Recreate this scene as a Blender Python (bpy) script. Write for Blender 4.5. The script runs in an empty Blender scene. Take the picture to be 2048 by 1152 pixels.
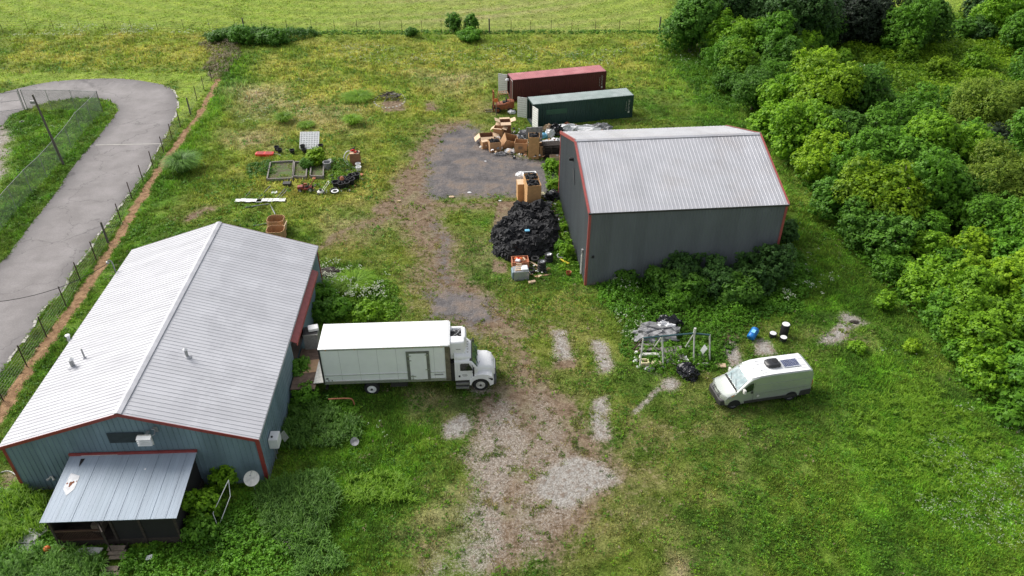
import bpy, bmesh, math, random
import numpy as np
from mathutils import Vector, Matrix
from mathutils.geometry import tessellate_polygon

SC = bpy.context.scene
COL = SC.collection
R = math.radians
random.seed(7)
RNG = np.random.default_rng(11)

# ------------------------------------------------------------------ camera, sky, sun, exposure
CAM_F, CAM_PITCH, CAM_ROLL, CAM_H = 1535.12, R(35.0512), R(-0.1233), 35.542
cam_data = bpy.data.cameras.new("camera")
cam = bpy.data.objects.new("camera", cam_data)
COL.objects.link(cam)
cam_data.sensor_width = 36.0
cam_data.lens = CAM_F / 2048 * 36.0
cam_data.clip_start = 0.5
cam_data.clip_end = 9000
cam.location = (0, 0, CAM_H)
cam.rotation_euler = (Matrix.Rotation(R(90) - CAM_PITCH, 3, 'X') @ Matrix.Rotation(-CAM_ROLL, 3, 'Z')).to_euler()
SC.camera = cam

SUN_AZ = (-0.84, 0.54)          # towards the sun, seen from above
SUN_EL = R(43)
world = bpy.data.worlds.new("World")
SC.world = world
world.use_nodes = True
wn, wl = world.node_tree.nodes, world.node_tree.links
wn.clear()
sky = wn.new('ShaderNodeTexSky')
sky.sky_type = 'NISHITA'
sky.sun_disc = False
sky.sun_elevation = SUN_EL
sky.sun_rotation = math.atan2(SUN_AZ[0], SUN_AZ[1])
sky.air_density = 1.0
sky.dust_density = 3.0
hsv = wn.new('ShaderNodeHueSaturation')
hsv.inputs['Saturation'].default_value = 0.30      # thin cloud whitens the sky
bg = wn.new('ShaderNodeBackground')
bg.inputs['Strength'].default_value = 0.148
out = wn.new('ShaderNodeOutputWorld')
wl.new(sky.outputs[0], hsv.inputs['Color'])
wl.new(hsv.outputs[0], bg.inputs['Color'])
wl.new(bg.outputs[0], out.inputs['Surface'])

sun_data = bpy.data.lights.new("sun", 'SUN')
sun_data.energy = 2.55
sun_data.angle = R(28)
sun_data.color = (1.0, 0.965, 0.91)
sun = bpy.data.objects.new("sun", sun_data)
COL.objects.link(sun)
sd = Vector((SUN_AZ[0] * math.cos(SUN_EL), SUN_AZ[1] * math.cos(SUN_EL), math.sin(SUN_EL)))
sun.rotation_euler = sd.to_track_quat('Z', 'Y').to_euler()
sun.location = (-40, 90, 80)

SC.view_settings.view_transform = 'Standard'
SC.view_settings.look = 'None'
SC.view_settings.gamma = 1.0
SC.view_settings.exposure = 0.40

# ------------------------------------------------------------------ picture -> place
def at(px, py, z=0.0):
    X, Y = px - 1024, py - 576
    c, s = math.cos(CAM_ROLL), math.sin(CAM_ROLL)
    X, Y = X * c + Y * s, -X * s + Y * c
    r, u = X / CAM_F, -Y / CAM_F
    ct, st = math.cos(CAM_PITCH), math.sin(CAM_PITCH)
    t = (z - CAM_H) / (-st + u * ct)
    return Vector((r * t, (ct + u * st) * t, z))

def dist(p):
    return (Vector(p) - Vector((0, 0, CAM_H))).length

# ------------------------------------------------------------------ object helpers
def link(o):
    COL.objects.link(o)
    return o

def tag(o, label=None, cat=None, group=None, kind=None):
    if label: o['label'] = label
    if cat: o['category'] = cat
    if group: o['group'] = group
    if kind: o['kind'] = kind
    return o

def thing(name, label, cat, loc=(0, 0, 0), rz=0.0, group=None):
    o = bpy.data.objects.new(name, None)
    o.empty_display_size = 0.3
    o.location = loc
    o.rotation_euler = (0, 0, rz)
    link(o)
    return tag(o, label, cat, group)

def kids(o):
    return [c for c in bpy.data.objects if c.parent == o]

def copy_tree(o, parent=None):
    c = o.copy()
    COL.objects.link(c)
    c.parent = parent
    if parent is not None:
        c.matrix_parent_inverse = o.matrix_parent_inverse.copy()
    for ch in kids(o):
        if ch != c:
            copy_tree(ch, c)
    return c

class MB:
    """collects shapes, then links them as ONE mesh object"""
    def __init__(self):
        self.v, self.f, self.m = [], [], []
        self.mi = 0
        self.M = None
    def add(self, vs, fs):
        b = len(self.v)
        if self.M is not None:
            vs = [self.M @ Vector(p) for p in vs]
        self.v.extend([tuple(p) for p in vs])
        self.f.extend([tuple(b + i for i in f) for f in fs])
        self.m.extend([self.mi] * len(fs))
        return self
    def box(self, x0, x1, y0, y1, z0, z1, M=None):
        vs = [(x0, y0, z0), (x1, y0, z0), (x1, y1, z0), (x0, y1, z0), (x0, y0, z1), (x1, y0, z1), (x1, y1, z1), (x0, y1, z1)]
        if M is not None: vs = [M @ Vector(p) for p in vs]
        return self.add(vs, [(0, 3, 2, 1), (4, 5, 6, 7), (0, 1, 5, 4), (1, 2, 6, 5), (2, 3, 7, 6), (3, 0, 4, 7)])
    def tube(self, p, q, r0, r1=None, n=8, cap=True):
        r1 = r0 if r1 is None else r1
        p, q = Vector(p), Vector(q)
        d = (q - p).normalized()
        a = d.orthogonal().normalized(); b = d.cross(a)
        vs = []
        for c, r in ((p, r0), (q, r1)):
            for k in range(n):
                t = 2 * math.pi * k / n
                vs.append(c + a * math.cos(t) * r + b * math.sin(t) * r)
        fs = [(k, (k + 1) % n, n + (k + 1) % n, n + k) for k in range(n)]
        if cap: fs += [tuple(range(n - 1, -1, -1)), tuple(range(n, 2 * n))]
        return self.add(vs, fs)
    def path(self, pts, r, n=6):
        for a, b in zip(pts[:-1], pts[1:]): self.tube(a, b, r, r, n)
        return self
    def poly(self, pts):
        return self.add(pts, [tuple(range(len(pts)))])
    def prism(self, pts, d):
        """pts: planar outline (3-D), d: thickness vector"""
        n = len(pts); d = Vector(d)
        a = [Vector(p) for p in pts]; b = [p + d for p in a]
        tris = tessellate_polygon([a])
        fs = [tuple(t) for t in tris] + [tuple(n + i for i in reversed(t)) for t in tris]
        fs += [(i, (i + 1) % n, n + (i + 1) % n, n + i) for i in range(n)]
        return self.add(a + b, fs)
    def lathe(self, prof, c=(0, 0, 0), n=20, ax='z'):
        vs, fs = [], []
        for r, z in prof:
            for k in range(n):
                t = 2 * math.pi * k / n
                if ax == 'z': p = (r * math.cos(t), r * math.sin(t), z)
                elif ax == 'y': p = (r * math.cos(t), z, r * math.sin(t))
                else: p = (z, r * math.cos(t), r * math.sin(t))
                vs.append((p[0] + c[0], p[1] + c[1], p[2] + c[2]))
        for i in range(len(prof) - 1):
            for k in range(n):
                fs.append((i * n + k, i * n + (k + 1) % n, (i + 1) * n + (k + 1) % n, (i + 1) * n + k))
        return self.add(vs, fs)
    def loft(self, rings, cap=True):
        n = len(rings[0]); vs = [p for r in rings for p in r]; fs = []
        for i in range(len(rings) - 1):
            for k in range(n):
                fs.append((i * n + k, i * n + (k + 1) % n, (i + 1) * n + (k + 1) % n, (i + 1) * n + k))
        if cap:
            fs.append(tuple(range(n - 1, -1, -1))); fs.append(tuple((len(rings) - 1) * n + k for k in range(n)))
        return self.add(vs, fs)
    def build(self, name, mat, parent=None, bevel=0, smooth=False, loc=None, rz=0, recalc=True, seg=2):
        me = bpy.data.meshes.new(name)
        me.from_pydata(self.v, [], self.f)
        mats = mat if isinstance(mat, (list, tuple)) else [mat]
        for m in mats: me.materials.append(m)
        if len(mats) > 1: me.polygons.foreach_set('material_index', self.m)
        if recalc:
            bm = bmesh.new(); bm.from_mesh(me)
            bmesh.ops.recalc_face_normals(bm, faces=bm.faces)
            bm.to_mesh(me); bm.free()
        if smooth:
            me.polygons.foreach_set('use_smooth', [True] * len(me.polygons))
            if hasattr(me, 'set_sharp_from_angle'): me.set_sharp_from_angle(angle=R(35))
        me.update()
        o = bpy.data.objects.new(name, me)
        link(o)
        if parent is not None: o.parent = parent
        if loc is not None: o.location = loc; o.rotation_euler = (0, 0, rz)
        if bevel:
            md = o.modifiers.new('bevel', 'BEVEL'); md.width = bevel; md.segments = seg; md.limit_method = 'ANGLE'; md.angle_limit = R(40)
        return o

def single(o, label, cat, group=None, kind=None):
    return tag(o, label, cat, group, kind)

def fast_mesh(name, verts, faces_n, mat, attrs=None, parent=None):
    """verts (N,3) array; faces are consecutive runs of faces_n vertices"""
    n = len(verts); nf = n // faces_n
    me = bpy.data.meshes.new(name)
    me.vertices.add(n); me.loops.add(n); me.polygons.add(nf)
    me.vertices.foreach_set('co', np.ascontiguousarray(verts, dtype=np.float32).ravel())
    me.loops.foreach_set('vertex_index', np.arange(n, dtype=np.int32))
    me.polygons.foreach_set('loop_start', np.arange(0, n, faces_n, dtype=np.int32))
    me.polygons.foreach_set('loop_total', np.full(nf, faces_n, dtype=np.int32))
    for k, a in (attrs or {}).items():
        if a.ndim == 2:
            at_ = me.attributes.new(k, 'FLOAT_COLOR', 'POINT')
            if a.shape[1] == 3: a = np.concatenate([a, np.ones((len(a), 1))], 1)
            at_.data.foreach_set('color', a.astype(np.float32).ravel())
        else:
            at_ = me.attributes.new(k, 'FLOAT', 'POINT')
            at_.data.foreach_set('value', a.astype(np.float32))
    for m in (mat if isinstance(mat, (list, tuple)) else [mat]): me.materials.append(m)
    me.update(calc_edges=True)
    o = bpy.data.objects.new(name, me)
    link(o)
    if parent is not None: o.parent = parent
    return o

# ------------------------------------------------------------------ noise on arrays
_T = np.random.default_rng(5).random((256, 256))
def vn(x, y, s, seed=0):
    x = np.asarray(x) / s + seed * 17.31; y = np.asarray(y) / s + seed * 9.77
    xi = np.floor(x).astype(int); yi = np.floor(y).astype(int)
    fx = x - xi; fy = y - yi
    fx = fx * fx * (3 - 2 * fx); fy = fy * fy * (3 - 2 * fy)
    g = lambda a, b: _T[a % 256, b % 256]
    return (g(xi, yi) * (1 - fx) + g(xi + 1, yi) * fx) * (1 - fy) + (g(xi, yi + 1) * (1 - fx) + g(xi + 1, yi + 1) * fx) * fy
def fbm(x, y, s, seed=0, n=4):
    v = 0; a = 1; t = 0
    for i in range(n):
        v = v + a * vn(x, y, s / 2 ** i, seed + i); t += a; a *= 0.55
    return v / t

def sdf(poly, x, y):
    """signed distance, positive inside; poly: list of 2-D world points"""
    P = np.array([(p[0], p[1]) for p in poly], dtype=float)
    d2 = np.full(x.shape, 1e18); ins = np.zeros(x.shape, dtype=bool)
    n = len(P)
    for i in range(n):
        a, b = P[i], P[(i + 1) % n]
        e = b - a
        t = np.clip(((x - a[0]) * e[0] + (y - a[1]) * e[1]) / max(e @ e, 1e-9), 0, 1)
        d2 = np.minimum(d2, (x - a[0] - t * e[0]) ** 2 + (y - a[1] - t * e[1]) ** 2)
        c = ((a[1] > y) != (b[1] > y))
        with np.errstate(divide='ignore', invalid='ignore'):
            xx = (b[0] - a[0]) * (y - a[1]) / (b[1] - a[1]) + a[0]
        ins ^= c & (x < xx)
    d = np.sqrt(d2)
    return np.where(ins, d, -d)
def linedist(pts, x, y):
    d2 = np.full(x.shape, 1e18)
    for a, b in zip(pts[:-1], pts[1:]):
        e = (b[0] - a[0], b[1] - a[1]); L = max(e[0] ** 2 + e[1] ** 2, 1e-9)
        t = np.clip(((x - a[0]) * e[0] + (y - a[1]) * e[1]) / L, 0, 1)
        d2 = np.minimum(d2, (x - a[0] - t * e[0]) ** 2 + (y - a[1] - t * e[1]) ** 2)
    return np.sqrt(d2)
def W(pxs): return [tuple(at(*p)[:2]) for p in pxs]
def smooth_line(pts, k=6):
    P = [Vector(p) for p in pts]; o = []
    for i in range(len(P) - 1):
        a, b, c, d = P[max(i - 1, 0)], P[i], P[i + 1], P[min(i + 2, len(P) - 1)]
        for j in range(k):
            t = j / k
            o.append(0.5 * ((2 * b) + (c - a) * t + (2 * a - 5 * b + 4 * c - d) * t * t + (3 * b - a - 3 * c + d) * t ** 3))
    o.append(P[-1])
    return o

# ------------------------------------------------------------------ materials
def mat_base(name):
    m = bpy.data.materials.new(name); m.use_nodes = True
    nt = m.node_tree; b = nt.nodes['Principled BSDF']
    return m, nt, b
def N(nt, t, **kw):
    n = nt.nodes.new(t)
    for k, v in kw.items(): setattr(n, k, v)
    return n
def pm(name, col, rough=0.6, metal=0.0, var=0.12, scale=3.0, col2=None, amt=0.5, bump=0.0, bscale=20.0, spec=None, detail=5.0, stretch=None, lo=0.42, hi=0.62, coat=0.0, panel=None, splash=0.0):
    """principled surface with mottled value and, optionally, a second colour in patches"""
    m, nt, b = mat_base(name)
    tc = N(nt, 'ShaderNodeTexCoord'); mp = N(nt, 'ShaderNodeMapping')
    nt.links.new(tc.outputs['Object'], mp.inputs['Vector'])
    if stretch: mp.inputs['Scale'].default_value = stretch
    n1 = N(nt, 'ShaderNodeTexNoise'); n1.inputs['Scale'].default_value = scale; n1.inputs['Detail'].default_value = detail
    nt.links.new(mp.outputs[0], n1.inputs['Vector'])
    mr = N(nt, 'ShaderNodeMapRange'); mr.inputs['From Min'].default_value = 0.3; mr.inputs['From Max'].default_value = 0.7
    mr.inputs['To Min'].default_value = 1 - var; mr.inputs['To Max'].default_value = 1 + var
    nt.links.new(n1.outputs['Fac'], mr.inputs['Value'])
    src = None
    if col2:
        n2 = N(nt, 'ShaderNodeTexNoise'); n2.inputs['Scale'].default_value = scale * 0.45; n2.inputs['Detail'].default_value = 6; n2.inputs['Roughness'].default_value = 0.65
        nt.links.new(mp.outputs[0], n2.inputs['Vector'])
        r2 = N(nt, 'ShaderNodeMapRange'); r2.inputs['From Min'].default_value = lo; r2.inputs['From Max'].default_value = hi; r2.inputs['To Max'].default_value = amt
        nt.links.new(n2.outputs['Fac'], r2.inputs['Value'])
        mx = N(nt, 'ShaderNodeMix', data_type='RGBA')
        mx.inputs['A'].default_value = (*col, 1); mx.inputs['B'].default_value = (*col2, 1)
        nt.links.new(r2.outputs[0], mx.inputs['Factor']); src = mx.outputs['Result']
    mul = N(nt, 'ShaderNodeMix', data_type='RGBA', blend_type='MULTIPLY'); mul.inputs['Factor'].default_value = 1
    if src: nt.links.new(src, mul.inputs['A'])
    else: mul.inputs['A'].default_value = (*col, 1)
    nt.links.new(mr.outputs[0], mul.inputs['B'])
    last = mul.outputs['Result']
    if panel or splash:
        sx = N(nt, 'ShaderNodeSeparateXYZ'); nt.links.new(tc.outputs['Object'], sx.inputs[0])
    if panel:      # each rolled sheet has aged a little differently
        def mm(op, p, q):
            n = N(nt, 'ShaderNodeMath', operation=op)
            for k_, v_ in enumerate((p, q)):
                if v_ is None: continue
                if isinstance(v_, (int, float)): n.inputs[k_].default_value = v_
                else: nt.links.new(v_, n.inputs[k_])
            return n.outputs[0]
        w_ = mm('FLOOR', mm('MULTIPLY', mm('ADD', mm('MULTIPLY', sx.outputs[0], panel[0]), mm('MULTIPLY', sx.outputs[1], panel[1])), 1 / 0.915), None)
        wn_ = N(nt, 'ShaderNodeTexWhiteNoise', noise_dimensions='1D'); nt.links.new(w_, wn_.inputs['W'])
        pr = N(nt, 'ShaderNodeMapRange'); pr.inputs['To Min'].default_value = 1 - panel[2]; pr.inputs['To Max'].default_value = 1 + panel[2]; nt.links.new(wn_.outputs['Value'], pr.inputs['Value'])
        m5 = N(nt, 'ShaderNodeMix', data_type='RGBA', blend_type='MULTIPLY'); m5.inputs['Factor'].default_value = 1
        nt.links.new(last, m5.inputs['A']); nt.links.new(pr.outputs[0], m5.inputs['B']); last = m5.outputs['Result']
    if splash:     # mud thrown up along the foot of the wall
        ns = N(nt, 'ShaderNodeTexNoise'); ns.inputs['Scale'].default_value = 2.2; ns.inputs['Detail'].default_value = 6; nt.links.new(tc.outputs['Object'], ns.inputs['Vector'])
        ad = N(nt, 'ShaderNodeMath', operation='MULTIPLY_ADD'); nt.links.new(ns.outputs['Fac'], ad.inputs[0]); ad.inputs[1].default_value = 2.4; ad.inputs[2].default_value = -0.75
        sb = N(nt, 'ShaderNodeMath', operation='SUBTRACT'); nt.links.new(ad.outputs[0], sb.inputs[0]); nt.links.new(sx.outputs[2], sb.inputs[1])
        cl = N(nt, 'ShaderNodeMath', operation='MULTIPLY'); cl.use_clamp = True; nt.links.new(sb.outputs[0], cl.inputs[0]); cl.inputs[1].default_value = splash
        m6 = N(nt, 'ShaderNodeMix', data_type='RGBA'); nt.links.new(last, m6.inputs['A']); m6.inputs['B'].default_value = (0.20, 0.16, 0.12, 1); nt.links.new(cl.outputs[0], m6.inputs['Factor']); last = m6.outputs['Result']
    nt.links.new(last, b.inputs['Base Color'])
    b.inputs['Roughness'].default_value = rough; b.inputs['Metallic'].default_value = metal
    if coat: b.inputs['Coat Weight'].default_value = coat; b.inputs['Coat Roughness'].default_value = 0.08
    if spec is not None: b.inputs['Specular IOR Level'].default_value = spec
    if bump:
        n3 = N(nt, 'ShaderNodeTexNoise'); n3.inputs['Scale'].default_value = bscale; n3.inputs['Detail'].default_value = 4
        nt.links.new(mp.outputs[0], n3.inputs['Vector'])
        bp = N(nt, 'ShaderNodeBump'); bp.inputs['Strength'].default_value = bump; bp.inputs['Distance'].default_value = 0.05
        nt.links.new(n3.outputs['Fac'], bp.inputs['Height']); nt.links.new(bp.outputs[0], b.inputs['Normal'])
    return m

def leaf_mat(name, c1, c2, trans=0.35, rough=0.5, up=False):
    """leaf colour runs from c1 to c2 by each leaf's own tint"""
    m, nt, b = mat_base(name)
    a = N(nt, 'ShaderNodeAttribute', attribute_name='tint')
    oi = N(nt, 'ShaderNodeObjectInfo')
    mx = N(nt, 'ShaderNodeMix', data_type='RGBA'); mx.inputs['A'].default_value = (*c1, 1); mx.inputs['B'].default_value = (*c2, 1)
    nt.links.new(a.outputs['Fac'], mx.inputs['Factor'])
    mr = N(nt, 'ShaderNodeMapRange'); mr.inputs['To Min'].default_value = 0.85; mr.inputs['To Max'].default_value = 1.15
    nt.links.new(oi.outputs['Random'], mr.inputs['Value'])
    mul = N(nt, 'ShaderNodeMix', data_type='RGBA', blend_type='MULTIPLY'); mul.inputs['Factor'].default_value = 1
    nt.links.new(mx.outputs['Result'], mul.inputs['A']); nt.links.new(mr.outputs[0], mul.inputs['B'])
    nt.links.new(mul.outputs['Result'], b.inputs['Base Color'])
    b.inputs['Roughness'].default_value = rough; b.inputs['Specular IOR Level'].default_value = 0.25
    if up:   # blades round over along their width, so they catch the light from above
        ge = N(nt, 'ShaderNodeNewGeometry'); vm = N(nt, 'ShaderNodeVectorMath', operation='MULTIPLY_ADD')
        nt.links.new(ge.outputs['Normal'], vm.inputs[0]); vm.inputs[1].default_value = (0.6, 0.6, 0.6); vm.inputs[2].default_value = (0, 0, 0.7)
        vz = N(nt, 'ShaderNodeVectorMath', operation='NORMALIZE'); nt.links.new(vm.outputs[0], vz.inputs[0]); nt.links.new(vz.outputs[0], b.inputs['Normal'])
    tr = N(nt, 'ShaderNodeBsdfTranslucent'); nt.links.new(mul.outputs['Result'], tr.inputs['Color'])
    ms = N(nt, 'ShaderNodeMixShader'); ms.inputs[0].default_value = trans
    nt.links.new(b.outputs[0], ms.inputs[1]); nt.links.new(tr.outputs[0], ms.inputs[2])
    nt.links.new(ms.outputs[0], nt.nodes['Material Output'].inputs['Surface'])
    return m
def attr_mat(name, trans=0.3):
    m, nt, b = mat_base(name)
    a = N(nt, 'ShaderNodeAttribute', attribute_name='col')
    nt.links.new(a.outputs['Color'], b.inputs['Base Color'])
    b.inputs['Roughness'].default_value = 0.75; b.inputs['Specular IOR Level'].default_value = 0.15
    # blades are far thinner than they are modelled: shade each mostly like the turf it belongs to
    ge = N(nt, 'ShaderNodeNewGeometry'); vm = N(nt, 'ShaderNodeVectorMath', operation='MULTIPLY_ADD')
    nt.links.new(ge.outputs['Normal'], vm.inputs[0]); vm.inputs[1].default_value = (0.45, 0.45, 0.45); vm.inputs[2].default_value = (0, 0, 0.9)
    vz = N(nt, 'ShaderNodeVectorMath', operation='NORMALIZE'); nt.links.new(vm.outputs[0], vz.inputs[0]); nt.links.new(vz.outputs[0], b.inputs['Normal'])
    tr = N(nt, 'ShaderNodeBsdfTranslucent'); nt.links.new(a.outputs['Color'], tr.inputs['Color'])
    ms = N(nt, 'ShaderNodeMixShader'); ms.inputs[0].default_value = trans
    nt.links.new(b.outputs[0], ms.inputs[1]); nt.links.new(tr.outputs[0], ms.inputs[2])
    nt.links.new(ms.outputs[0], nt.nodes['Material Output'].inputs['Surface'])
    return m

M = {}
M['white_paint'] = pm('white_paint', (0.80, 0.80, 0.80), 0.28, var=0.03, coat=0.3)
M['box_white'] = pm('box_white', (0.78, 0.80, 0.78), 0.35, var=0.04, scale=1.2)
M['white_roof'] = pm('white_roof', (0.82, 0.82, 0.81), 0.5, var=0.04, scale=0.8)
M['alu'] = pm('aluminium', (0.50, 0.50, 0.48), 0.35, 0.7, var=0.15, scale=8)
M['steel_grey'] = pm('steel_grey', (0.30, 0.30, 0.30), 0.5, 0.4, var=0.15, scale=6)
M['dark_frame'] = pm('dark_frame', (0.035, 0.033, 0.032), 0.6, var=0.2)
M['rubber'] = pm('rubber', (0.018, 0.018, 0.019), 0.75, var=0.3, scale=12, bump=0.3, bscale=30)
M['black'] = pm('black_plastic', (0.011, 0.011, 0.013), 0.75, var=0.3, scale=10)
M['glass'] = pm('dark_glass', (0.012, 0.020, 0.018), 0.05, var=0.2, spec=0.8, coat=0.5)
M['green_glass'] = pm('windscreen_glass', (0.03, 0.085, 0.070), 0.06, var=0.5, scale=2.5, spec=0.9, coat=0.6)
M['sunshade'] = pm('windscreen_with_sunshade', (0.22, 0.28, 0.29), 0.35, 0.0, var=0.35, scale=5, col2=(0.10, 0.19, 0.21), amt=0.9, coat=0.15)
M['amber'] = pm('amber_lens', (0.6, 0.25, 0.05), 0.3)
M['lens'] = pm('lamp_lens', (0.35, 0.36, 0.37), 0.1, 0.3, var=0.3, scale=20)
M['chrome'] = pm('bright_metal', (0.72, 0.72, 0.72), 0.25, 0.6, var=0.1)
M['roof_l'] = pm('galvanised_roof', (0.45, 0.45, 0.475), 0.6, 0.0, var=0.09, scale=1.4, col2=(0.42, 0.42, 0.445), amt=0.8, lo=0.50, hi=0.60, detail=6, stretch=(0.22, 1.6, 1), panel=(0, 1, .035))
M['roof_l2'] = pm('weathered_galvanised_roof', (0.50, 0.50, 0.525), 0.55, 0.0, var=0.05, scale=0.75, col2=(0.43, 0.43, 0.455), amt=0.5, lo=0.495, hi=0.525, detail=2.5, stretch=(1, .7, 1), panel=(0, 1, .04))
M['roof_r'] = pm('grey_metal_roof', (0.43, 0.43, 0.455), 0.5, 0.15, var=0.07, scale=0.6, col2=(0.40, 0.375, 0.37), amt=0.6, detail=8, lo=0.48, hi=0.7, panel=(1, 0, .045))
M['wall_blue'] = pm('blue_grey_steel', (0.170, 0.240, 0.285), 0.5, 0.0, var=0.13, scale=0.8, col2=(0.115, 0.165, 0.195), amt=0.7, stretch=(1, 1, 0.35), panel=(1, 1, .08), splash=.8)
M['wall_grey'] = pm('grey_steel', (0.125, 0.138, 0.150), 0.55, 0.0, var=0.10, scale=0.9, stretch=(1, 1, 0.3), panel=(1, 1, .07), splash=.9)
M['trim_red'] = pm('red_trim', (0.26, 0.045, 0.040), 0.5, var=0.15, scale=4)
M['trim_red2'] = pm('faded_red_trim', (0.33, 0.075, 0.068), 0.5, var=0.15, scale=4)
M['tin'] = pm('tin_roof', (0.30, 0.355, 0.42), 0.6, 0.0, var=0.10, scale=1.3, stretch=(2.2, 0.18, 1), col2=(0.28, 0.34, 0.40), amt=0.8)
M['rust'] = pm('rust', (0.20, 0.07, 0.03), 0.85, var=0.3, scale=15)
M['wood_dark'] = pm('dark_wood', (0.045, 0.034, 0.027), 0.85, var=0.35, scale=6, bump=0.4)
M['wood'] = pm('weathered_wood', (0.25, 0.20, 0.15), 0.85, var=0.3, scale=7, bump=0.4, stretch=(1, 4, 4))
M['wood_grey'] = pm('grey_wood', (0.22, 0.20, 0.18), 0.9, var=0.35, scale=7, bump=0.4, stretch=(1, 4, 4))
M['plywood'] = pm('plywood', (0.46, 0.29, 0.17), 0.8, var=0.12, scale=4)
M['card'] = pm('cardboard', (0.43, 0.25, 0.125), 0.85, var=0.10, scale=3)
M['card_light'] = pm('cardboard_flap', (0.60, 0.44, 0.29), 0.85, var=0.10, scale=3)
M['card_orange'] = pm('cardboard_tan', (0.50, 0.285, 0.12), 0.85, var=0.12, scale=3)
M['card_dark'] = pm('cardboard_brown', (0.24, 0.12, 0.06), 0.85, var=0.12, scale=3)
M['print'] = pm('faded_print', (0.22, 0.15, 0.10), 0.85)
M['concrete'] = pm('concrete', (0.42, 0.40, 0.36), 0.9, var=0.15, scale=2, bump=0.3)
M['concrete_dark'] = pm('stained_concrete', (0.20, 0.16, 0.13), 0.9, var=0.3, scale=1.5, bump=0.3)
M['white_plastic'] = pm('white_plastic', (0.78, 0.78, 0.77), 0.4, var=0.06)
M['dirty_white'] = pm('dirty_white', (0.55, 0.54, 0.50), 0.6, var=0.2, scale=5)
M['cream'] = pm('cream_plastic', (0.68, 0.60, 0.36), 0.5, var=0.1)
M['red'] = pm('red_plastic', (0.62, 0.03, 0.02), 0.4, var=0.12)
M['orange_paint'] = pm('orange_paint', (0.36, 0.10, 0.035), 0.6, var=0.2, scale=5, col2=(0.16, 0.06, 0.03), amt=0.8)
M['orange'] = pm('orange_plastic', (0.70, 0.17, 0.04), 0.5)
M['blue'] = pm('blue_plastic', (0.010, 0.16, 0.48), 0.35, var=0.2)
M['sky_blue'] = pm('pale_blue_plastic', (0.20, 0.55, 0.78), 0.5, var=0.1)
M['yellow'] = pm('yellow_plastic', (0.72, 0.55, 0.05), 0.5, var=0.1)
M['tarp_grey'] = pm('grey_sheet', (0.22, 0.22, 0.225), 0.6, var=0.5, scale=2.5, bump=0.6, bscale=6)
M['bag_black'] = pm('black_bag', (0.012, 0.012, 0.016), 0.22, var=0.3, bump=0.8, bscale=7)
M['film'] = pm('white_film', (0.70, 0.70, 0.71), 0.35, var=0.08, bump=0.7, bscale=5)
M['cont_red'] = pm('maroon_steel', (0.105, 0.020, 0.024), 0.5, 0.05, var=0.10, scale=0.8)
M['cont_red_top'] = pm('pale_maroon_roof', (0.40, 0.145, 0.155), 0.6, var=0.14, scale=1.2, col2=(0.58, 0.30, 0.30), amt=0.5, lo=0.55, hi=0.7)  # roof colour, much paler than the maroon sides
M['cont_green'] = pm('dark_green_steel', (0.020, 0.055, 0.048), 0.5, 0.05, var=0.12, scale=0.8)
M['cont_green_top'] = pm('pale_green_roof', (0.30, 0.345, 0.335), 0.6, var=0.14, scale=1.2, col2=(0.22, 0.28, 0.26), amt=0.6)  # roof colour, paler and greyer than the green sides
M['cont_in'] = pm('container_lining', (0.12, 0.12, 0.12), 0.7, var=0.2)
M['door_white'] = pm('door_lining_white', (0.82, 0.82, 0.78), 0.55, var=0.1)
M['patch_green'] = pm('painted_out_green', (0.030, 0.095, 0.055), 0.6)
M['patch_red'] = pm('painted_out_red', (0.14, 0.035, 0.025), 0.6)
M['solar'] = pm('solar_cell', (0.035, 0.045, 0.12), 0.12, var=0.2, coat=0.6)
M['solar_line'] = pm('solar_grid', (0.5, 0.52, 0.56), 0.4)
M['unit_black'] = pm('roof_unit_black', (0.022, 0.022, 0.025), 0.38, var=0.15)
M['post_rust'] = pm('rusty_post', (0.075, 0.045, 0.032), 0.85, var=0.3, scale=10)
M['mesh_wire'] = pm('galvanised_mesh', (0.34, 0.36, 0.35), 0.5, 0.3)
M['wire'] = pm('dull_wire', (0.16, 0.15, 0.14), 0.6, 0.5)
M['galv'] = pm('galvanised_pipe', (0.30, 0.31, 0.31), 0.45, 0.5, var=0.1)
M['pole_wood'] = pm('pole_wood', (0.12, 0.105, 0.09), 0.9, var=0.25, scale=6, stretch=(3, 3, 0.3))
M['teal'] = pm('teal_pipe', (0.030, 0.085, 0.095), 0.6)
M['terracotta'] = pm('terracotta', (0.45, 0.17, 0.09), 0.8)
M['leaf_bright'] = leaf_mat('leaf_bright', (0.075, 0.20, 0.011), (0.27, 0.49, 0.025), 0.45)
M['leaf_lime'] = leaf_mat('leaf_lime', (0.085, 0.20, 0.010), (0.34, 0.53, 0.022), 0.45)
M['leaf_mid'] = leaf_mat('leaf_mid', (0.055, 0.160, 0.013), (0.180, 0.40, 0.030), 0.45)
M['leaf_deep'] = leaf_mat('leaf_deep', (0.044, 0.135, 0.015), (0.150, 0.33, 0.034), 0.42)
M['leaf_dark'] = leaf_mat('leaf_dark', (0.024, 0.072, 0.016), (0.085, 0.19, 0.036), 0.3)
M['leaf_brown'] = leaf_mat('leaf_very_dark', (0.010, 0.018, 0.009), (0.030, 0.050, 0.022), 0.15)  # near-black green leaves
M['leaf_willow'] = leaf_mat('leaf_willow', (0.10, 0.19, 0.018), (0.29, 0.40, 0.045), 0.45)
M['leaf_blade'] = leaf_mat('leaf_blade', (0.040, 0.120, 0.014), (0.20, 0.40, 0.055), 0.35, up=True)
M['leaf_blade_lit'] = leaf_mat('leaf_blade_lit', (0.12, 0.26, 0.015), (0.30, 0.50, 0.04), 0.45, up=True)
M['leaf_dead'] = leaf_mat('leaf_dead', (0.15, 0.125, 0.06), (0.36, 0.29, 0.18), 0.3)
M['petal'] = leaf_mat('petal', (0.35, 0.40, 0.25), (0.66, 0.70, 0.55), 0.3)
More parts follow.
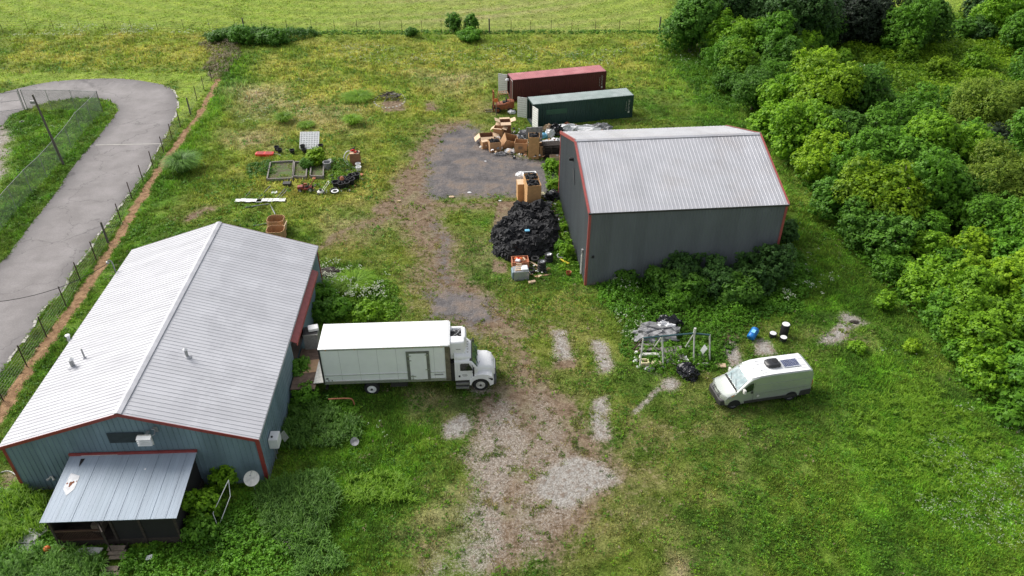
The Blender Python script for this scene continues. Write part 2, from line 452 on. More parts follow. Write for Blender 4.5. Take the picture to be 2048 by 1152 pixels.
M['bark'] = pm('bark', (0.11, 0.09, 0.07), 0.9, var=0.3, scale=5, bump=0.5)
M['grass'] = attr_mat('grass_blades')
# ------------------------------------------------------------------ where things lie (picture outlines laid on the ground)
LB_O, LB_A, LB_W, LB_L, LB_E, LB_R = Vector((-28.463, 29.932, 0)), 0.045, 14.106, 20.375, 3.704, 5.971
RB_O, RB_A, RB_L, RB_W, RB_E, RB_R = Vector((5.898, 51.061, 0)), 0.093, 15.562, 15.128, 6.696, 9.235
TR_O, TR_A = Vector((-12.377, 37.888, 0)), 0.053
VAN_O, VAN_A = Vector((13.624, 36.612, 0)), 0.201
def frame(o, a): return Matrix.Translation(o) @ Matrix.Rotation(a, 4, 'Z')
F_LB, F_RB, F_TR, F_VAN = frame(LB_O, LB_A), frame(RB_O, RB_A), frame(TR_O, TR_A), frame(VAN_O, VAN_A)
def rect(F, u0, u1, v0, v1): return [tuple((F @ Vector((u, v, 0)))[:2]) for u, v in ((u0, v0), (u1, v0), (u1, v1), (u0, v1))]

ROAD_OUT = [(-60, 868), (0, 762), (21, 723), (59, 674), (83, 629), (128, 584), (146, 546), (174, 511), (201, 469), (226, 438), (257, 392), (292, 347), (323, 288), (345, 245), (355, 210), (347, 186), (326, 174), (295, 167), (243, 161), (191, 161), (139, 164), (87, 170), (35, 181), (0, 191), (-60, 205)]
ROAD_IN = [(-60, 300), (0, 257), (21, 236), (45, 226), (80, 215), (115, 205), (156, 200), (198, 201), (222, 208), (233, 220), (226, 237), (194, 278), (149, 333), (104, 399), (56, 459), (21, 510), (0, 532), (-60, 600)]
road_out = [tuple(p[:2]) for p in smooth_line([at(*p) for p in ROAD_OUT])]
road_in = [tuple(p[:2]) for p in smooth_line([at(*p) for p in ROAD_IN])]
# the road runs on beyond the picture on the left
ROAD = road_out + [(-150, 84)] + [(-150, 77.5)] + road_in + [(-60, 38), (-66, 34), (-58, 26)]
PATH = [tuple(p[:2]) for p in smooth_line([at(*p) for p in [(437, 158), (425, 180), (412, 205), (396, 235), (380, 254), (362, 280), (340, 310), (320, 340), (302, 365), (288, 392), (264, 430), (244, 465), (228, 492), (200, 540), (168, 585), (142, 625), (112, 665), (77, 715), (47, 755), (12, 815), (-20, 865), (-60, 930)]], 3)]
MASKS = {
 'grey': [([(878, 262), (925, 248), (965, 262), (1000, 292), (1060, 312), (1122, 322), (1125, 392), (1050, 388), (985, 392), (905, 396), (860, 402), (835, 388), (850, 350), (865, 300)], 1.04, 2.0),
          ([(845, 575), (985, 590), (1010, 640), (965, 655), (985, 700), (950, 705), (925, 650), (850, 650)], 0.85, 1.4),
          ([(850, 440), (900, 440), (915, 520), (910, 590), (862, 585), (850, 520)], 0.80, 1.8),
          ([(820, 400), (865, 395), (905, 470), (865, 475)], 0.62, 1.8),
          ([(740, 428), (768, 418), (775, 440), (748, 448)], 0.6, 1.0)],
 'dirt': [([(855, 255), (930, 240), (925, 262), (890, 290), (862, 380), (880, 402), (990, 398), (990, 412), (800, 420), (770, 390), (835, 300)], 1.1, 2.0), ([(870, 330), (840, 400), (700, 480), (640, 515), (632, 490), (690, 455), (735, 425), (800, 370)], 0.95, 1.8), ([(1110, 750), (1300, 760), (1640, 820), (1560, 900), (1440, 960), (1420, 1170), (1080, 1170)], 0.50, 3.5), ([(1000, 600), (1170, 600), (1220, 760), (1060, 760)], 0.55, 2.5), ([(1280, 590), (1480, 640), (1420, 660), (1280, 640)], 0.5, 2.0), ([(790, 1020), (860, 960), (860, 1170), (760, 1170)], 0.62, 1.5), ([(640, 400), (760, 380), (800, 560), (680, 540)], 0.52, 3.0), ([(1700, 640), (1760, 660), (1740, 700), (1640, 705)], 0.6, 1.0), ([(800, 400), (880, 398), (915, 470), (940, 560), (1000, 590), (1045, 640), (1060, 700), (1000, 745), (980, 690), (850, 640), (835, 560), (800, 480)], 0.98, 2.4), ([(885, 262), (925, 262), (880, 330), (850, 395), (800, 400), (775, 425), (740, 440), (690, 475), (635, 520), (628, 492), (660, 470), (735, 440), (733, 415), (790, 382), (845, 335)], 1.0, 1.2),
          ([(760, 402), (905, 396), (1000, 402), (900, 420), (850, 470), (880, 560), (840, 640), (805, 640), (800, 560), (790, 470), (740, 440)], 0.78, 2.0),
          ([(980, 590), (1050, 620), (1062, 700), (1100, 755), (1185, 800), (1225, 880), (1262, 950), (1240, 1030), (1150, 1160), (950, 1160), (930, 1050), (925, 920), (900, 850), (930, 790), (1000, 745), (1000, 680)], 0.86, 1.6),
          ([(990, 402), (1055, 398), (1060, 430), (1020, 432), (1015, 455), (986, 465)], 1.15, 0.5), ([(986, 515), (1015, 525), (1018, 548), (985, 546)], 1.1, 0.4),
          ([(755, 205), (800, 200), (812, 222), (765, 226)], 1.0, 0.7), ([(840, 206), (875, 206), (876, 218), (842, 218)], 1.0, 0.8),
          ([(350, 436), (400, 418), (430, 420), (428, 430), (385, 442)], 0.95, 0.8), ([(640, 470), (730, 462), (745, 490), (640, 520)], 0.75, 2.0),
          ([(1100, 720), (1147, 716), (1150, 738), (1103, 738)], 1.1, 0.5), ([(1255, 678), (1330, 655), (1345, 690), (1280, 712)], 1.0, 0.8),
          ([(1110, 755), (1125, 755), (1125, 800), (1108, 800)], 0.8, 0.8), ([(1430, 665), (1470, 668), (1482, 700), (1440, 705)], 0.9, 0.8),
          ([(0, 945), (45, 950), (60, 990), (0, 1015)], 1.1, 0.7), ([(945, 205), (1000, 200), (1010, 240), (940, 232)], 0.68, 2.5), ([(640, 300), (700, 300), (720, 350), (650, 360)], 0.5, 2.5),
          ([(1560, 668), (1640, 672), (1620, 700), (1560, 700)], 0.62, 1.2), ([(1285, 850), (1420, 855), (1400, 900), (1290, 930)], 0.6, 2.0), ([(1180, 850), (1228, 850), (1230, 886), (1184, 884)], 0.95, 0.6)],
 'white': [([(1085, 942), (1150, 903), (1205, 922), (1245, 962), (1205, 985), (1150, 1020), (1118, 1022), (1072, 985)], 1.2, .74),
           ([(885, 852), (930, 828), (942, 862), (918, 880), (888, 876)], 1.35, 0.6),
           ([(915, 850), (1000, 770), (1070, 830), (1100, 900), (1070, 960), (1040, 1070), (1000, 1160), (845, 1160), (865, 1080), (918, 1005), (925, 920)], 0.74, 1.3),
           ([(1000, 1085), (1030, 1075), (1035, 1120), (1015, 1140)], 0.9, 0.7), ([(1040, 1040), (1075, 1035), (1060, 1070)], 0.9, 0.6), ([(1000, 750), (1060, 752), (1130, 800), (1190, 880), (1240, 940), (1190, 1060), (1130, 1160), (1000, 1160), (1040, 850)], 0.64, 1.5), ([(800, 1110), (880, 1060), (900, 1170), (780, 1170)], 0.66, 1.0),
           ([(1097, 655), (1138, 657), (1144, 722), (1102, 724)], 1.02, 0.6), ([(1175, 676), (1205, 674), (1222, 690), (1234, 735), (1224, 748), (1192, 748), (1183, 715)], 1.02, 0.6),
           ([(1183, 795), (1225, 785), (1229, 886), (1180, 882)], 1.02, 0.6), ([(1440, 690), (1475, 670), (1486, 728), (1452, 735)], 1.1, 0.6),
           ([(1502, 672), (1535, 674), (1562, 712), (1508, 712)], 1.02, 0.6), ([(1684, 622), (1700, 618), (1742, 640), (1712, 655), (1690, 690), (1640, 690), (1636, 675), (1662, 655)], 1.02, 0.6),
           ([(1322, 755), (1345, 752), (1362, 768), (1340, 782), (1322, 776)], 1.2, 0.6), ([(1255, 882), (1270, 878), (1266, 895)], 1.0, 0.4), ([(1262, 825), (1325, 760), (1332, 766), (1270, 832)], 1.2, 0.3),
           ([(1285, 735), (1340, 745), (1330, 756), (1290, 745)], 0.8, 0.6), ([(950, 765), (985, 760), (1000, 790), (955, 790)], 0.9, 0.8),
           ([(-60, 262), (10, 250), (20, 300), (22, 340), (0, 380), (-60, 480)], 1.05, 1.5), ([(1575, 672), (1620, 674), (1600, 690)], 0.7, 0.8)],
 'dry': [([(0, 62), (430, 62), (470, 90), (420, 148), (0, 145)], 0.9, 3.0), ([(500, 78), (1330, 70), (1420, 160), (1000, 200), (880, 250), (620, 330), (470, 330), (450, 220)], 0.85, 6.0),
         ([(440, 290), (760, 270), (870, 300), (830, 380), (740, 420), (640, 480), (520, 420), (400, 420)], 0.8, 4.0), ([(640, 440), (800, 470), (850, 640), (780, 600), (640, 560)], 0.5, 3.0),
         ([(1000, 600), (1160, 600), (1300, 700), (1100, 760), (1010, 700)], 0.45, 3.0), ([(1130, 760), (1500, 780), (1520, 900), (1420, 1000), (1250, 1150), (1200, 950)], 0.2, 3.0)],
 'straw': [([(470, 180), (560, 175), (570, 215), (500, 235)], 0.75, 2.5), ([(455, 270), (540, 262), (560, 300), (470, 300)], 0.6, 2.0), ([(860, 150), (940, 150), (930, 165), (870, 165)], 0.7, 2.0), ([(820, 145), (985, 150), (900, 190)], 0.5, 3), ([(845, 790), (900, 810), (890, 840), (850, 830)], 0.7, 1.5),
           ([(790, 1075), (900, 990), (935, 1040), (850, 1100)], 0.62, 1.2), ([(660, 440), (740, 440), (740, 470), (660, 470)], 0.7, 2), ([(1350, 1110), (1390, 1120), (1385, 1160), (1350, 1160)], 0.9, 0.6), ([(950, 480), (990, 470), (990, 520), (950, 520)], 0.6, 1.5), ([(560, 200), (720, 215), (700, 262), (560, 250)], 0.5, 3)],
 'mown': [([(-400, -20), (480, -20), (480, 60), (-400, 60)], 1.0, 3.0), ([(480, -60), (1335, -60), (1335, 64), (480, 68)], 1.0, 3.0), ([(1700, -60), (1960, -60), (1960, 28), (1780, 30)], 1.0, 3.0), ([(-60, 148), (440, 150), (425, 200), (340, 250), (360, 170), (0, 170), (-60, 170)], 0.9, 1.0)],
 'lush': [([(455, 120), (500, 115), (500, 180), (430, 250), (400, 330), (330, 400), (250, 500), (180, 620), (90, 760), (40, 790), (150, 580), (280, 390), (400, 230)], 0.95, 2.0),
          ([(1330, 70), (1440, 130), (1520, 330), (1560, 400), (1400, 240), (1300, 120)], 0.7, 3.0), ([(1560, 430), (1620, 420), (1780, 620), (1900, 800), (2060, 950), (2060, 1160), (1700, 1160), (1640, 900), (1660, 700), (1560, 560)], 0.8, 4.0),
          ([(560, 800), (760, 800), (900, 850), (900, 1000), (700, 1160), (0, 1160), (0, 1010), (560, 960)], 0.7, 3.0), ([(640, 540), (780, 540), (810, 640), (640, 640)], 0.8, 1.5), ([(20, 240), (200, 205), (225, 225), (60, 440), (-40, 520), (0, 300)], 0.6, 2)],
}
MASKW = {k: [(W(p), a, w) for p, a, w in v] for k, v in MASKS.items()}
def masks(x, y):
    # wander the outlines a little so that they never run straight
    wx = x + (fbm(x, y, 3.2, 31, 4) - 0.5) * 3.0; wy = y + (fbm(x, y, 3.2, 41, 4) - 0.5) * 3.0
    o = {}
    for k, v in MASKW.items():
        m = np.zeros(x.shape)
        for P, a, w in v:
            s = sdf(P, wx, wy) if w > 0.75 else sdf(P, x + (wx - x) * .26, y + (wy - y) * .26)
            m = np.maximum(m, a * np.clip(0.5 + s / (2 * w), 0, 1))
        o[k] = m
    d = linedist(PATH, x, y) + (vn(x, y, 0.9, 3) - 0.5) * 0.35
    wid = np.clip(0.46 - (y - 30) * 0.0025, 0.26, 1)
    o['path'] = np.clip((wid - d) / 0.35 + 0.5, 0, 1)
    o['road'] = sdf(ROAD, x, y)
    return o
def grass_col(x, y, m):
    L = lambda a, b, t: a + (b - a) * np.clip(t, 0, 1)[..., None]
    c = lambda *v: np.array(v)[None, :] * np.ones((x.size, 1))
    n1 = fbm(x, y, 9, 1); n2 = fbm(x, y, 3.2, 2); n3 = fbm(x, y, 1.1, 3, 3)
    g = L(c(0.056, 0.118, 0.013), c(0.140, 0.195, 0.024), (n1 * .5 + n2 * .5 - 0.34) * 3.2)
    g = L(g, c(0.070, 0.165, 0.014), (n3 - 0.52) * 4)
    g = L(g, c(0.19, 0.185, 0.065), (n2 * .6 + n3 * .4 - 0.60) * 4 * (1 - m['lush']))
    dry = L(c(0.165, 0.225, 0.025), c(0.285, 0.290, 0.050), (n2 - 0.35) * 3)
    g = L(g, dry, m['dry'] * (0.35 + 1.1 * n3))
    lush = L(c(0.045, 0.125, 0.010), c(0.105, 0.240, 0.012), (n2 * .5 + n3 * .5 - 0.33) * 3.2)
    g = L(g, lush, m['lush'] * (0.45 + 0.9 * n1))
    g = L(g, c(0.33, 0.28, 0.155), m['straw'] * (0.2 + 1.3 * n3 * (0.4 + n2)) * 1.2)
    worn = np.clip(np.maximum(m['dirt'], m['grey']) * 1.3, 0, 1)
    g = L(g, c(0.175, 0.150, 0.060), worn * np.clip((n3 - .36) * 3.2, 0, 1))
    # the mown field: pale windrows left by the mower
    r = np.hypot(x + 28, (y - 172) * 1.25)
    st = 0.5 + 0.5 * np.sin(r * 1.25 + 3.0 * fbm(x, y, 22, 8, 2))
    st2 = 0.5 + 0.5 * np.sin(r * 0.42 + 2.0)
    mown = L(c(0.155, 0.250, 0.026), c(0.250, 0.325, 0.050), 0.25 + 0.5 * st * (0.4 + n2) + 0.35 * (n1 - .5))
    pale = np.clip(1 - np.abs(x + 4) / 34, 0, 1) * np.clip((y - 116) / 6, 0, 1)
    mown = L(mown, c(0.30, 0.285, 0.125), pale * (0.25 + 0.6 * st * st2 + 0.5 * (n2 - .4)))
    g = L(g, mown, m['mown'] * 1.3)
    n5 = fbm(x, y, 0.55, 13, 2)
    return g * (0.46 + 0.62 * n3 + 0.70 * n5)[..., None] * np.array([1.04, 1.0, 1.05])

# ------------------------------------------------------------------ the ground: one sheet out to the horizon
def build_ground():
    def axis(a, b, s):
        mid = np.arange(a, b + 1e-6, s)
        o1, o2, v1, v2, st = [], [], mid[0], mid[-1], s
        while v1 > -4200:
            st *= 1.35; v1 -= st; v2 += st; o1.append(v1); o2.append(v2)
        return np.concatenate([o1[::-1], mid, o2])
    xs, ys = axis(-104, 104, 0.42), axis(4, 150, 0.36)
    X, Y = np.meshgrid(xs, ys)
    x, y = X.ravel(), Y.ravel()
    m = masks(x, y)
    g = grass_col(x, y, m)
    nx, ny = len(xs), len(ys)
    i = np.arange(nx - 1)[None, :] + nx * np.arange(ny - 1)[:, None]
    q = np.stack([i, i + 1, i + nx + 1, i + nx], -1).reshape(-1)
    me = bpy.data.meshes.new('ground')
    me.vertices.add(len(x)); me.loops.add(len(q)); me.polygons.add(len(q) // 4)
    me.vertices.foreach_set('co', np.stack([x, y, np.zeros_like(x)], -1).astype(np.float32).ravel())
    me.loops.foreach_set('vertex_index', q.astype(np.int32))
    me.polygons.foreach_set('loop_start', np.arange(0, len(q), 4, dtype=np.int32))
    me.polygons.foreach_set('loop_total', np.full(len(q) // 4, 4, dtype=np.int32))
    def put(n, a):
        a = np.concatenate([a, np.ones((len(a), 1))], 1) if a.shape[1] == 3 else a
        t = me.attributes.new(n, 'FLOAT_COLOR', 'POINT'); t.data.foreach_set('color', a.astype(np.float32).ravel())
    put('gcol', g); put('lay', np.stack([m['white'], m['dirt'], m['grey']], -1)); put('lay2', np.stack([m['path'], m['mown'], m['lush']], -1))
    me.update(calc_edges=True)
    mt, nt, b = mat_base('ground'); me.materials.append(mt)
    tc = N(nt, 'ShaderNodeTexCoord')
    def noise(s, d=5, r=0.6, sc=None):
        n = N(nt, 'ShaderNodeTexNoise'); n.inputs['Scale'].default_value = s; n.inputs['Detail'].default_value = d; n.inputs['Roughness'].default_value = r
        if sc:
            mp = N(nt, 'ShaderNodeMapping'); mp.inputs['Scale'].default_value = sc[:3]; mp.inputs['Rotation'].default_value = (0, 0, sc[3]); nt.links.new(tc.outputs['Object'], mp.inputs['Vector']); nt.links.new(mp.outputs[0], n.inputs['Vector'])
        else: nt.links.new(tc.outputs['Object'], n.inputs['Vector'])
        return n.outputs['Fac']
    def math_(op, a, b_=None, clamp=False):
        n = N(nt, 'ShaderNodeMath', operation=op); n.use_clamp = clamp
        for k, v in enumerate((a, b_)):
            if v is None: continue
            if isinstance(v, (int, float)): n.inputs[k].default_value = v
            else: nt.links.new(v, n.inputs[k])
        return n.outputs[0]
    def mixc(a, b_, f, blend='MIX'):
        n = N(nt, 'ShaderNodeMix', data_type='RGBA', blend_type=blend)
        for k, v in (('A', a), ('B', b_), ('Factor', f)):
            if isinstance(v, tuple): n.inputs[k].default_value = (*v, 1)
            elif isinstance(v, (int, float)): n.inputs[k].default_value = v
            else: nt.links.new(v, n.inputs[k])
        return n.outputs['Result']
    def ramp(v, a, b_, lo=0.0, hi=1.0):
        n = N(nt, 'ShaderNodeMapRange'); n.inputs['From Min'].default_value = a; n.inputs['From Max'].default_value = b_; n.inputs['To Min'].default_value = lo; n.inputs['To Max'].default_value = hi
        nt.links.new(v, n.inputs['Value']); return n.outputs[0]
    def attr(n):
        a = N(nt, 'ShaderNodeAttribute', attribute_name=n); return a.outputs['Color']
    def sep(c):
        s = N(nt, 'ShaderNodeSeparateColor'); nt.links.new(c, s.inputs[0]); return s.outputs
    l1, l2 = sep(attr('lay')), sep(attr('lay2'))
    nb, nm, nf, nff = noise(0.55, 6), noise(2.2, 6), noise(7.0, 5, 0.7), noise(26, 3, 0.6)
    # grass: short turf, darker thatch and pale dead stalks between
    g = mixc(attr('gcol'), ramp(nm, 0.3, 0.7, 0.60, 1.10), 1.0, 'MULTIPLY')
    g = mixc(g, ramp(nf, 0.34, 0.66, 0.52, 1.50), 1.0, 'MULTIPLY')
    g = mixc(g, (0.17, 0.13, 0.075), ramp(math_('MULTIPLY', ramp(nf, 0.5, 0.66), ramp(nb, 0.45, 0.6)), 0, 1, 0, 0.55))
    def fac(mask, n, sharp, off=0.0):
        # a mask of 1 is nearly bare, less lets grass through in patches
        v = math_('ADD', math_('SUBTRACT', mask, 0.62 + off), math_('MULTIPLY', math_('SUBTRACT', n, 0.5), 1.5))
        v = math_('MULTIPLY', v, sharp)
        return math_('MULTIPLY', math_('ADD', v, 0.5, True), math_('GREATER_THAN', mask, 0.02))
    ncomb = math_('ADD', math_('MULTIPLY', nm, 0.55), math_('MULTIPLY', nf, 0.45))
    nstone = N(nt, 'ShaderNodeTexVoronoi'); nstone.inputs['Scale'].default_value = 13.0; nt.links.new(tc.outputs['Object'], nstone.inputs['Vector'])
    vs = nstone.outputs['Color']; vsep = sep(vs)[0]
    # brown soil
    d = mixc((0.130, 0.086, 0.054), (0.255, 0.190, 0.130), ramp(nm, 0.35, 0.65))
    d = mixc(d, (0.23, 0.22, 0.12), ramp(nb, 0.5, 0.66, 0, 0.5))
    d = mixc(d, ramp(nf, 0.3, 0.7, 0.62, 1.35), 1.0, 'MULTIPLY')
    c = mixc(g, d, fac(l1[1], ncomb, 4.0))
    # grey crushed stone
    k = mixc((0.105, 0.097, 0.098), (0.190, 0.176, 0.172), ramp(nb, 0.35, 0.65))
    k = mixc(k, (0.21, 0.155, 0.115), ramp(nb, 0.48, 0.62, 0, 0.6))
    k = mixc(k, ramp(nff, 0.3, 0.7, 0.68, 1.35), 1.0, 'MULTIPLY')
    k = mixc(k, ramp(nf, 0.3, 0.7, 0.82, 1.18), 1.0, 'MULTIPLY')
    c = mixc(c, k, fac(l1[2], ncomb, 3.5))
    # pale limestone gravel, stone by stone
    w = mixc(mixc((0.21, 0.18, 0.145), (0.42, 0.38, 0.335), ramp(vsep, 0.1, 0.9)), mixc((0.24, 0.215, 0.185), (0.40, 0.38, 0.35), ramp(vsep, 0.1, 0.9)), ramp(l1[0], 0.76, 0.98))
    w = mixc(w, (0.17, 0.12, 0.085), ramp(nm, 0.50, 0.66, 0, 0.7))
    w = mixc(w, ramp(nff, 0.32, 0.68, 0.72, 1.25), 1.0, 'MULTIPLY')
    nw = math_('ADD', math_('ADD', math_('MULTIPLY', nf, 0.75), math_('MULTIPLY', nm, 0.35)), math_('SUBTRACT', math_('MULTIPLY', nff, 0.75), 0.425))
    c = mixc(c, w, fac(l1[0], nw, 4.0, 0.03))
    # tan foot path
    t = mixc((0.20, 0.115, 0.06), (0.40, 0.25, 0.14), ramp(nm, 0.35, 0.65))
    t = mixc(t, ramp(nf, 0.3, 0.7, 0.75, 1.2), 1.0, 'MULTIPLY')
    c = mixc(c, t, fac(l2[0], ncomb, 3.0, -0.22))
    nt.links.new(c, b.inputs['Base Color']); b.inputs['Roughness'].default_value = 0.92; b.inputs['Specular IOR Level'].default_value = 0.12
    h = math_('ADD', math_('MULTIPLY', nf, 0.6), math_('ADD', math_('MULTIPLY', nm, 1.3), math_('MULTIPLY', nff, 0.12)))
    bp = N(nt, 'ShaderNodeBump'); bp.inputs['Strength'].default_value = 0.75; bp.inputs['Distance'].default_value = 0.16
    nt.links.new(h, bp.inputs['Height']); nt.links.new(bp.outputs[0], b.inputs['Normal'])
    o = bpy.data.objects.new('ground', me); link(o)
    tag(o, kind='structure')
build_ground()

# ------------------------------------------------------------------ the looping road
def build_road():
    m, nt, b = mat_base('worn_asphalt')
    tc = N(nt, 'ShaderNodeTexCoord')
    def noise(s, d=5, r=0.6):
        n = N(nt, 'ShaderNodeTexNoise'); n.inputs['Scale'].default_value = s; n.inputs['Detail'].default_value = d; n.inputs['Roughness'].default_value = r
        nt.links.new(tc.outputs['Object'], n.inputs['Vector']); return n
    a = N(nt, 'ShaderNodeAttribute', attribute_name='edge')
    n1, n2 = noise(0.35, 6), noise(9, 4)
    m1 = N(nt, 'ShaderNodeMix', data_type='RGBA'); m1.inputs['A'].default_value = (0.172, 0.156, 0.152, 1); m1.inputs['B'].default_value = (0.235, 0.216, 0.212, 1)
    r1 = N(nt, 'ShaderNodeMapRange'); r1.inputs['From Min'].default_value = 0.38; r1.inputs['From Max'].default_value = 0.62; nt.links.new(n1.outputs['Fac'], r1.inputs['Value']); nt.links.new(r1.outputs[0], m1.inputs['Factor'])
    m3 = N(nt, 'ShaderNodeMix', data_type='RGBA'); m3.inputs['B'].default_value = (0.085, 0.077, 0.078, 1); nt.links.new(m1.outputs['Result'], m3.inputs['A'])
    r3 = N(nt, 'ShaderNodeMath', operation='MULTIPLY'); nt.links.new(a.outputs['Fac'], r3.inputs[0]); r3.inputs[1].default_value = 0.75; nt.links.new(r3.outputs[0], m3.inputs['Factor'])
    m2 = N(nt, 'ShaderNodeMix', data_type='RGBA', blend_type='MULTIPLY'); m2.inputs['Factor'].default_value = 1
    r2 = N(nt, 'ShaderNodeMapRange'); r2.inputs['From Min'].default_value = 0.3; r2.inputs['From Max'].default_value = 0.7; r2.inputs['To Min'].default_value = 0.86; r2.inputs['To Max'].default_value = 1.12
    nt.links.new(n2.outputs['Fac'], r2.inputs['Value']); nt.links.new(m3.outputs['Result'], m2.inputs['A']); nt.links.new(r2.outputs[0], m2.inputs['B'])
    # hairline cracks
    nz = noise(0.6, 3); ad = N(nt, 'ShaderNodeVectorMath', operation='MULTIPLY_ADD'); nt.links.new(nz.outputs['Color'], ad.inputs[0]); ad.inputs[1].default_value = (3, 3, 0); nt.links.new(tc.outputs['Object'], ad.inputs[2])
    vo = N(nt, 'ShaderNodeTexVoronoi', feature='DISTANCE_TO_EDGE'); vo.inputs['Scale'].default_value = 0.16; nt.links.new(ad.outputs[0], vo.inputs['Vector'])
    rc = N(nt, 'ShaderNodeMapRange'); rc.inputs['From Min'].default_value = 0.0; rc.inputs['From Max'].default_value = 0.010; rc.inputs['To Min'].default_value = 0.55; rc.inputs['To Max'].default_value = 1.0; nt.links.new(vo.outputs['Distance'], rc.inputs['Value'])
    m4 = N(nt, 'ShaderNodeMix', data_type='RGBA', blend_type='MULTIPLY'); m4.inputs['Factor'].default_value = 1; nt.links.new(m2.outputs['Result'], m4.inputs['A']); nt.links.new(rc.outputs[0], m4.inputs['B'])
    nt.links.new(m4.outputs['Result'], b.inputs['Base Color']); b.inputs['Roughness'].default_value = 0.8
    # grid clipped to the road outline; 'edge' holds the unworn strip along the sides
    s = 0.4
    xs, ys = np.arange(-150, -28, s), np.arange(24, 95, s)
    X, Y = np.meshgrid(xs, ys); x, y = X.ravel(), Y.ravel()
    near = sdf(ROAD, x, y)
    bm = bmesh.new(); lay = bm.verts.layers.float.new('edge')
    outline = [Vector((p[0] + (fbm(np.array([p[0]]), np.array([p[1]]), 1.2, 9)[0] - .5) * 0.5, p[1] + (fbm(np.array([p[0]]), np.array([p[1]]), 1.2, 19)[0] - .5) * 0.5, 0.02)) for p in ROAD]
    vs = [bm.verts.new(p) for p in outline]
    f = bm.faces.new(vs)
    if f.normal.z < 0: f.normal_flip()
    bm.to_mesh(me := bpy.data.meshes.new('road')); bm.free()
    # triangulate against a regular cell cut
    bm = bmesh.new(); bm.from_mesh(me)
    bmesh.ops.triangulate(bm, faces=bm.faces[:])
    for ax, arr in (((1, 0, 0), np.arange(-150, -26, 1.0)), ((0, 1, 0), np.arange(22, 96, 1.0))):
        for v in arr:
            co = (v, 0, 0) if ax[0] else (0, v, 0)
            bmesh.ops.bisect_plane(bm, geom=bm.verts[:] + bm.edges[:] + bm.faces[:], plane_co=co, plane_no=ax)
    bm.to_mesh(me); bm.free()
    co = np.zeros(len(me.vertices) * 3, dtype=np.float32); me.vertices.foreach_get('co', co); co = co.reshape(-1, 3)
    dd = sdf(ROAD, co[:, 0].astype(float), co[:, 1].astype(float))
    e = np.clip(1 - dd / 1.5, 0, 1) * (0.4 + fbm(co[:, 0], co[:, 1], 4, 6))
    t = me.attributes.new('edge', 'FLOAT', 'POINT') if 'edge' not in me.attributes else me.attributes['edge']
    t.data.foreach_set('value', e.astype(np.float32))
    me.materials.append(m)
    o = bpy.data.objects.new('road', me); link(o); tag(o, kind='structure')
    # pale joint across the lane and a crumbling concrete lip along the outer edge
    mb = MB()
    a_, b_ = at(190, 294), at(322, 291)
    mb.box(0, (b_ - a_).length, -0.07, 0.07, 0.024, 0.032, Matrix.Translation((a_.x, a_.y, 0)) @ Matrix.Rotation(math.atan2(b_.y - a_.y, b_.x - a_.x), 4, 'Z'))
    mb.build('joint_line', M['concrete'], o)
    mb = MB(); rr = random.Random(3)
    P = road_out[10:96]
    for p, q in zip(P[:-1], P[1:]):
        p, q = Vector((*p, 0)), Vector((*q, 0)); L = (q - p).length; k = max(1, int(L / 0.9))
        for i in range(k):
            if rr.random() < 0.28: continue
            c0, c1 = p.lerp(q, i / k), p.lerp(q, (i + 1) / k)
            mb.box(0, (c1 - c0).length * rr.uniform(.8, 1.02), -rr.uniform(.02, .16), rr.uniform(.02, .14), 0.005, rr.uniform(.035, .06), Matrix.Translation(c0) @ Matrix.Rotation(math.atan2(c1.y - c0.y, c1.x - c0.x) + rr.uniform(-.1, .1), 4, 'Z'))
    mb.build('edging', M['concrete'], o)
build_road()

# ------------------------------------------------------------------ grass: blades over every unpaved metre in view
SOLID = [rect(F_LB, -0.1, LB_W + .1, -0.1, LB_L + .1), rect(F_RB, -.1, RB_L + .1, -.1, RB_W + .1), rect(F_TR, 9.6, 11, -0.1, 2.7), rect(F_VAN, 0.6, 1.4, -0.1, 2), rect(F_LB, 14.1, 16.3, 6.8, 11.5), rect(F_LB, 3.8, 10.4, -4.1, 0), rect(F_LB, 6.6, 7.7, -6.2, -4.1)]
def scatter(n, y0, y1, pad=9.0):
    ys = RNG.uniform(y0, y1, n)
    half = np.sqrt(ys ** 2 + CAM_H ** 2) * 0.70 + pad
    half = (ys * math.cos(CAM_PITCH) + CAM_H * math.sin(CAM_PITCH)) * (1024 / CAM_F) + pad
    xs = RNG.uniform(-1, 1, n) * half
    return xs, ys
def blades(x, y, h, w, col, k, lean=0.55, z=0.0):
    """k blades per tuft; arrays in, triangles out"""
    n = len(x) * k
    X = np.repeat(x, k) + RNG.normal(0, 0.05, n) + RNG.normal(0, .5, n) * np.repeat(h, k) * .5
    Y = np.repeat(y, k) + RNG.normal(0, 0.05, n) + RNG.normal(0, .5, n) * np.repeat(h, k) * .5
    Hh = np.repeat(h, k) * RNG.uniform(0.5, 1.2, n); Wd = np.repeat(w, k)
    th = RNG.uniform(0, 2 * np.pi, n); ph = RNG.uniform(0, 2 * np.pi, n)
    ln = RNG.uniform(0.15, 1.0, n) * lean * Hh * 1.6
    dx, dy = np.cos(th) * Wd, np.sin(th) * Wd
    V = np.empty((n, 3, 3), dtype=np.float32)
    V[:, 0] = np.stack([X - dx, Y - dy, np.full(n, z)], -1); V[:, 1] = np.stack([X + dx, Y + dy, np.full(n, z)], -1)
    V[:, 2] = np.stack([X + np.cos(ph) * ln, Y + np.sin(ph) * ln, Hh + z], -1)
    C = np.repeat(col, k, 0) * RNG.uniform(0.5, 1.55, (n, 1)) * (1 + RNG.normal(0, .10, (n, 3)))
    return V.reshape(-1, 3), np.repeat(np.clip(C, 0, 1), 3, 0)
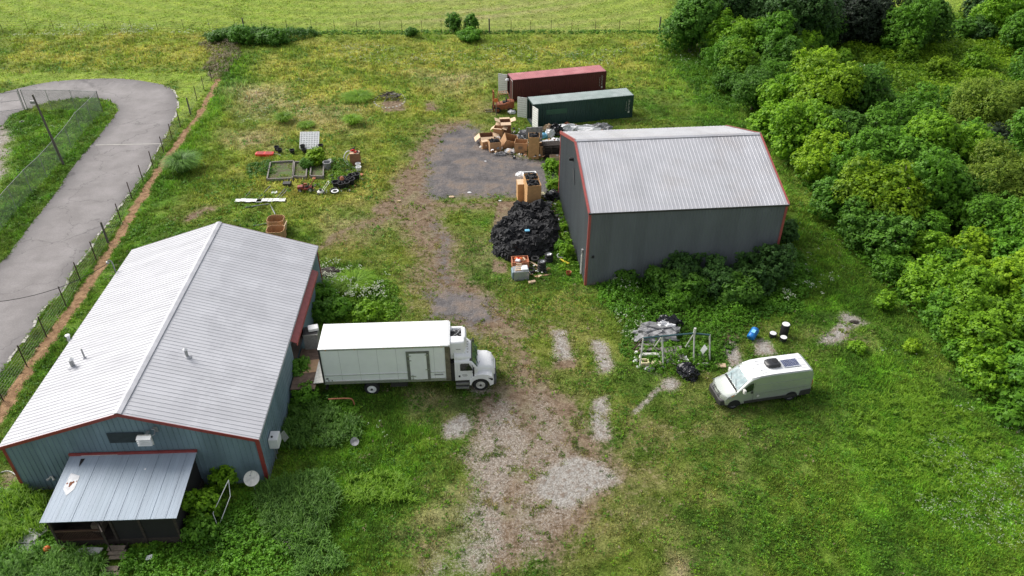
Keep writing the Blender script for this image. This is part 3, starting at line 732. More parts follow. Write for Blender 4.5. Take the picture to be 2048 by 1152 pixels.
def build_grass():
    VV, CC = [], []
    for n, y0, y1, hs, ws in ((60000, 8, 23, .13, .026), (150000, 23, 38, .13, .022), (150000, 38, 60, .15, .030), (90000, 60, 90, .19, .045), (60000, 90, 140, .24, .07)):
        x, y = scatter(n, y0, y1)
        m = masks(x, y)
        bare = np.maximum.reduce([m['white'] * 1.0, m['dirt'] * 0.95, m['grey'] * 1.0, m['path'] * 1.1])
        clump = fbm(x, y, 0.8, 77, 3)
        sprig = (fbm(x, y, 0.45, 91, 2) > .66) & (bare < 1.06) & (m['path'] < .5) & (m['grey'] < .8)
        keep = ((RNG.random(n) > bare * 1.22) | sprig) & (m['road'] < RNG.uniform(-.02, .22, n)) & (clump > 0.28)
        for S in SOLID: keep &= sdf(S, x, y) < 0
        x, y = x[keep], y[keep]; m = {k: v[keep] for k, v in m.items()}; cl = clump[keep]
        h = hs * (0.15 + 3.4 * np.clip(cl - .22, 0, 1) ** 1.3 + 1.5 * np.clip(m['lush'] * (cl - .2) * 1.6, 0, 1) + 0.35 * m['dry']) * (1 - 0.6 * np.clip(m['mown'], 0, 1)) * (1 - .4 * np.clip(bare[keep], 0, 1))
        c = grass_col(x, y, m) * 1.9
        v, cc = blades(x, y, h, np.full(len(x), ws), c, 4)
        VV.append(v); CC.append(cc)
    o = fast_mesh('grass', np.concatenate(VV), 3, M['grass'], {'col': np.concatenate(CC)})
    tag(o, 'rough green and straw coloured grass over the yard and field', 'grass', kind='stuff')
build_grass()
# ------------------------------------------------------------------ foliage
def unit(a): return a / np.maximum(np.linalg.norm(a, axis=1, keepdims=True), 1e-6)
def leaf_quads(pos, nrm, size, tint, rng, aspect=0.62):
    n = len(pos)
    nrm = unit(nrm)
    t = unit(np.cross(nrm, rng.normal(0, 1, (n, 3)))); b = np.cross(nrm, t)
    s = (size * rng.uniform(0.7, 1.3, n))[:, None]
    V = np.empty((n, 4, 3), dtype=np.float32)
    V[:, 0] = pos - t * s; V[:, 1] = pos - b * s * aspect - nrm * s * .12; V[:, 2] = pos + t * s; V[:, 3] = pos + b * s * aspect - nrm * s * .12
    return V.reshape(-1, 3), np.repeat(tint, 4)
def crown_points(seed, rx, rz, lobes, puffs, per, leaf, pr, skirt=True, tip=0.5):
    """leaves gathered in puffs on the skin of overlapping lobes; centre of the crown at the origin"""
    g = np.random.default_rng(seed)
    L = [np.array([g.uniform(-.12, .12), g.uniform(-.12, .12), -.05])]; Rr = [0.56]
    for i in range(lobes):
        a = 2 * np.pi * (i + g.uniform(-.3, .3)) / lobes * 2.4; e = g.uniform(-0.75, 0.95)
        d = np.array([math.cos(a) * math.cos(e), math.sin(a) * math.cos(e), math.sin(e)])
        L.append(d * g.uniform(0.42, 0.82)); Rr.append(g.uniform(0.20, 0.44))
    L, Rr = np.array(L), np.array(Rr)
    w = Rr ** 2; idx = g.choice(len(L), puffs * 2, p=w / w.sum())
    d = unit(g.normal(0, 1, (puffs * 2, 3)) + np.array([0, 0, 0.25]))
    P = L[idx] + d * (Rr[idx] * g.uniform(0.72, 1.28, puffs * 2))[:, None]
    dd = np.linalg.norm(P[:, None, :] - L[None], axis=2) / Rr[None]
    dd[np.arange(len(P)), idx] = 9
    ok = dd.min(1) > 0.86
    P, d = P[ok][:puffs], d[ok][:puffs]
    P = P * np.array([rx, rx, rz]); n = len(P)
    pt = g.uniform(0, 1, n)
    prr = pr * g.uniform(0.6, 1.35, n)
    q = n * per
    off = unit(g.normal(0, 1, (q, 3)) + np.repeat(d, per, 0) * 0.7 + np.array([0, 0, .45])) * (np.repeat(prr, per) * g.uniform(0.45, 1.0, q))[:, None]
    pos = np.repeat(P, per, 0) + off
    nr = unit(off) * 0.8 + np.repeat(d, per, 0) * 0.45 + np.array([0, 0, 0.55]) + g.normal(0, 0.35, (q, 3))
    # leaves towards the top of each puff get a paler tint
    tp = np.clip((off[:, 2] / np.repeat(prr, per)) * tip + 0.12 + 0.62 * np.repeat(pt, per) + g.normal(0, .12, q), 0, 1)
    # darker inner leaves so that the crown is not hollow
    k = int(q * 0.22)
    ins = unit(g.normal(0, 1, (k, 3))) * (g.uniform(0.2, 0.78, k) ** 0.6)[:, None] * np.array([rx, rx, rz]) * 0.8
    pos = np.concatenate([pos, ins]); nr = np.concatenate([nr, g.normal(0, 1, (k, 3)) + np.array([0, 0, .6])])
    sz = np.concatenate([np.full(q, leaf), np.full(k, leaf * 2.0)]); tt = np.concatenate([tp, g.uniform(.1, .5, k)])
    v, t = leaf_quads(pos, nr, sz, tt, g)
    return v, t
def ground_fill(v, zc):
    v = v.copy(); v[:, 2] = np.maximum(v[:, 2] + zc, 0.03); return v
KIND_SPEC = {  # lobes, puffs, leaves per puff, leaf length (of crown radius 1 m scaled), puff radius
    'round': (14, 820, 16, 0.125, 0.32), 'loose': (12, 620, 16, 0.135, 0.36), 'tall': (14, 860, 16, 0.125, 0.33), 'soft': (15, 1300, 12, 0.095, 0.28),
}
_PROTO = {}
def tree_proto(kind, matn, seed, rad, zr):
    key = (kind, matn, seed, round(rad), round(zr * 4))
    if key in _PROTO: return _PROTO[key]
    lobes, puffs, per, leaf, pr = KIND_SPEC[kind]
    k = max(rad, 1.2)
    f = min(1.6, max(0.22, (k / 3.2) ** 1.7))
    v, t = crown_points(seed, rad, rad * zr, lobes, int(puffs * f), per, leaf * min(1.2, .62 + k * 0.13), pr * min(1.5, 0.5 + k * .2))
    v = ground_fill(v, rad * zr * 0.93)
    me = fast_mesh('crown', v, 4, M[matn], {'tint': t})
    mesh = me.data; bpy.data.objects.remove(me)
    g = random.Random(seed); mb = MB(); H = rad * zr * 1.3
    pts = [Vector((0, 0, -0.05))]
    for i in range(4): pts.append(pts[-1] + Vector((g.uniform(-.12, .12) * rad, g.uniform(-.12, .12) * rad, H / 4)))
    r0 = 0.06 + rad * 0.045
    for i in range(4): mb.tube(pts[i], pts[i + 1], r0 * (1 - i * .2), r0 * (.8 - i * .2), 8)
    for i in range(7):
        b = pts[1 + i % 3]; a = i * 0.9 + g.uniform(0, .6)
        e = b + Vector((math.cos(a) * rad * .55, math.sin(a) * rad * .55, rad * zr * g.uniform(.25, .6)))
        mid = b.lerp(e, .5) + Vector((0, 0, .12 * rad)); mb.tube(b, mid, r0 * .42, r0 * .28, 6); mb.tube(mid, e, r0 * .28, r0 * .1, 6)
    tk = mb.build('trunk', M['bark']); tm = tk.data; bpy.data.objects.remove(tk)
    _PROTO[key] = (mesh, tm)
    return _PROTO[key]
def tree(cx, cy, rpx, matn, label, kind='round', zr=1.0, seed=None, name='tree', cat='tree', group=None):
    z = 2.0
    for _ in range(6):
        p = at(cx, cy, z); r = rpx * dist(p) / CAM_F; z = r * zr * 0.93
    seed = seed if seed is not None else (int(cx) * 7 + int(cy)) % 8 + 1
    rr = max(1.0, round(r)); mesh, tm = tree_proto(kind, matn, seed, rr, zr)
    s = r / rr
    o = thing(name, label, cat, (p.x, p.y, 0), random.uniform(0, 6.28), group)
    o.scale = (s, s, s)
    for nm, me in (('crown', mesh), ('trunk', tm)):
        c = link(bpy.data.objects.new(nm, me)); c.parent = o
    return o

TREES = [
 # cx, cy, radius px, leaf, shape, vertical ratio, label
 (1384, 42, 50, 'deep', 'round', 1.05, 'dark rounded tree where the field fence meets the tree line, furthest left at the top'),
 (1462, 18, 52, 'dark', 'round', 1.1, 'dark green tree at the top edge, second from the left of the back row'),
 (1535, 22, 52, 'dark', 'round', 1.1, 'dark green tree at the top edge, third from the left of the back row'),
 (1600, 30, 56, 'dark', 'tall', 1.15, 'tall dark green tree left of the very dark brownish one in the back row'),
 (1640, 62, 34, 'deep', 'round', 1.1, 'small dark tree in front of the tall dark back row tree'),
 (1698, 36, 46, 'brown', 'round', 1.0, 'very dark brownish tree at the top edge'),
 (1745, 28, 40, 'brown', 'round', 1.1, 'very dark narrow tree right of the brownish one'),
 (1775, 42, 26, 'deep', 'round', 1.0, 'small blue green bush at the right foot of the very dark trees'),
 (1812, 52, 38, 'mid', 'round', 1.15, 'mid green tree with sunlit left side standing apart on the far scrub'),
 (1848, 32, 42, 'deep', 'round', 1.1, 'dark green tree joined to the right of the lone mid green tree'),
 (1955, 14, 22, 'dark', 'round', 1.0, 'small dark cone of a tree at the edge of the far mown field'),
 (1925, 52, 20, 'deep', 'round', 0.9, 'small dark green bush at the far end of the scrub'),
 (1968, 56, 20, 'dark', 'round', 0.9, 'dark bush right of the small dark green one at the far end of the scrub'),
 (2010, 22, 40, 'bright', 'loose', 1.0, 'bright yellow green tree in the top right corner'),
 (2055, 60, 36, 'mid', 'loose', 1.0, 'mid green tree cut by the right edge near the top'),
 (1443, 66, 36, 'bright', 'loose', 1.15, 'narrow bright green tree behind the fallen fence rails'),
 (1447, 112, 32, 'mid', 'loose', 1.1, 'green bushy tree directly behind the fallen fence rails'),
 (1492, 78, 36, 'bright', 'loose', 1.1, 'bright green tree second from the left in the front of the tree line'),
 (1478, 122, 34, 'bright', 'loose', 1.2, 'bright green tree leaning over the grass strip'),
 (1544, 74, 38, 'mid', 'round', 1.3, 'tall pale topped green tree in front of the dark back row'),
 (1560, 112, 34, 'deep', 'round', 1.0, 'blue green bush under the pale topped tree'),
 (1602, 96, 32, 'bright', 'loose', 0.9, 'bright spreading bush below the tall dark tree'),
 (1672, 118, 22, 'bright', 'loose', 0.9, 'small bright bush at the left of the scrub'),
 (1455, 158, 26, 'deep', 'loose', 0.9, 'shaded bush at the tree line edge below the leaning tree'),
 (1508, 178, 40, 'deep', 'soft', 0.9, 'soft blue green bush bulging onto the grass strip'),
 (1545, 150, 36, 'mid', 'soft', 0.8, 'soft mid green bush between the bright trees'),
 (1622, 138, 42, 'lime', 'loose', 1.0, 'lime green tree top in the middle of the tree line'),
 (1565, 188, 44, 'bright', 'loose', 1.1, 'bright green tree left of the big lime crown'),
 (1640, 190, 58, 'lime', 'round', 1.15, 'big lime green crown beside the tree with white blossom'),
 (1722, 190, 46, 'deep', 'tall', 1.35, 'dark tall tree with white blossom at its tip'),
 (1540, 238, 34, 'bright', 'loose', 1.0, 'bright bush above the corner of the grey barn'),
 (1600, 262, 52, 'bright', 'round', 1.05, 'bright green tree right behind the grey barn roof corner'),
 (1690, 265, 52, 'deep', 'round', 1.0, 'deep green tree below the white blossom'),
 (1640, 318, 50, 'lime', 'loose', 0.9, 'lime green lower crown beyond the barn roof edge'),
 (1770, 262, 50, 'mid', 'round', 1.0, 'mid green tree right of the deep green crown'),
 (1840, 232, 46, 'mid', 'loose', 0.9, 'mid green tree at the lower edge of the open scrub'),
 (1800, 318, 54, 'mid', 'round', 1.0, 'rounded mid green crown in the middle of the wood'),
 (1875, 292, 56, 'bright', 'round', 1.05, 'bright leafed tree in the middle of the wood'),
 (1905, 200, 24, 'mid', 'loose', 0.9, 'small green bush amid the open scrub'),
 (1812, 100, 18, 'bright', 'loose', 1.0, 'small bright sapling alone in the open scrub'),
 (1880, 130, 20, 'lime', 'loose', 0.8, 'small lime bush in the middle of the open scrub'),
 (1955, 120, 22, 'bright', 'loose', 0.8, 'bright low bush right of the small lime one'),
 (1965, 215, 50, 'willow', 'soft', 0.95, 'feathery yellow green willow above the wood'),
 (2020, 195, 44, 'willow', 'soft', 0.9, 'feathery yellow green willow cut by the right edge'),
 (1950, 290, 40, 'mid', 'round', 1.0, 'green tree under the feathery willow'),
 (2010, 290, 36, 'brown', 'round', 0.8, 'dim brownish thicket right of the wood'),
 (2030, 262, 34, 'willow', 'soft', 0.8, 'yellow green bush above the dim thicket'),
 (2045, 325, 30, 'deep', 'round', 1.0, 'blue green bush at the right edge below the thicket'),
 (2005, 362, 58, 'willow', 'soft', 0.95, 'large feathery yellow willow right of the wood'),
 (1700, 340, 46, 'mid', 'loose', 1.0, 'green crown up and left of the yellowest tree'),
 (1672, 392, 40, 'deep', 'round', 1.0, 'blue green bush at the tree line edge facing the barn'),
 (1745, 330, 50, 'mid', 'round', 1.05, 'green crown directly behind the yellowest tree'),
 (1770, 385, 70, 'lime', 'round', 0.95, 'yellowest lime green tree right of the grey barn'),
 (1868, 372, 60, 'mid', 'round', 1.1, 'large mid green tree right of the yellowest one'),
 (1935, 385, 42, 'deep', 'round', 1.0, 'deep green tree between the wood and the yellow willow'),
 (1722, 450, 38, 'deep', 'round', 0.9, 'deep green bush under the left side of the yellowest tree'),
 (1785, 468, 44, 'deep', 'round', 0.9, 'dark bush under the yellowest tree'),
 (1850, 452, 40, 'mid', 'loose', 0.9, 'green bush right below the large mid green tree'),
 (1852, 492, 34, 'bright', 'loose', 1.0, 'upright bright bush below the yellowest tree'),
 (1942, 496, 38, 'lime', 'loose', 1.0, 'lime bush in the hollow of the wood'),
 (1900, 520, 34, 'mid', 'loose', 0.9, 'mid green bush left of the lime bush in the hollow'),
 (1985, 455, 48, 'mid', 'round', 0.9, 'mid green bush below the yellow willow'),
 (2035, 440, 40, 'deep', 'round', 0.9, 'deep green bush at the right edge below the yellow willow'),
 (2028, 505, 44, 'mid', 'round', 0.9, 'green bush at the right edge above the sunlit thicket'),
 (1800, 535, 34, 'mid', 'loose', 0.7, 'low green bush at the foot of the wood'),
 (1862, 560, 46, 'bright', 'round', 0.8, 'bright bush at the left end of the sunlit thicket'),
 (1935, 575, 52, 'bright', 'round', 0.9, 'bright bush in the middle of the sunlit thicket'),
 (2010, 560, 56, 'lime', 'round', 0.95, 'lime green bush at the top of the sunlit thicket'),
 (1900, 628, 40, 'mid', 'round', 0.8, 'mid green bush in the lower left of the sunlit thicket'),
 (1965, 650, 54, 'bright', 'round', 0.9, 'bright bush with yellow tips above the right hand grass'),
 (2035, 640, 56, 'bright', 'round', 1.0, 'bright bush cut by the right edge beside the yellow tipped one'),
 (1925, 690, 28, 'mid', 'loose', 0.8, 'small green bush at the grass edge below the sunlit thicket'),
 (1985, 728, 48, 'bright', 'round', 0.85, 'bright bush low in the sunlit thicket'),
 (2045, 738, 50, 'mid', 'round', 0.9, 'mid green bush at the right edge low in the thicket'),
 (2040, 800, 34, 'mid', 'loose', 0.8, 'lowest green bush of the thicket at the right edge'),
 # beyond the frame on the right
 (2110, 300, 70, 'mid', 'round', 1.0, 'mid green tree outside the right edge beside the willows'),
 (2120, 450, 70, 'bright', 'round', 1.0, 'bright tree outside the right edge beside the wood'),
 (2125, 620, 66, 'mid', 'round', 1.0, 'mid green bush outside the right edge beside the thicket'),
 (2110, 150, 60, 'mid', 'round', 1.0, 'mid green tree outside the right edge beside the scrub'),
]
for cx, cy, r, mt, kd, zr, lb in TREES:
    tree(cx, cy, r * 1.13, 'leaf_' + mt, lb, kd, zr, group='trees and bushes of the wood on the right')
for cx, cy, r, mt, zr, lb in [(906, 44, 15, 'deep', 1.3, 'small dark tree on the far field fence, left one of the pair'), (940, 46, 14, 'deep', 1.4, 'small thin dark tree on the far field fence, right one of the pair')]:
    tree(cx, cy, r, 'leaf_' + mt, lb, 'loose', zr, group='small trees on the far fence')
for cx, cy, r, mt, zr, lb in [(432, 76, 16, 'deep', .6, 'low dark bush on the fence corner, leftmost of the row'), (478, 72, 22, 'deep', .8, 'dark bush swallowing the thick fence corner post'), (545, 76, 26, 'deep', .5, 'broad blue green bush on the fence right of the corner post'), (820, 64, 12, 'deep', .7, 'tiny dark bush at the foot of the far fence'), (935, 70, 24, 'mid', .5, 'low green bush at the foot of the fence pair of trees')]:
    tree(cx, cy, r, 'leaf_' + mt, lb, 'loose', zr, name='bush', cat='bush', group='bushes along the far fence')
for cx, cy, r, mt, zr, lb in [
  (1365, 532, 40, 'dark', 1.07, 'dark bush against the long grey barn wall, leftmost of the row'), (1330, 560, 32, 'deep', 0.92, 'mid green bush in front of the left end of the barn wall bushes'), (1420, 512, 36, 'dark', 1.12, 'tall dark bush against the middle of the barn wall'),
  (1440, 552, 40, 'dark', 0.97, 'deep green bush in the middle of the barn wall row'), (1488, 514, 34, 'dark', 1.12, 'dark green bush right of the middle of the barn wall'), (1548, 522, 40, 'dark', 1.22, 'large dark bush at the right corner of the grey barn'),
  (1515, 558, 34, 'dark', 0.92, 'dark low bush left of the barn corner bush'), (1382, 577, 32, 'deep', 0.82, 'low mid green bush in the second row before the barn wall'), (1355, 594, 24, 'mid', 0.92, 'small bright bush in front of the barn wall row'),
  (1475, 582, 34, 'deep', 0.72, 'low weedy bush right in front of the barn wall row'), (1572, 462, 22, 'dark', 1.02, 'small dark bush round the right side corner of the barn'), (1250, 552, 22, 'deep', 0.82, 'small bush near the left end of the barn wall')]:
    tree(cx, cy, r, 'leaf_' + mt, lb, 'round', zr, name='bush', cat='bush', group='bushes against the grey barn')
for cx, cy, r, mt, zr, lb in [
  (603, 742, 22, 'deep', 1.2, 'dark upright bush against the blue barn wall beside the truck'), (612, 790, 24, 'mid', .8, 'leafy bush at the wall foot below the loading deck'), (645, 590, 24, 'mid', .9, 'dark bush with white flower heads at the blue barn corner'),
  (672, 618, 30, 'mid', .6, 'mid green leafy bush behind the truck box'), (735, 625, 28, 'bright', .5, 'green leafy bush behind the middle of the truck box'), (640, 625, 24, 'deep', .9, 'dark bush behind the grey cabinet'),
  (402, 1010, 34, 'bright', .95, 'bright green bush right of the porch'), (452, 950, 28, 'bright', 1.0, 'bright bush between the porch and the satellite dish'), (400, 1060, 30, 'mid', .8, 'mid green bush at the right foot of the porch'),
  (630, 314, 19, 'lime', .9, 'round lime green bush among the raised garden beds'), (612, 330, 12, 'deep', .8, 'small blue green bush in the middle garden bed'),
  (1102, 330, 16, 'bright', .8, 'bright bush at the corner of the barn gable beside the pallets'), (1106, 372, 15, 'bright', .9, 'bright bush against the barn gable beside the box stack'), (1125, 455, 10, 'bright', .9, 'small bright bush behind the black heap'), (1133, 500, 15, 'bright', 1.2, 'tall bright weed at the foot of the barn gable'),
  (1120, 490, 12, 'mid', .9, 'green weed between the black heap and the gable'), (1825, 690, 14, 'lime', .7, 'small lime weed at the end of the pale gravel patch'), (1770, 600, 18, 'bright', 1.0, 'bright sapling on the grass above the pale gravel patch'), (1715, 690, 16, 'bright', .6, 'bright low weed beside the pale gravel patch')]:
    tree(cx, cy, r, 'leaf_' + mt, lb, 'loose', zr, name='bush', cat='bush', group='bushes and tall weeds about the yard')

# ------------------------------------------------------------------ arching grass clumps
def arching(g, n, h, r, base=(0, 0), w=0.03):
    """long curved blades, 4 segments each; returns quad vertices and tint"""
    th = g.uniform(0, 2 * np.pi, n); b0 = g.uniform(0, .35, n) * r
    out_ = g.uniform(0.35, 1.0, n) * r; hh = h * g.uniform(0.55, 1.1, n)
    V = []; T = []
    d = np.stack([np.cos(th), np.sin(th)], -1); s = np.stack([-np.sin(th), np.cos(th)], -1)
    tn = g.uniform(0.1, .9, n)
    def P(t):
        rad = b0 + out_ * t ** 1.3; z = hh * (1.9 * t - 1.25 * t * t) / 0.72
        return rad, np.maximum(z, 0.02)
    for k in range(4):
        t0, t1 = k / 4, (k + 1) / 4
        r0, z0 = P(np.full(n, t0)); r1, z1 = P(np.full(n, t1)); w0 = w * (1 - t0 * .7); w1 = w * (1 - t1 * .85)
        q = np.empty((n, 4, 3), dtype=np.float32)
        for j, (rr, zz, ww) in enumerate(((r0, z0, -w0), (r0, z0, w0), (r1, z1, w1), (r1, z1, -w1))):
            q[:, j, 0] = base[0] + d[:, 0] * rr + s[:, 0] * ww; q[:, j, 1] = base[1] + d[:, 1] * rr + s[:, 1] * ww; q[:, j, 2] = zz
        V.append(q.reshape(-1, 3)); T.append(np.repeat(np.clip(tn + (t0 - .4) * .5, 0, 1), 4))
    return np.concatenate(V), np.concatenate(T)
for px, py, r, h, mt, lb in [(366, 344, 1.9, 1.5, 'leaf_blade', 'large blue green clump of tall arching grass beside the foot path'),
                             (568, 246, 1.25, .9, 'leaf_blade_lit', 'round bright grass clump left of the white flowering one'), (705, 250, 1.2, .9, 'leaf_blade_lit', 'round grass clump dotted with white flowers in the middle of the yard'),
                             (715, 200, 2.0, .6, 'leaf_blade_lit', 'wide low bright grass clump near the burn pile'), (612, 255, 1.0, .4, 'leaf_blade_lit', 'low bright tussock between the two round clumps'),
                             (712, 580, 1.6, 1.0, 'leaf_blade_lit', 'sunlit grass clump above the white flowers behind the truck')]:
    g = np.random.default_rng(int(px)); v, t = arching(g, 1500 if r > 1.5 else 900, h, r, w=.035)
    p = at(px, py); o = fast_mesh('grass_clump', v, 4, M[mt], {'tint': t}); o.location = (p.x, p.y, 0)
    single(o, lb, 'grass clump', 'clumps of tall grass in the yard')

# ------------------------------------------------------------------ stuff: weeds, scrub and wild flowers
def inside_poly(poly, n, g):
    P = np.array(poly); x = g.uniform(P[:, 0].min(), P[:, 0].max(), n); y = g.uniform(P[:, 1].min(), P[:, 1].max(), n)
    k = sdf(poly, x, y) > -0.1
    for S in SOLID: k &= sdf(S, x, y) < 0.05
    return x[k], y[k]
def weeds(name, poly_px, n, hmax, leaf, mat, label, cat, seed, per=8, pr=0.3, scale=4.0):
    g = np.random.default_rng(seed); poly = W(poly_px)
    x, y = inside_poly(poly, n, g)
    e = np.clip(sdf(poly, x, y) / 1.5 + .25, 0.1, 1)
    hh = hmax * e * (0.15 + 1.15 * np.clip(fbm(x, y, scale, seed, 3) - .25, 0, 1) * 1.5)
    z = hh * g.uniform(0.25, 1.0, len(x))
    q = len(x) * per; off = unit(g.normal(0, 1, (q, 3)) + np.array([0, 0, .4])) * (pr * g.uniform(.3, 1.0, q))[:, None]
    pos = np.repeat(np.stack([x, y, z], -1), per, 0) + off; pos[:, 2] = np.maximum(pos[:, 2], 0.04)
    nr = unit(off) * .7 + np.array([0, 0, .9]) + g.normal(0, .4, (q, 3))
    t = np.clip(np.repeat(fbm(x, y, 1.6, seed + 3, 3), per) * 1.3 - .3 + off[:, 2] / pr * .25 + g.normal(0, .12, q), 0, 1)
    v, t = leaf_quads(pos, nr, np.full(q, leaf), t, g)
    o = fast_mesh(name, v, 4, M[mat], {'tint': t})
    return tag(o, label, cat, kind='stuff')
weeds('scrub', [(1400, 100), (1470, 150), (1520, 240), (1575, 330), (1655, 420), (1690, 490), (1760, 560), (1800, 600), (1880, 680), (1930, 760), (2010, 850), (2200, 900), (2200, 320), (1960, 260), (1850, 230), (1740, 150), (1640, 90), (1640, 60), (1500, 50)],
      30000, 1.9, .15, 'leaf_mid', 'dense green underbrush filling the wood on the right', 'underbrush', 101, per=7, pr=.45, scale=6)
weeds('scrub', [(1640, 95), (1760, 80), (1900, 30), (2060, 20), (2200, 40), (2200, 330), (1960, 270), (1850, 240), (1740, 160)],
      30000, 1.6, .15, 'leaf_lime', 'sunlit low scrub between the far field and the wood', 'underbrush', 102, per=6, pr=.45, scale=5)
weeds('weeds', [(620, 560), (660, 545), (790, 570), (800, 640), (640, 650)], 1500, .8, .09, 'leaf_bright', 'leafy weeds between the blue barn and the truck', 'weeds', 103, pr=.25, scale=2)
weeds('weeds', [(1190, 555), (1600, 500), (1625, 560), (1600, 620), (1460, 655), (1250, 640), (1200, 600)], 5200, 1.0, .09, 'leaf_mid', 'leafy weeds along the foot of the grey barn wall', 'weeds', 104, pr=.25, scale=2.5)
weeds('weeds', [(1255, 640), (1480, 645), (1490, 665), (1430, 740), (1290, 745), (1240, 700)], 1600, .6, .08, 'leaf_mid', 'weeds growing through the junk around the swing frame', 'weeds', 105, pr=.2, scale=1.5)
weeds('weeds', [(560, 780), (700, 790), (720, 830), (600, 850), (575, 830)], 900, .7, .08, 'leaf_mid', 'leafy weeds below the truck tail by the blue barn', 'weeds', 106, pr=.2, scale=1.5)
weeds('weeds', [(-40, 990), (70, 985), (110, 1050), (130, 1105), (375, 1080), (500, 990), (640, 1010), (660, 1080), (590, 1180), (-40, 1180)], 5200, .75, .075, 'leaf_mid', 'leafy weeds over the ground in front of the porch', 'weeds', 107, pr=.2, scale=1.6)
weeds('weeds', [(1088, 330), (1122, 320), (1135, 430), (1165, 545), (1120, 540), (1108, 450)], 900, .9, .09, 'leaf_bright', 'bright weeds along the foot of the barn gable', 'weeds', 108, pr=.2, scale=1.2)
weeds('weeds', [(490, 335), (545, 322), (550, 350), (500, 360)], 380, .7, .09, 'leaf_mid', 'weeds left of the garden beds', 'weeds', 109, pr=.2, scale=1.2)
weeds('weeds', [(655, 318), (715, 330), (722, 352), (660, 372)], 420, .8, .09, 'leaf_bright', 'bright weeds between the garden beds and the pots', 'weeds', 110, pr=.2, scale=1.2)
weeds('weeds', [(1335, 120), (1420, 105), (1470, 160), (1470, 240), (1400, 200)], 1800, .8, .10, 'leaf_mid', 'weeds spilling from the wood onto the grass strip', 'weeds', 111, pr=.3, scale=2)
weeds('dead_brush', [(395, 90), (472, 84), (480, 115), (445, 155), (428, 165), (405, 140), (425, 115)], 1300, .9, .09, 'leaf_dead', 'dead brown brush on the fence below the corner bushes', 'brush', 112, pr=.3, scale=2)
weeds('weeds', [(440, 62), (600, 62), (640, 72), (590, 84), (500, 95), (400, 78)], 2400, 1.5, .12, 'leaf_deep', 'dark weeds along the fence corner', 'weeds', 113, pr=.3, scale=2)
weeds('weeds', [(480, 64), (1335, 60), (1340, 66), (480, 72)], 1100, .35, .12, 'leaf_mid', 'weeds under the wires of the far fence', 'weeds', 114, pr=.25, scale=3)

def groundweeds(n, y0, y1, leaf, mat, label, seed, thr, per=5, lush=0.0):
    g = np.random.default_rng(seed); x, y = scatter(n, y0, y1); m = masks(x, y)
    a = fbm(x, y, 1.3, seed, 3) * .55 + fbm(x, y, 6, seed + 5, 2) * .25 + fbm(x, y, .5, seed + 7, 2) * .20
    bare = np.maximum.reduce([m['white'], m['dirt'], m['grey'] * 1.1, m['path'] * 1.2])
    k = (a + lush * m['lush'] > thr) & (g.random(n) > bare * 1.1) & (m['road'] < -.1) & (m['mown'] < .5)
    for S in SOLID: k &= sdf(S, x, y) < 0
    x, y, a = x[k], y[k], a[k]; q = len(x) * per
    pos = np.repeat(np.stack([x, y, np.full(len(x), .07)], -1), per, 0) + g.normal(0, leaf * .9, (q, 3)) * np.array([1, 1, .0]) + np.abs(g.normal(0, 1, (q, 1))) * np.array([0, 0, 1]) * leaf * 1.1
    v, t = leaf_quads(pos, g.normal(0, .45, (q, 3)) + np.array([0, 0, 1.]), np.full(q, leaf), np.clip(np.repeat(g.uniform(0, .75, len(x)), per) + g.normal(0, .18, q), 0, 1), g, .7)
    return tag(fast_mesh('weeds', v, 4, M[mat], {'tint': t}), label, 'weeds', kind='stuff')
groundweeds(70000, 14, 58, .050, 'leaf_mid', 'low broad leaved weeds among the grass of the near yard', 401, .52, lush=.03)
groundweeds(40000, 23, 62, .055, 'leaf_bright', 'low bright weeds among the grass of the near yard', 402, .545, lush=.05)
groundweeds(36000, 58, 112, .085, 'leaf_mid', 'low weeds among the grass of the far yard', 403, .54, lush=.03)
groundweeds(9000, 23, 60, .050, 'leaf_dead', 'dry brown stalks and thatch in the near grass', 404, .545, lush=-.1)
def tallgrass(name, poly_px, n, h, r, mat, label, seed):
    g = np.random.default_rng(seed); x, y = inside_poly(W(poly_px), n, g); VV, TT = [], []
    for a, b in zip(x, y):
        v, t = arching(g, 16, h * g.uniform(.6, 1.2), r * g.uniform(.6, 1.2), (a, b), .030); VV.append(v); TT.append(np.clip(t * .7 + g.uniform(-.1, .4), 0, 1))
    o = fast_mesh(name, np.concatenate(VV), 4, M[mat], {'tint': np.concatenate(TT)})
    return tag(o, label, 'tall grass', kind='stuff')
tallgrass('tall_grass', [(-40, 1000), (60, 985), (110, 1040), (100, 1070), (20, 1100), (-40, 1180)], 360, .9, .55, 'leaf_blade_lit', 'tall arching grass left of the porch', 201)
tallgrass('tall_grass', [(10, 1120), (130, 1110), (230, 1130), (230, 1180), (0, 1180)], 240, .8, .5, 'leaf_blade', 'tall grass in front of the porch', 202)
tallgrass('tall_grass', [(520, 985), (650, 960), (680, 1010), (640, 1080), (600, 1120), (540, 1060)], 520, .9, .6, 'leaf_blade', 'tall arching grass right of the satellite dish', 203)
tallgrass('tall_grass', [(560, 830), (640, 810), (720, 850), (720, 890), (620, 900), (560, 900)], 260, .6, .45, 'leaf_blade', 'tall grass beside the blue barn wall', 204)
tallgrass('tall_grass', [(700, 960), (800, 950), (830, 1010), (700, 1010)], 110, .5, .45, 'leaf_blade_lit', 'taller grass tufts left of the gravel drive', 205)
tallgrass('tall_grass', [(600, 1080), (650, 1070), (690, 1140), (600, 1170)], 120, .6, .45, 'leaf_blade', 'tall grass beside the grey planks', 206)
tallgrass('tall_grass', [(1700, 800), (1860, 760), (2000, 900), (1900, 1000), (1750, 950)], 500, .35, .4, 'leaf_blade_lit', 'taller grass on the right hand slope', 207)

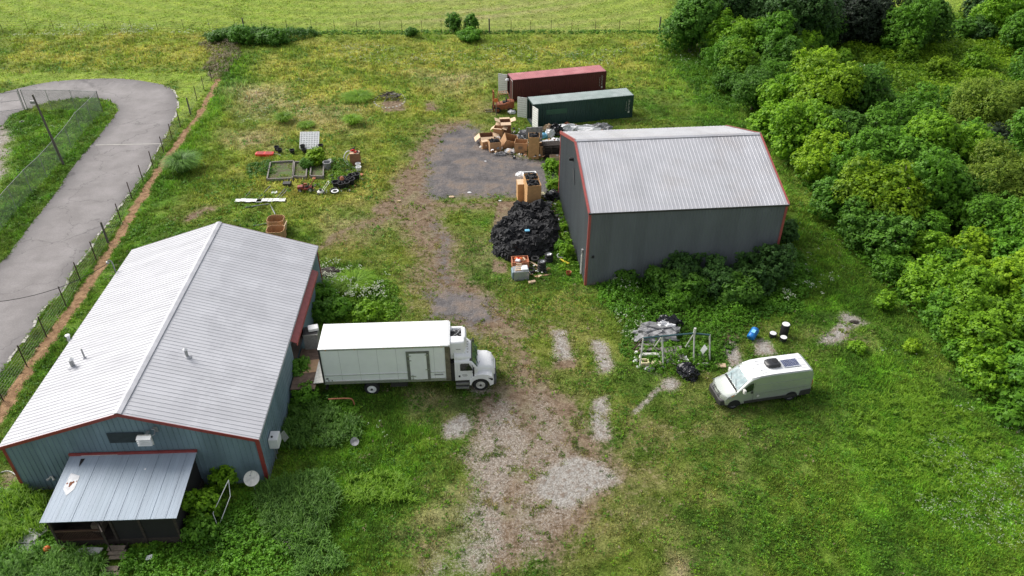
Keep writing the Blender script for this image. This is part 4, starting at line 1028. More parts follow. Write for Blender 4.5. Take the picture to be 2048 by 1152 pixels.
def flowers(poly_px, n, h, s, label, seed, clump=1.0):
    g = np.random.default_rng(seed); x, y = inside_poly(W(poly_px), n, g)
    k = fbm(x, y, clump, seed, 3) > .52; x, y = x[k], y[k]
    s = s * .62; n0 = len(x); x = x[:int(n0 * .7)]; y = y[:int(n0 * .7)]; per = 4; q = len(x) * per
    z = h * g.uniform(.7, 1.15, len(x))
    pos = np.repeat(np.stack([x, y, z], -1), per, 0) + g.normal(0, s * 1.8, (q, 3)) * np.array([1, 1, .25])
    v, t = leaf_quads(pos, np.array([0, 0, 1.]) + g.normal(0, .25, (q, 3)), np.full(q, s), g.uniform(0, 1, q), g, .9)
    o = fast_mesh('wildflowers', v, 4, M['petal'], {'tint': t})
    return tag(o, label, 'flowers', kind='stuff')
def blossom(px, py, n, z, s, label, seed):
    g = np.random.default_rng(seed); p = at(px, py, z)
    q = unit(g.normal(0, 1, (n, 3))) * np.array([1.5, 1.2, 1.4]) * g.uniform(.6, 1, (n, 1)) + np.array([p.x, p.y, z])
    v, t = leaf_quads(q, np.array([0, -.2, 1.]) + g.normal(0, .4, (n, 3)), np.full(n, s), g.uniform(.2, 1, n), g, .9)
    return tag(fast_mesh('wildflowers', v, 4, M['petal'], {'tint': t}), label, 'flowers', kind='stuff')
flowers([(620, 545), (680, 545), (780, 575), (775, 612), (700, 615), (640, 590)], 1100, 1.15, .085, 'white flower heads behind the truck', 301)
flowers([(1560, 590), (1610, 575), (1640, 600), (1590, 640)], 420, .8, .075, 'white flower heads at the foot of the barn weeds', 302, 2)
flowers([(1600, 510), (1680, 500), (1690, 570), (1620, 590)], 160, .7, .06, 'white flowers on the grass right of the barn', 303)
flowers([(1220, 550), (1265, 550), (1270, 590), (1225, 600)], 120, .9, .06, 'white flowers at the left end of the barn weeds', 304)
flowers([(1230, 630), (1290, 625), (1300, 690), (1240, 690)], 150, .6, .06, 'white flowers left of the swing frame', 305)
flowers([(1740, 850), (2040, 850), (2060, 1100), (1860, 1080), (1740, 960)], 2600, .25, .032, 'small white flowers scattered on the right hand grass', 306, 3)
flowers([(1760, 700), (1900, 720), (1960, 830), (1760, 800)], 500, .4, .04, 'small white flowers below the sunlit thicket', 307, 3)
flowers([(0, 58), (420, 60), (430, 75), (0, 85)], 1500, .7, .09, 'white flowers along the edge of the far meadow', 308, 5)
flowers([(680, 95), (1400, 90), (1400, 130), (900, 140), (640, 130)], 1800, .5, .08, 'white flowers scattered over the back of the yard', 309, 5)
flowers([(480, 170), (620, 150), (620, 280), (470, 280)], 500, .5, .07, 'white flowers on the left of the yard', 310, 3)
flowers([(685, 232), (725, 232), (728, 252), (682, 252)], 60, .85, .07, 'white flowers on the round grass clump', 311, 1)
flowers([(740, 850), (775, 850), (775, 885), (745, 885)], 40, .5, .05, 'pale flowers in the grass below the truck', 312, 1)
blossom(1725, 152, 240, 5.8, .07, 'white blossom on the tip of the dark tall tree', 313)
# ------------------------------------------------------------------ ribbed steel helpers
def ribs_on(mb, org, du, dv, nrm, L, spans, pitch, w=0.06, h=0.03):
    """raised ribs on a flat sheet: org corner, du across, dv along the ribs; spans(u) -> [(v0, v1), ...]"""
    org, du, dv, nrm = Vector(org), Vector(du), Vector(dv), Vector(nrm)
    u = pitch * 0.5
    while u < L:
        for v0, v1 in spans(u):
            if v1 - v0 < 0.03: continue
            a = [org + du * (u + s * w * .5 * k) + dv * v + nrm * z for v in (v0, v1) for s, k, z in ((-1, 1, 0.0), (-1, .45, h), (1, .45, h), (1, 1, 0.0))]
            mb.add(a, [(0, 1, 5, 4), (1, 2, 6, 5), (2, 3, 7, 6), (0, 3, 2, 1), (4, 5, 6, 7)])
        u += pitch

def barn_shell(t, Wu, Lv, E, Rg, ridge_along_v, wallm, roofm, trimm, oh=0.12, rib=0.305, roof_rib=0.305, opening=None, trim_w=0.16, rw=.05, rh=.022):
    """gable barn in its own frame, x across the front 0..Wu, y depth 0..Lv"""
    T = 0.08
    # side carrying the gables
    if ridge_along_v: top = lambda u: E + (Rg - E) * (1 - abs(u - Wu / 2) / (Wu / 2))
    # gable walls
    if ridge_along_v:
        for y, s in ((0, 1), (Lv, -1)):
            mb = MB(); pts = [(0, y, -.05), (Wu, y, -.05), (Wu, y, E), (Wu / 2, y, Rg), (0, y, E)]
            mb.prism(pts, (0, s * T, 0)); ribs_on(mb, (0, y, 0), (1, 0, 0), (0, 0, 1), (0, -s, 0), Wu, lambda u: [(0, top(u) - .05)], rib)
            mb.build('wall', wallm, t)
        for x, s in ((0, 1), (Wu, -1)):
            mb = MB(); sp = lambda u: [(0, E - .04)]
            if opening and x == Wu:
                a, b, z0, z1 = opening
                for q0, q1, zz0, zz1 in ((T, a, -.05, E), (b, Lv - T, -.05, E), (a, b, z1, E), (a, b, -.05, z0)):
                    mb.box(x + (0 if s > 0 else -T), x + (T if s > 0 else 0), q0, q1, zz0, zz1)
                sp = lambda u: [(0, E - .04)] if not (a < u < b) else [(z1, E - .04)]
            else: mb.box(x + (0 if s > 0 else -T), x + (T if s > 0 else 0), T, Lv - T, -.05, E)
            ribs_on(mb, (x, 0, 0), (0, 1, 0), (0, 0, 1), (-s, 0, 0), Lv, sp, rib)
            mb.build('wall', wallm, t)
    else:
        top = lambda v: E + (Rg - E) * (1 - abs(v - Lv / 2) / (Lv / 2))
        for x, s in ((0, 1), (Wu, -1)):
            mb = MB(); pts = [(x, 0, -.05), (x, Lv, -.05), (x, Lv, E), (x, Lv / 2, Rg), (x, 0, E)]
            mb.prism(pts, (s * T, 0, 0)); ribs_on(mb, (x, 0, 0), (0, 1, 0), (0, 0, 1), (-s, 0, 0), Lv, lambda u: [(0, top(u) - .05)], rib)
            mb.build('wall', wallm, t)
        for y, s in ((0, 1), (Lv, -1)):
            rib = .23
            mb = MB(); mb.box(T, Wu - T, y + (0 if s > 0 else -T), y + (T if s > 0 else 0), -.05, E)
            ribs_on(mb, (0, y, 0), (1, 0, 0), (0, 0, 1), (0, -s, 0), Wu, lambda u: [(0, E - .04)], rib)
            mb.build('wall', wallm, t)
    # roof slopes
    half = (Wu if ridge_along_v else Lv) / 2; run = (Lv if ridge_along_v else Wu); sl = (Rg - E) / half
    for s in (0, 1):
        mb = MB()
        def P(c, r, z=0):   # c across from the ridge 0..half, r along
            cc = half + (c if s else -c); zz = Rg - c * sl + z
            return Vector((cc, r, zz)) if ridge_along_v else Vector((r, cc, zz))
        c1 = half + oh
        a = [P(0, -oh), P(c1, -oh), P(c1, run + oh), P(0, run + oh)]
        mb.prism([p + Vector((0, 0, .02)) for p in a], (0, 0, .035))
        du = (P(0, 1) - P(0, 0)).normalized(); dv = (P(1, 0) - P(0, 0)); Ld = dv.length; dv.normalize()
        n = du.cross(dv); n = n if n.z > 0 else -n
        ribs_on(mb, P(0, -oh, .055), du, dv, n, run + 2 * oh, lambda u: [(0.05, c1 * Ld)], roof_rib, rw, rh)
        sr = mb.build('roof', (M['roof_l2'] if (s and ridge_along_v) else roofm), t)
    mb = MB()
    for s in (0, 1):
        def P2(c, r, z=0):
            cc = half + (c if s else -c); zz = Rg - c * sl + z
            return Vector((cc, r, zz)) if ridge_along_v else Vector((r, cc, zz))
        mb.prism([P2(0, -oh - .01, .10), P2(.22, -oh - .01, .10), P2(.22, run + oh + .01, .10), P2(0, run + oh + .01, .10)], (0, 0, .02))
    mb.build('ridge_cap', roofm, t)
    # rake and corner trim
    for e in (-oh, run + oh):
        mb = MB(); s_ = -1 if e < 0 else 1
        for s in (0, 1):
            cc = lambda c: half + (c if s else -c)
            q = [(cc(0), Rg + .06), (cc(half + oh), Rg - (half + oh) * sl + .06), (cc(half + oh), Rg - (half + oh) * sl - trim_w), (cc(0), Rg - trim_w)]
            pts = [(u, e, z) if ridge_along_v else (e, u, z) for u, z in q]
            mb.prism(pts, (0, .03 * s_, 0) if ridge_along_v else (.03 * s_, 0, 0))
        if not ridge_along_v:
            for s in (0, 1):
                cc = lambda c: half + (c if s else -c); x0_, x1_ = sorted((e + .03 * s_, e - .11 * s_))
                q = [(cc(0), Rg + .10), (cc(half + oh), Rg - (half + oh) * sl + .10)]
                mb.prism([(x0_, q[0][0], q[0][1]), (x1_, q[0][0], q[0][1]), (x1_, q[1][0], q[1][1]), (x0_, q[1][0], q[1][1])], (0, 0, .02))
        mb.build('rake_trim', trimm, t)
    for x in (0, Wu):
        for y in (0, Lv):
            mb = MB(); sx = -1 if x == 0 else 1; sy = -1 if y == 0 else 1
            xa, xb = sorted((x + sx * .045, x - sx * .14)); ya, yb = sorted((y + sy * .045, y + sy * .002))
            mb.box(xa, xb, ya, yb, 0, E - .06)
            xa, xb = sorted((x + sx * .045, x + sx * .002)); ya, yb = sorted((y + sy * .001, y - sy * .14))
            mb.box(xa, xb, ya, yb, 0, E - .06)
            mb.build('corner_trim', trimm, t)
    for c in ((0, 1) if True else ()):
        mb = MB()
        if ridge_along_v:
            x = -oh if c == 0 else Wu + oh; xa, xb = sorted((x, x + (-.02 if c == 0 else .02))); mb.box(xa, xb, -oh, Lv + oh, E - oh * sl - .10, E - oh * sl + .03)
        else:
            y = -oh if c == 0 else Lv + oh; ya, yb = sorted((y, y + (-.02 if c == 0 else .02))); mb.box(-oh, Wu + oh, ya, yb, E - oh * sl - .10, E - oh * sl + .03)
        mb.build('eave_trim', M['dark_frame'] if not ridge_along_v else roofm, t)

# ------------------------------------------------------------------ blue barn on the left
lb = thing('blue_barn', 'blue grey steel barn with pale ribbed gable roof and a porch on its front', 'barn', LB_O, LB_A)
barn_shell(lb, LB_W, LB_L, LB_E, LB_R, True, M['wall_blue'], M['roof_l'], M['trim_red'], opening=(9.3, 12.9, 0.9, 2.95))
mb = MB()
mb.box(10.2, 14.02, 8.2, 14.0, 0.86, 0.90); mb.box(10.2, 14.02, 8.2, 14.0, -.02, .85); mb.box(10.0, 10.2, 8.0, 14.2, 0, 3.3)
mb.build('inner_floor', M['concrete_dark'], lb)
# sliding door leaf pushed to the far side of the opening, hung on a red covered track
mb = MB(); mb.box(14.16, 14.21, 12.55, 17.3, 0.15, 2.95)
ribs_on(mb, (14.21, 12.55, .15), (0, 1, 0), (0, 0, 1), (1, 0, 0), 4.75, lambda u: [(0, 2.8)], .305, .06, .025)
dr = mb.build('sliding_door', M['wall_blue'], lb)
mb = MB(); mb.prism([(14.12, 9.2, 3.28), (14.55, 9.2, 3.06), (14.55, 17.8, 3.06), (14.12, 17.8, 3.28)], (0, 0, .03)); mb.box(14.53, 14.56, 9.2, 17.8, 2.88, 3.08)
mb.build('door_track_cover', M['trim_red2'], lb)
# louvred panel and hood on the front gable
mb = MB(); mb.box(6.02, 8.0, -.09, -.045, 3.76, 4.50)
for k in range(9): mb.box(6.05, 7.97, -.115, -.09, 3.80 + k * .078, 3.83 + k * .078)
mb.build('gable_panel', pm('weathered_louvre', (0.040, 0.055, 0.062), .6, var=.15), lb)
hd = thing('hood_fan', 'white louvred hood on a bracket under the front ridge of the blue barn', 'hood', (F_LB @ Vector((8.32, 0, 0))), LB_A)
mb = MB()
for k in range(4): mb.prism([(-.42, -.55 + k * .015, 4.58 + .10 - k * .15), (.36, -.55, 4.58 + .10 - k * .15), (.36, -.78, 4.50 + .10 - k * .15), (-.42, -.78, 4.50 + .10 - k * .15)], (0, 0, .035))
mb.build('louvre', M['white_plastic'], hd)
mb = MB(); mb.box(-.40, .34, -.55, -.50, 4.0, 4.75); mb.build('back_panel', M['dirty_white'], hd)
mb = MB(); mb.path([(.2, -.04, 4.72), (.45, -.15, 4.75), (.52, -.45, 4.72), (.3, -.52, 4.6)], .025); mb.box(.32, .56, -.06, -.045, 4.5, 4.9); mb.box(-.1, .1, -.5, -.045, 4.55, 4.6); mb.build('bracket', M['galv'], hd)
# small outside lamp
wl_ = thing('wall_lamp', 'small grey twin lamp on the blue barn front left of the porch', 'lamp', F_LB @ Vector((1.92, 0, 0)), LB_A)
mb = MB(); mb.box(-.09, .09, -.09, -.035, 1.05, 1.2); mb.build('base', M['dirty_white'], wl_)
for s in (-1, 1): mb = MB(); mb.tube((s * .05, -.09, 1.15), (s * .20, -.24, 1.06), .03, .075, 10); mb.build('lamp_head', M['dirty_white'], wl_)
# roof pipes
def roof_z(u): return LB_E + (LB_R - LB_E) * (1 - abs(u - LB_W / 2) / (LB_W / 2)) + .055
for (u, v, r, h, cap, lb_) in ((1.64, 6.0, .13, .55, True, 'stubby capped flue pipe on the left roof slope'), (2.15, 6.6, .05, .75, False, 'thin bare pipe on the left roof slope'), (9.06, 5.31, .09, .55, True, 'capped vent pipe on the right roof slope')):
    t = thing('vent_pipe', lb_ + ' of the blue barn', 'vent pipe', F_LB @ Vector((u, v, roof_z(u))), LB_A, 'pipes on the blue barn roof')
    mb = MB(); mb.tube((0, 0, -.06), (0, 0, h), r, r, 14); mb.build('pipe', M['galv'], t)
    mb = MB(); mb.lathe([(r * 2.6, -.03), (r * 2.2, .03), (r * 1.02, .10)]); mb.build('flashing', M['roof_l'], t)
    if cap: mb = MB(); mb.lathe([(0.001, h + .16), (r * 1.6, h + .05), (r * 1.6, h + .02), (0.001, h + .02)]); mb.build('cap', M['chrome'], t)
t = thing('vent_pipe', 'white pipe standing by the path side wall of the blue barn', 'vent pipe', F_LB @ Vector((-.35, 9.6, 0)), LB_A, 'pipes on the blue barn')
mb = MB(); mb.tube((0, 0, 0), (0, 0, 3.9), .10, .10, 12); mb.build('pipe', M['white_plastic'], t)
mb = MB(); mb.lathe([(.001, 4.02), (.15, 3.97), (.15, 3.88), (.001, 3.88)]); mb.build('cap', M['white_plastic'], t)
# service mast with cable, behind the far left corner
ms = thing('service_mast', 'curved grey service mast at the path side eave of the blue barn', 'mast', F_LB @ Vector((-.3, 17.6, 0)), LB_A)
mb = MB(); mb.path([(0, 0, 0), (0, 0, 4.3), (-.05, 0, 4.55), (-.2, 0, 4.65), (-.32, 0, 4.5)], .045, 10); mb.build('pipe', M['galv'], ms)
mb = MB(); mb.lathe([(.001, .12), (.10, .08), (.12, -.06), (.001, -.08)], (-.34, 0, 4.45)); mb.build('weatherhead', M['galv'], ms)
A_, B_ = F_LB @ Vector((-.62, 17.6, 4.4)), at(-60, 612, 4.2)
mb = MB(); pts = []
for k in range(17):
    q = k / 16; p = A_.lerp(B_, q); p.z -= 1.5 * 4 * q * (1 - q) * .55; pts.append(p)
mb.path(pts, .022, 6); single(mb.build('service_cable', M['black']), 'black overhead cable sagging from the blue barn over the road', 'cable')
# electrical box and hanging flap on the right wall
eb = thing('meter_box', 'white square metal box on the side wall of the blue barn near the front', 'box', F_LB @ Vector((LB_W + .04, 1.65, 0)), LB_A)
mb = MB(); mb.box(0, .55, -.35, .42, 1.45, 2.15); mb.build('cabinet', M['white_plastic'], eb, bevel=.02)
mb = MB(); mb.box(.02, .53, -.33, .40, 2.15, 2.18); mb.build('lid', M['white_plastic'], eb, bevel=.01)
mb = MB(); mb.tube((.2, -.1, 2.18), (.2, -.1, 2.24), .06, .06, 10); mb.build('vent_cap', M['black'], eb)
mb = MB(); mb.path([(.08, .1, 1.45), (.08, .1, .1)], .035); mb.path([(.06, .55, 2.0), (.06, .55, .1)], .03); mb.build('conduit', M['galv'], eb)
mb = MB(); mb.prism([(.45, .48, 1.75), (.62, .9, 1.7), (.78, 1.0, 1.0), (.6, .62, 1.0)], (.02, -.02, 0)); mb.build('access_panel', M['steel_grey'], eb)

# porch: a lean-to on the front
pc = thing('porch', 'dark screened wooden porch with a long blue grey tin roof on the barn front', 'porch', LB_O, LB_A)
x0a, x1a, x0b, x1b, ye = 3.55, 10.60, 3.60, 10.66, -4.35
zt, ze = 2.86, 2.40
mb = MB()
hole = [(4.25, -.38), (4.45, -.36), (4.42, -.62), (4.34, -.92), (4.27, -.62)]
def pz(y): return zt + (ze - zt) * (-y / -ye * -1 if False else (y / ye))
mb.add([(x0a, -.06, pz(-.06)), (x1a, -.06, pz(-.06)), (x1b, ye, ze), (x0b, ye, ze), (x0a, -.06, pz(-.06) + .03), (x1a, -.06, pz(-.06) + .03), (x1b, ye, ze + .03), (x0b, ye, ze + .03)], [(0, 3, 2, 1), (4, 5, 6, 7), (0, 1, 5, 4), (1, 2, 6, 5), (2, 3, 7, 6), (3, 0, 4, 7)])
slope = Vector((0, ye, ze - zt)).normalized(); nn = Vector((0, -(ze - zt) / ye * -1, 1)).normalized(); nn = Vector((0, (ze - zt) / -ye, 1)).normalized()
Lp = math.hypot(ye, ze - zt)
ribs_on(mb, (x0a, 0, zt + .03), (1, 0, 0), slope, nn, x1a - x0a, lambda u: [(.1, Lp)], .235, .025, .005)
for k in (1.63, 3.3, 4.0, 4.95, 5.7, 6.5): ribs_on(mb, (x0a + k, 0, zt + .035), (1, 0, 0), slope, nn, .06, lambda u: [(.1, Lp)], .05, .04, .014)
rf = mb.build('roof', M['tin'], pc)
def on_roof(u, y, dz=.046): return (u, y, pz(y) + dz)
mb = MB(); mb.add([on_roof(4.24, -.36), on_roof(4.47, -.34), on_roof(4.42, -.62), on_roof(4.34, -.90), on_roof(4.27, -.60)], [(0, 1, 2, 3, 4)]); mb.build('torn_hole', M['black'], rf)
mb = MB(); mb.add([on_roof(4.05, -1.3), on_roof(4.62, -1.5), on_roof(4.64, -2.35), on_roof(4.36, -2.75), on_roof(4.03, -2.3)], [(0, 1, 2, 3, 4)]); mb.build('bleached_patch', pm('bleached_tin', (0.52, 0.53, 0.55), .5, var=.2, scale=5), rf)
mb = MB(); g = random.Random(4)
for cx_, cy_, s in ((4.33, -2.0, .11), (4.42, -1.92, .07), (4.12, -1.98, .05), (4.58, -1.85, .04), (4.3, -2.13, .06), (8.42, -1.16, .0)):
    if s: mb.add([on_roof(cx_ + s * math.cos(a) * g.uniform(.6, 1.1), cy_ + s * 1.5 * math.sin(a) * g.uniform(.6, 1.1), .051) for a in [i * .785 for i in range(8)]], [tuple(range(8))])
mb.build('rust_spot', M['rust'], rf)
mb = MB(); mb.add([on_roof(8.0, -1.18, .05), on_roof(8.12, -1.16, .07), on_roof(8.08, -1.26, .06)], [(0, 1, 2)]); mb.build('white_scrap', M['white_plastic'], rf)
mb = MB(); mb.box(x0a - .05, x1a + .02, -.15, -.045, zt + .01, zt + .16); mb.build('flashing', M['trim_red'], pc)
mb = MB(); mb.box(4.2, 6.2, -.17, -.1, zt + .03, zt + .05); mb.build('sealant', M['dirty_white'], pc)
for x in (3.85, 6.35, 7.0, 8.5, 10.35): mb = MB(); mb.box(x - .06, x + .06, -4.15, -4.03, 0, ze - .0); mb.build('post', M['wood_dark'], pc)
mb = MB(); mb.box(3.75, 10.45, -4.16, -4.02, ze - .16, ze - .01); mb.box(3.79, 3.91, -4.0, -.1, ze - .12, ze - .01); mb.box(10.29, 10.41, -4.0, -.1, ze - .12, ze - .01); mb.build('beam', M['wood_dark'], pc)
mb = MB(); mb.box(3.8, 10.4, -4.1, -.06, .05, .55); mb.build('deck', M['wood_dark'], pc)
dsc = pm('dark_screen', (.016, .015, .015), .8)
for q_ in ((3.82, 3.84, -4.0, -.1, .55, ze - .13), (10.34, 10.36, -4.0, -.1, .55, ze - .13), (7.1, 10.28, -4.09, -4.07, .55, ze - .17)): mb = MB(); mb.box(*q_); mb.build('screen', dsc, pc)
mb = MB(); mb.box(3.9, 6.3, -4.12, -4.04, 1.30, 1.40); mb.box(3.9, 6.3, -4.12, -4.04, .56, .66)
for k in range(18):
    xa = 3.95 + k * .135
    mb.tube((xa, -4.1, .62), (min(xa + .6, 6.28), -4.1, 1.3 if xa + .6 < 6.28 else .62 + (6.28 - xa) * 1.13), .012, .012, 4); mb.tube((max(xa - .6, 3.92), -4.085, 1.3 if xa - .6 > 3.92 else .62 + (xa - 3.92) * 1.13), (xa, -4.085, .62), .012, .012, 4)
mb.build('lattice_rail', pm('brown_lattice', (.085, .045, .028), .8), pc)
mb = MB(); mb.box(0, .07, -.03, .03, .56, 2.2); mb.box(.8, .87, -.03, .03, .56, 2.2); mb.box(.07, .8, -.03, .03, 2.1, 2.2); mb.box(.07, .8, -.03, .03, .56, .66); mb.box(.07, .8, -.03, .03, 1.25, 1.33)
dp = mb.build('screen_door', M['wood_dark'], pc); dp.location = (6.42, -4.2, 0); dp.rotation_euler = (0, 0, R(-52))
for q_ in ((4.2, 5.1, -2.9, -2.2, .56, .66), (5.5, 6.1, -3.6, -2.9, .56, 1.1)): mb = MB(); mb.box(*q_); mb.build('bench', M['wood'], pc, bevel=.02)
st = thing('porch_steps', 'weathered wooden steps descending from the porch door', 'steps', LB_O, LB_A)
for k in range(5):
    mb = MB(); z = .42 - k * .09; y = -4.25 - k * .36
    mb.box(6.68, 7.58, y - .30, y, z - .05, z, Matrix.Rotation(R((k % 3 - 1) * 1.2), 4, 'Z')); mb.build('tread', M['wood'], st)
mb = MB()
for x in (6.74, 7.46): mb.prism([(x, -4.2, .36), (x, -6.0, -.02), (x, -4.2, -.02)], (.05, 0, 0))
mb.build('stringer', M['wood_dark'], st)

# loading deck, plywood, cabinet behind the truck
dk = thing('loading_deck', 'brown timber loading deck outside the open side door of the blue barn', 'deck', LB_O, LB_A)
mb = MB()
for k in range(9): mb.box(14.22, 15.82, 6.9 + k * .47, 7.35 + k * .47, 1.02, 1.08)
mb.build('boards', pm('deck_boards', (.15, .10, .075), .85, var=.3, scale=4), dk)
mb = MB()
for x in (14.3, 15.7):
    for y in (7.0, 9.0, 11.0): mb.box(x - .06, x + .06, y - .06, y + .06, 0, 1.02)
mb.build('support', M['wood_dark'], dk)
t = tag(MB().box(-.75, .55, -.65, .65, 0, .02).build('plywood_sheet', M['plywood'], loc=F_LB @ Vector((15.45, 9.2, 1.083)), rz=LB_A + .12), 'orange brown plywood sheet on the loading deck behind the truck', 'plywood')
cb = thing('grey_cabinet', 'tall grey metal cabinet on the far end of the loading deck', 'cabinet', F_LB @ Vector((15.0, 11.0, 0)), LB_A + .05)
mb = MB(); mb.box(-.5, .5, 0, .9, .0, 2.35); mb.build('body', M['steel_grey'], cb, bevel=.02)
mb = MB(); mb.box(-.46, .46, .04, .86, 2.352, 2.40); mb.build('lid', M['dark_frame'], cb)
mb = MB(); mb.box(-.52, .52, -.02, .02, 2.28, 2.37); mb.build('rim', M['alu'], cb)
t = MB(); t.box(-.35, .35, -.25, .3, 0, .22); tag(t.build('foam_block', M['white_plastic'], loc=F_LB @ Vector((15.15, 11.55, 2.405)), rz=.3, bevel=.04), 'white foam block on top of the tall grey cabinet', 'foam block')

# satellite dishes
def dish(loc, rz, r, h, label, matn, tilt=50):
    t = thing('satellite_dish', label, 'satellite dish', loc, rz, 'satellite dishes')
    mb = MB(); mb.tube((0, 0, 0), (0, 0, h), .035, .035, 10); mb.build('pole', M['galv'], t)
    prof = [(r * q, r * .28 * q * q) for q in (0.001, .25, .5, .75, .95, 1.0)]
    mb = MB(); mb.lathe(prof + [(r * 1.0, r * .28 + .015), (r * .5, r * .07 + .03), (.001, .03)], n=28)
    d = mb.build('reflector', M[matn], t, smooth=True); d.location = (0, 0, h); d.rotation_euler = (R(tilt), 0, 0)
    mb = MB(); mb.path([(0, r * .95, r * .25), (0, r * .3, r * 1.0)], .015); mb.box(-.04, .04, r * .25, r * .38, r * .95, r * 1.15)
    d2 = mb.build('receiver_arm', M['galv'], t); d2.location = (0, 0, h); d2.rotation_euler = (R(tilt), 0, 0)
dish(F_LB @ Vector((13.62, -.95, 0)), .15, .44, 1.45, 'large off white satellite dish on a pole at the front corner of the blue barn', 'dirty_white', 38)
p = at(712, 893); dish((p.x, p.y, 0), .3, .27, .35, 'small grey satellite dish half hidden in grass below the truck', 'tarp_grey', 30)
# leaning white frame
fr = MB(); P4 = [F_LB @ Vector(q) for q in ((12.59, -1.57, 2.1), (11.75, -2.75, .75), (12.02, -3.2, .08), (12.62, -2.0, 1.25))]
fr.path(P4 + [P4[0]], .022, 6); fr.tube(P4[1].lerp(P4[2], .0), P4[1], .022); tag(fr.build('window_frame', M['white_plastic']), 'thin white window frame leaning among the bushes beside the porch', 'frame')
# grey planks, slabs, scraps by the porch
g = random.Random(12)
for i, (px, py, L, lb_) in enumerate(((592, 1075, 2.2, 'long grey weathered plank in the grass, left one of the pair'), (604, 1078, 1.9, 'pale split plank in the grass, right one of the pair'))):
    p = at(px, py); mb = MB(); mb.box(-L / 2, L / 2, -.13, .13, .22, .27); mb.box(-L / 2, L / 2, -.13, .13, .05, .06)
    tag(mb.build('plank', M['wood_grey'], loc=(p.x, p.y, 0), rz=1.02 + i * .03), lb_, 'plank', 'grey planks in the grass')
def slab(px, py, pts, z, th, matn, name, label, cat, rz=0, tilt=0, group=None):
    p = at(px, py); mb = MB(); mb.prism([(a, b, 0) for a, b in pts], (0, 0, th)); o = mb.build(name, M[matn], loc=(p.x, p.y, z), rz=rz, bevel=.015)
    o.rotation_euler = (tilt, tilt * .5, rz); return tag(o, label, cat, group)
slab(68, 1080, [(-.8, -.35), (.1, -.55), (.8, .1), (.55, .5), (-.3, .45)], .25, .06, 'dirty_white', 'concrete_slab', 'pale broken slab left of the porch, upper one', 'slab', .3, .1, 'pale slabs left of the porch')
slab(60, 1105, [(-.7, -.4), (.3, -.5), (.7, .1), (.3, .5), (-.5, .3)], .15, .06, 'tarp_grey', 'concrete_slab', 'grey broken slab left of the porch, lower one', 'slab', .7, .08, 'pale slabs left of the porch')
slab(182, 1114, [(-.7, -.2), (-.1, -.35), (.6, -.15), (.75, .15), (.1, .22), (-.5, .15)], .3, .10, 'dirty_white', 'crumpled_sheet', 'crumpled pale sheet in the weeds before the porch', 'sheet', .1, .15)
slab(304, 1128, [(-.18, -.1), (.15, -.12), (.2, .15), (-.1, .12)], .4, .03, 'white_plastic', 'paper_scrap', 'small white scrap in the weeds right of the porch steps', 'scrap', .5, .5)
def blob(px, py, sx, sy, sz, matn, name, label, cat, seed=1, rough=.35, z=0.0, group=None, rz=0, sub=4, freq=3.0, kind=None):
    from mathutils import noise as mn
    bm = bmesh.new(); bmesh.ops.create_icosphere(bm, subdivisions=sub, radius=1)
    for v in bm.verts:
        n = mn.turbulence_vector(v.co * freq * .6 + Vector((seed * 3.1, 0, 0)), 3, False); v.co += n * rough
        v.co.x *= sx; v.co.y *= sy; v.co.z *= sz
        v.co.z = max(v.co.z + sz * .55, 0.0)
    me = bpy.data.meshes.new(name); bm.to_mesh(me); bm.free(); me.materials.append(M[matn])
    o = link(bpy.data.objects.new(name, me)); p = at(px, py); o.location = (p.x, p.y, z); o.rotation_euler = (0, 0, rz)
    return tag(o, label, cat, group, kind)
blob(103, 1114, .17, .17, .17, 'orange', 'ball', 'bright orange red ball in the weeds left of the porch', 'ball', 3, .05, .45, sub=3)
blob(134, 1112, .16, .14, .14, 'terracotta', 'flower_pot', 'dull orange pot beside the orange red ball', 'pot', 5, .1, .3, sub=3)
p = at(690, 812); mb = MB(); mb.path(smooth_line([(-1.0, 0, .55), (-.4, .02, .58), (.35, .02, .6), (.6, -.02, .5), (.68, -.05, .1)], 4), .045, 8)
tag(mb.build('bent_pipe', M['terracotta'], loc=(p.x, p.y, 0)), 'rusty bent pipe standing in the grass below the truck tail', 'pipe')
p = at(25, 960); mb = MB(); mb.path(smooth_line([(-1.5, -.2, .03), (-.6, .5, .03), (.3, .1, .03), (1.0, -.5, .03), (.4, -.9, .03), (-.8, -.6, .03)], 6), .03, 6)
tag(mb.build('garden_hose', M['dirty_white'], loc=(p.x, p.y, 0)), 'pale hose lying on bare ground at the left corner of the blue barn', 'hose')

# ------------------------------------------------------------------ grey barn on the right
rb = thing('grey_barn', 'tall dark grey steel barn with ribbed roof and red trim', 'barn', RB_O, RB_A)
barn_shell(rb, RB_L, RB_W, RB_E, RB_R, False, M['wall_grey'], M['roof_r'], M['trim_red2'], oh=.08, rib=.23, roof_rib=.305, trim_w=.14, rw=.065, rh=.020)
mb = MB(); mb.prism([(-.09, 7.35, 6.85), (-.09, 7.72, 6.5), (-.09, 7.2, 5.95), (-.09, 6.55, 5.7), (-.09, 6.9, 6.4)], (.04, 0, 0)); mb.build('gable_panel', pm('dark_grey_panel', (.05, .055, .062), .6), rb)  # plain dark panel set on the gable wall below the lamp
gl = thing('gable_lamp', 'small black floodlight high on the gable of the grey barn', 'lamp', F_RB @ Vector((0, 7.8, 0)), RB_A)
mb = MB(); mb.box(-.12, -.035, -.08, .08, 7.30, 7.6); mb.build('base', M['black'], gl)
mb = MB(); mb.box(-.42, -.12, -.14, .14, 7.38, 7.6); mb.build('lamp_head', M['black'], gl, bevel=.02)
cd = thing('conduit', 'white downpipe and small box at the near corner of the grey barn gable', 'conduit', F_RB @ Vector((0, 1.35, 0)), RB_A)
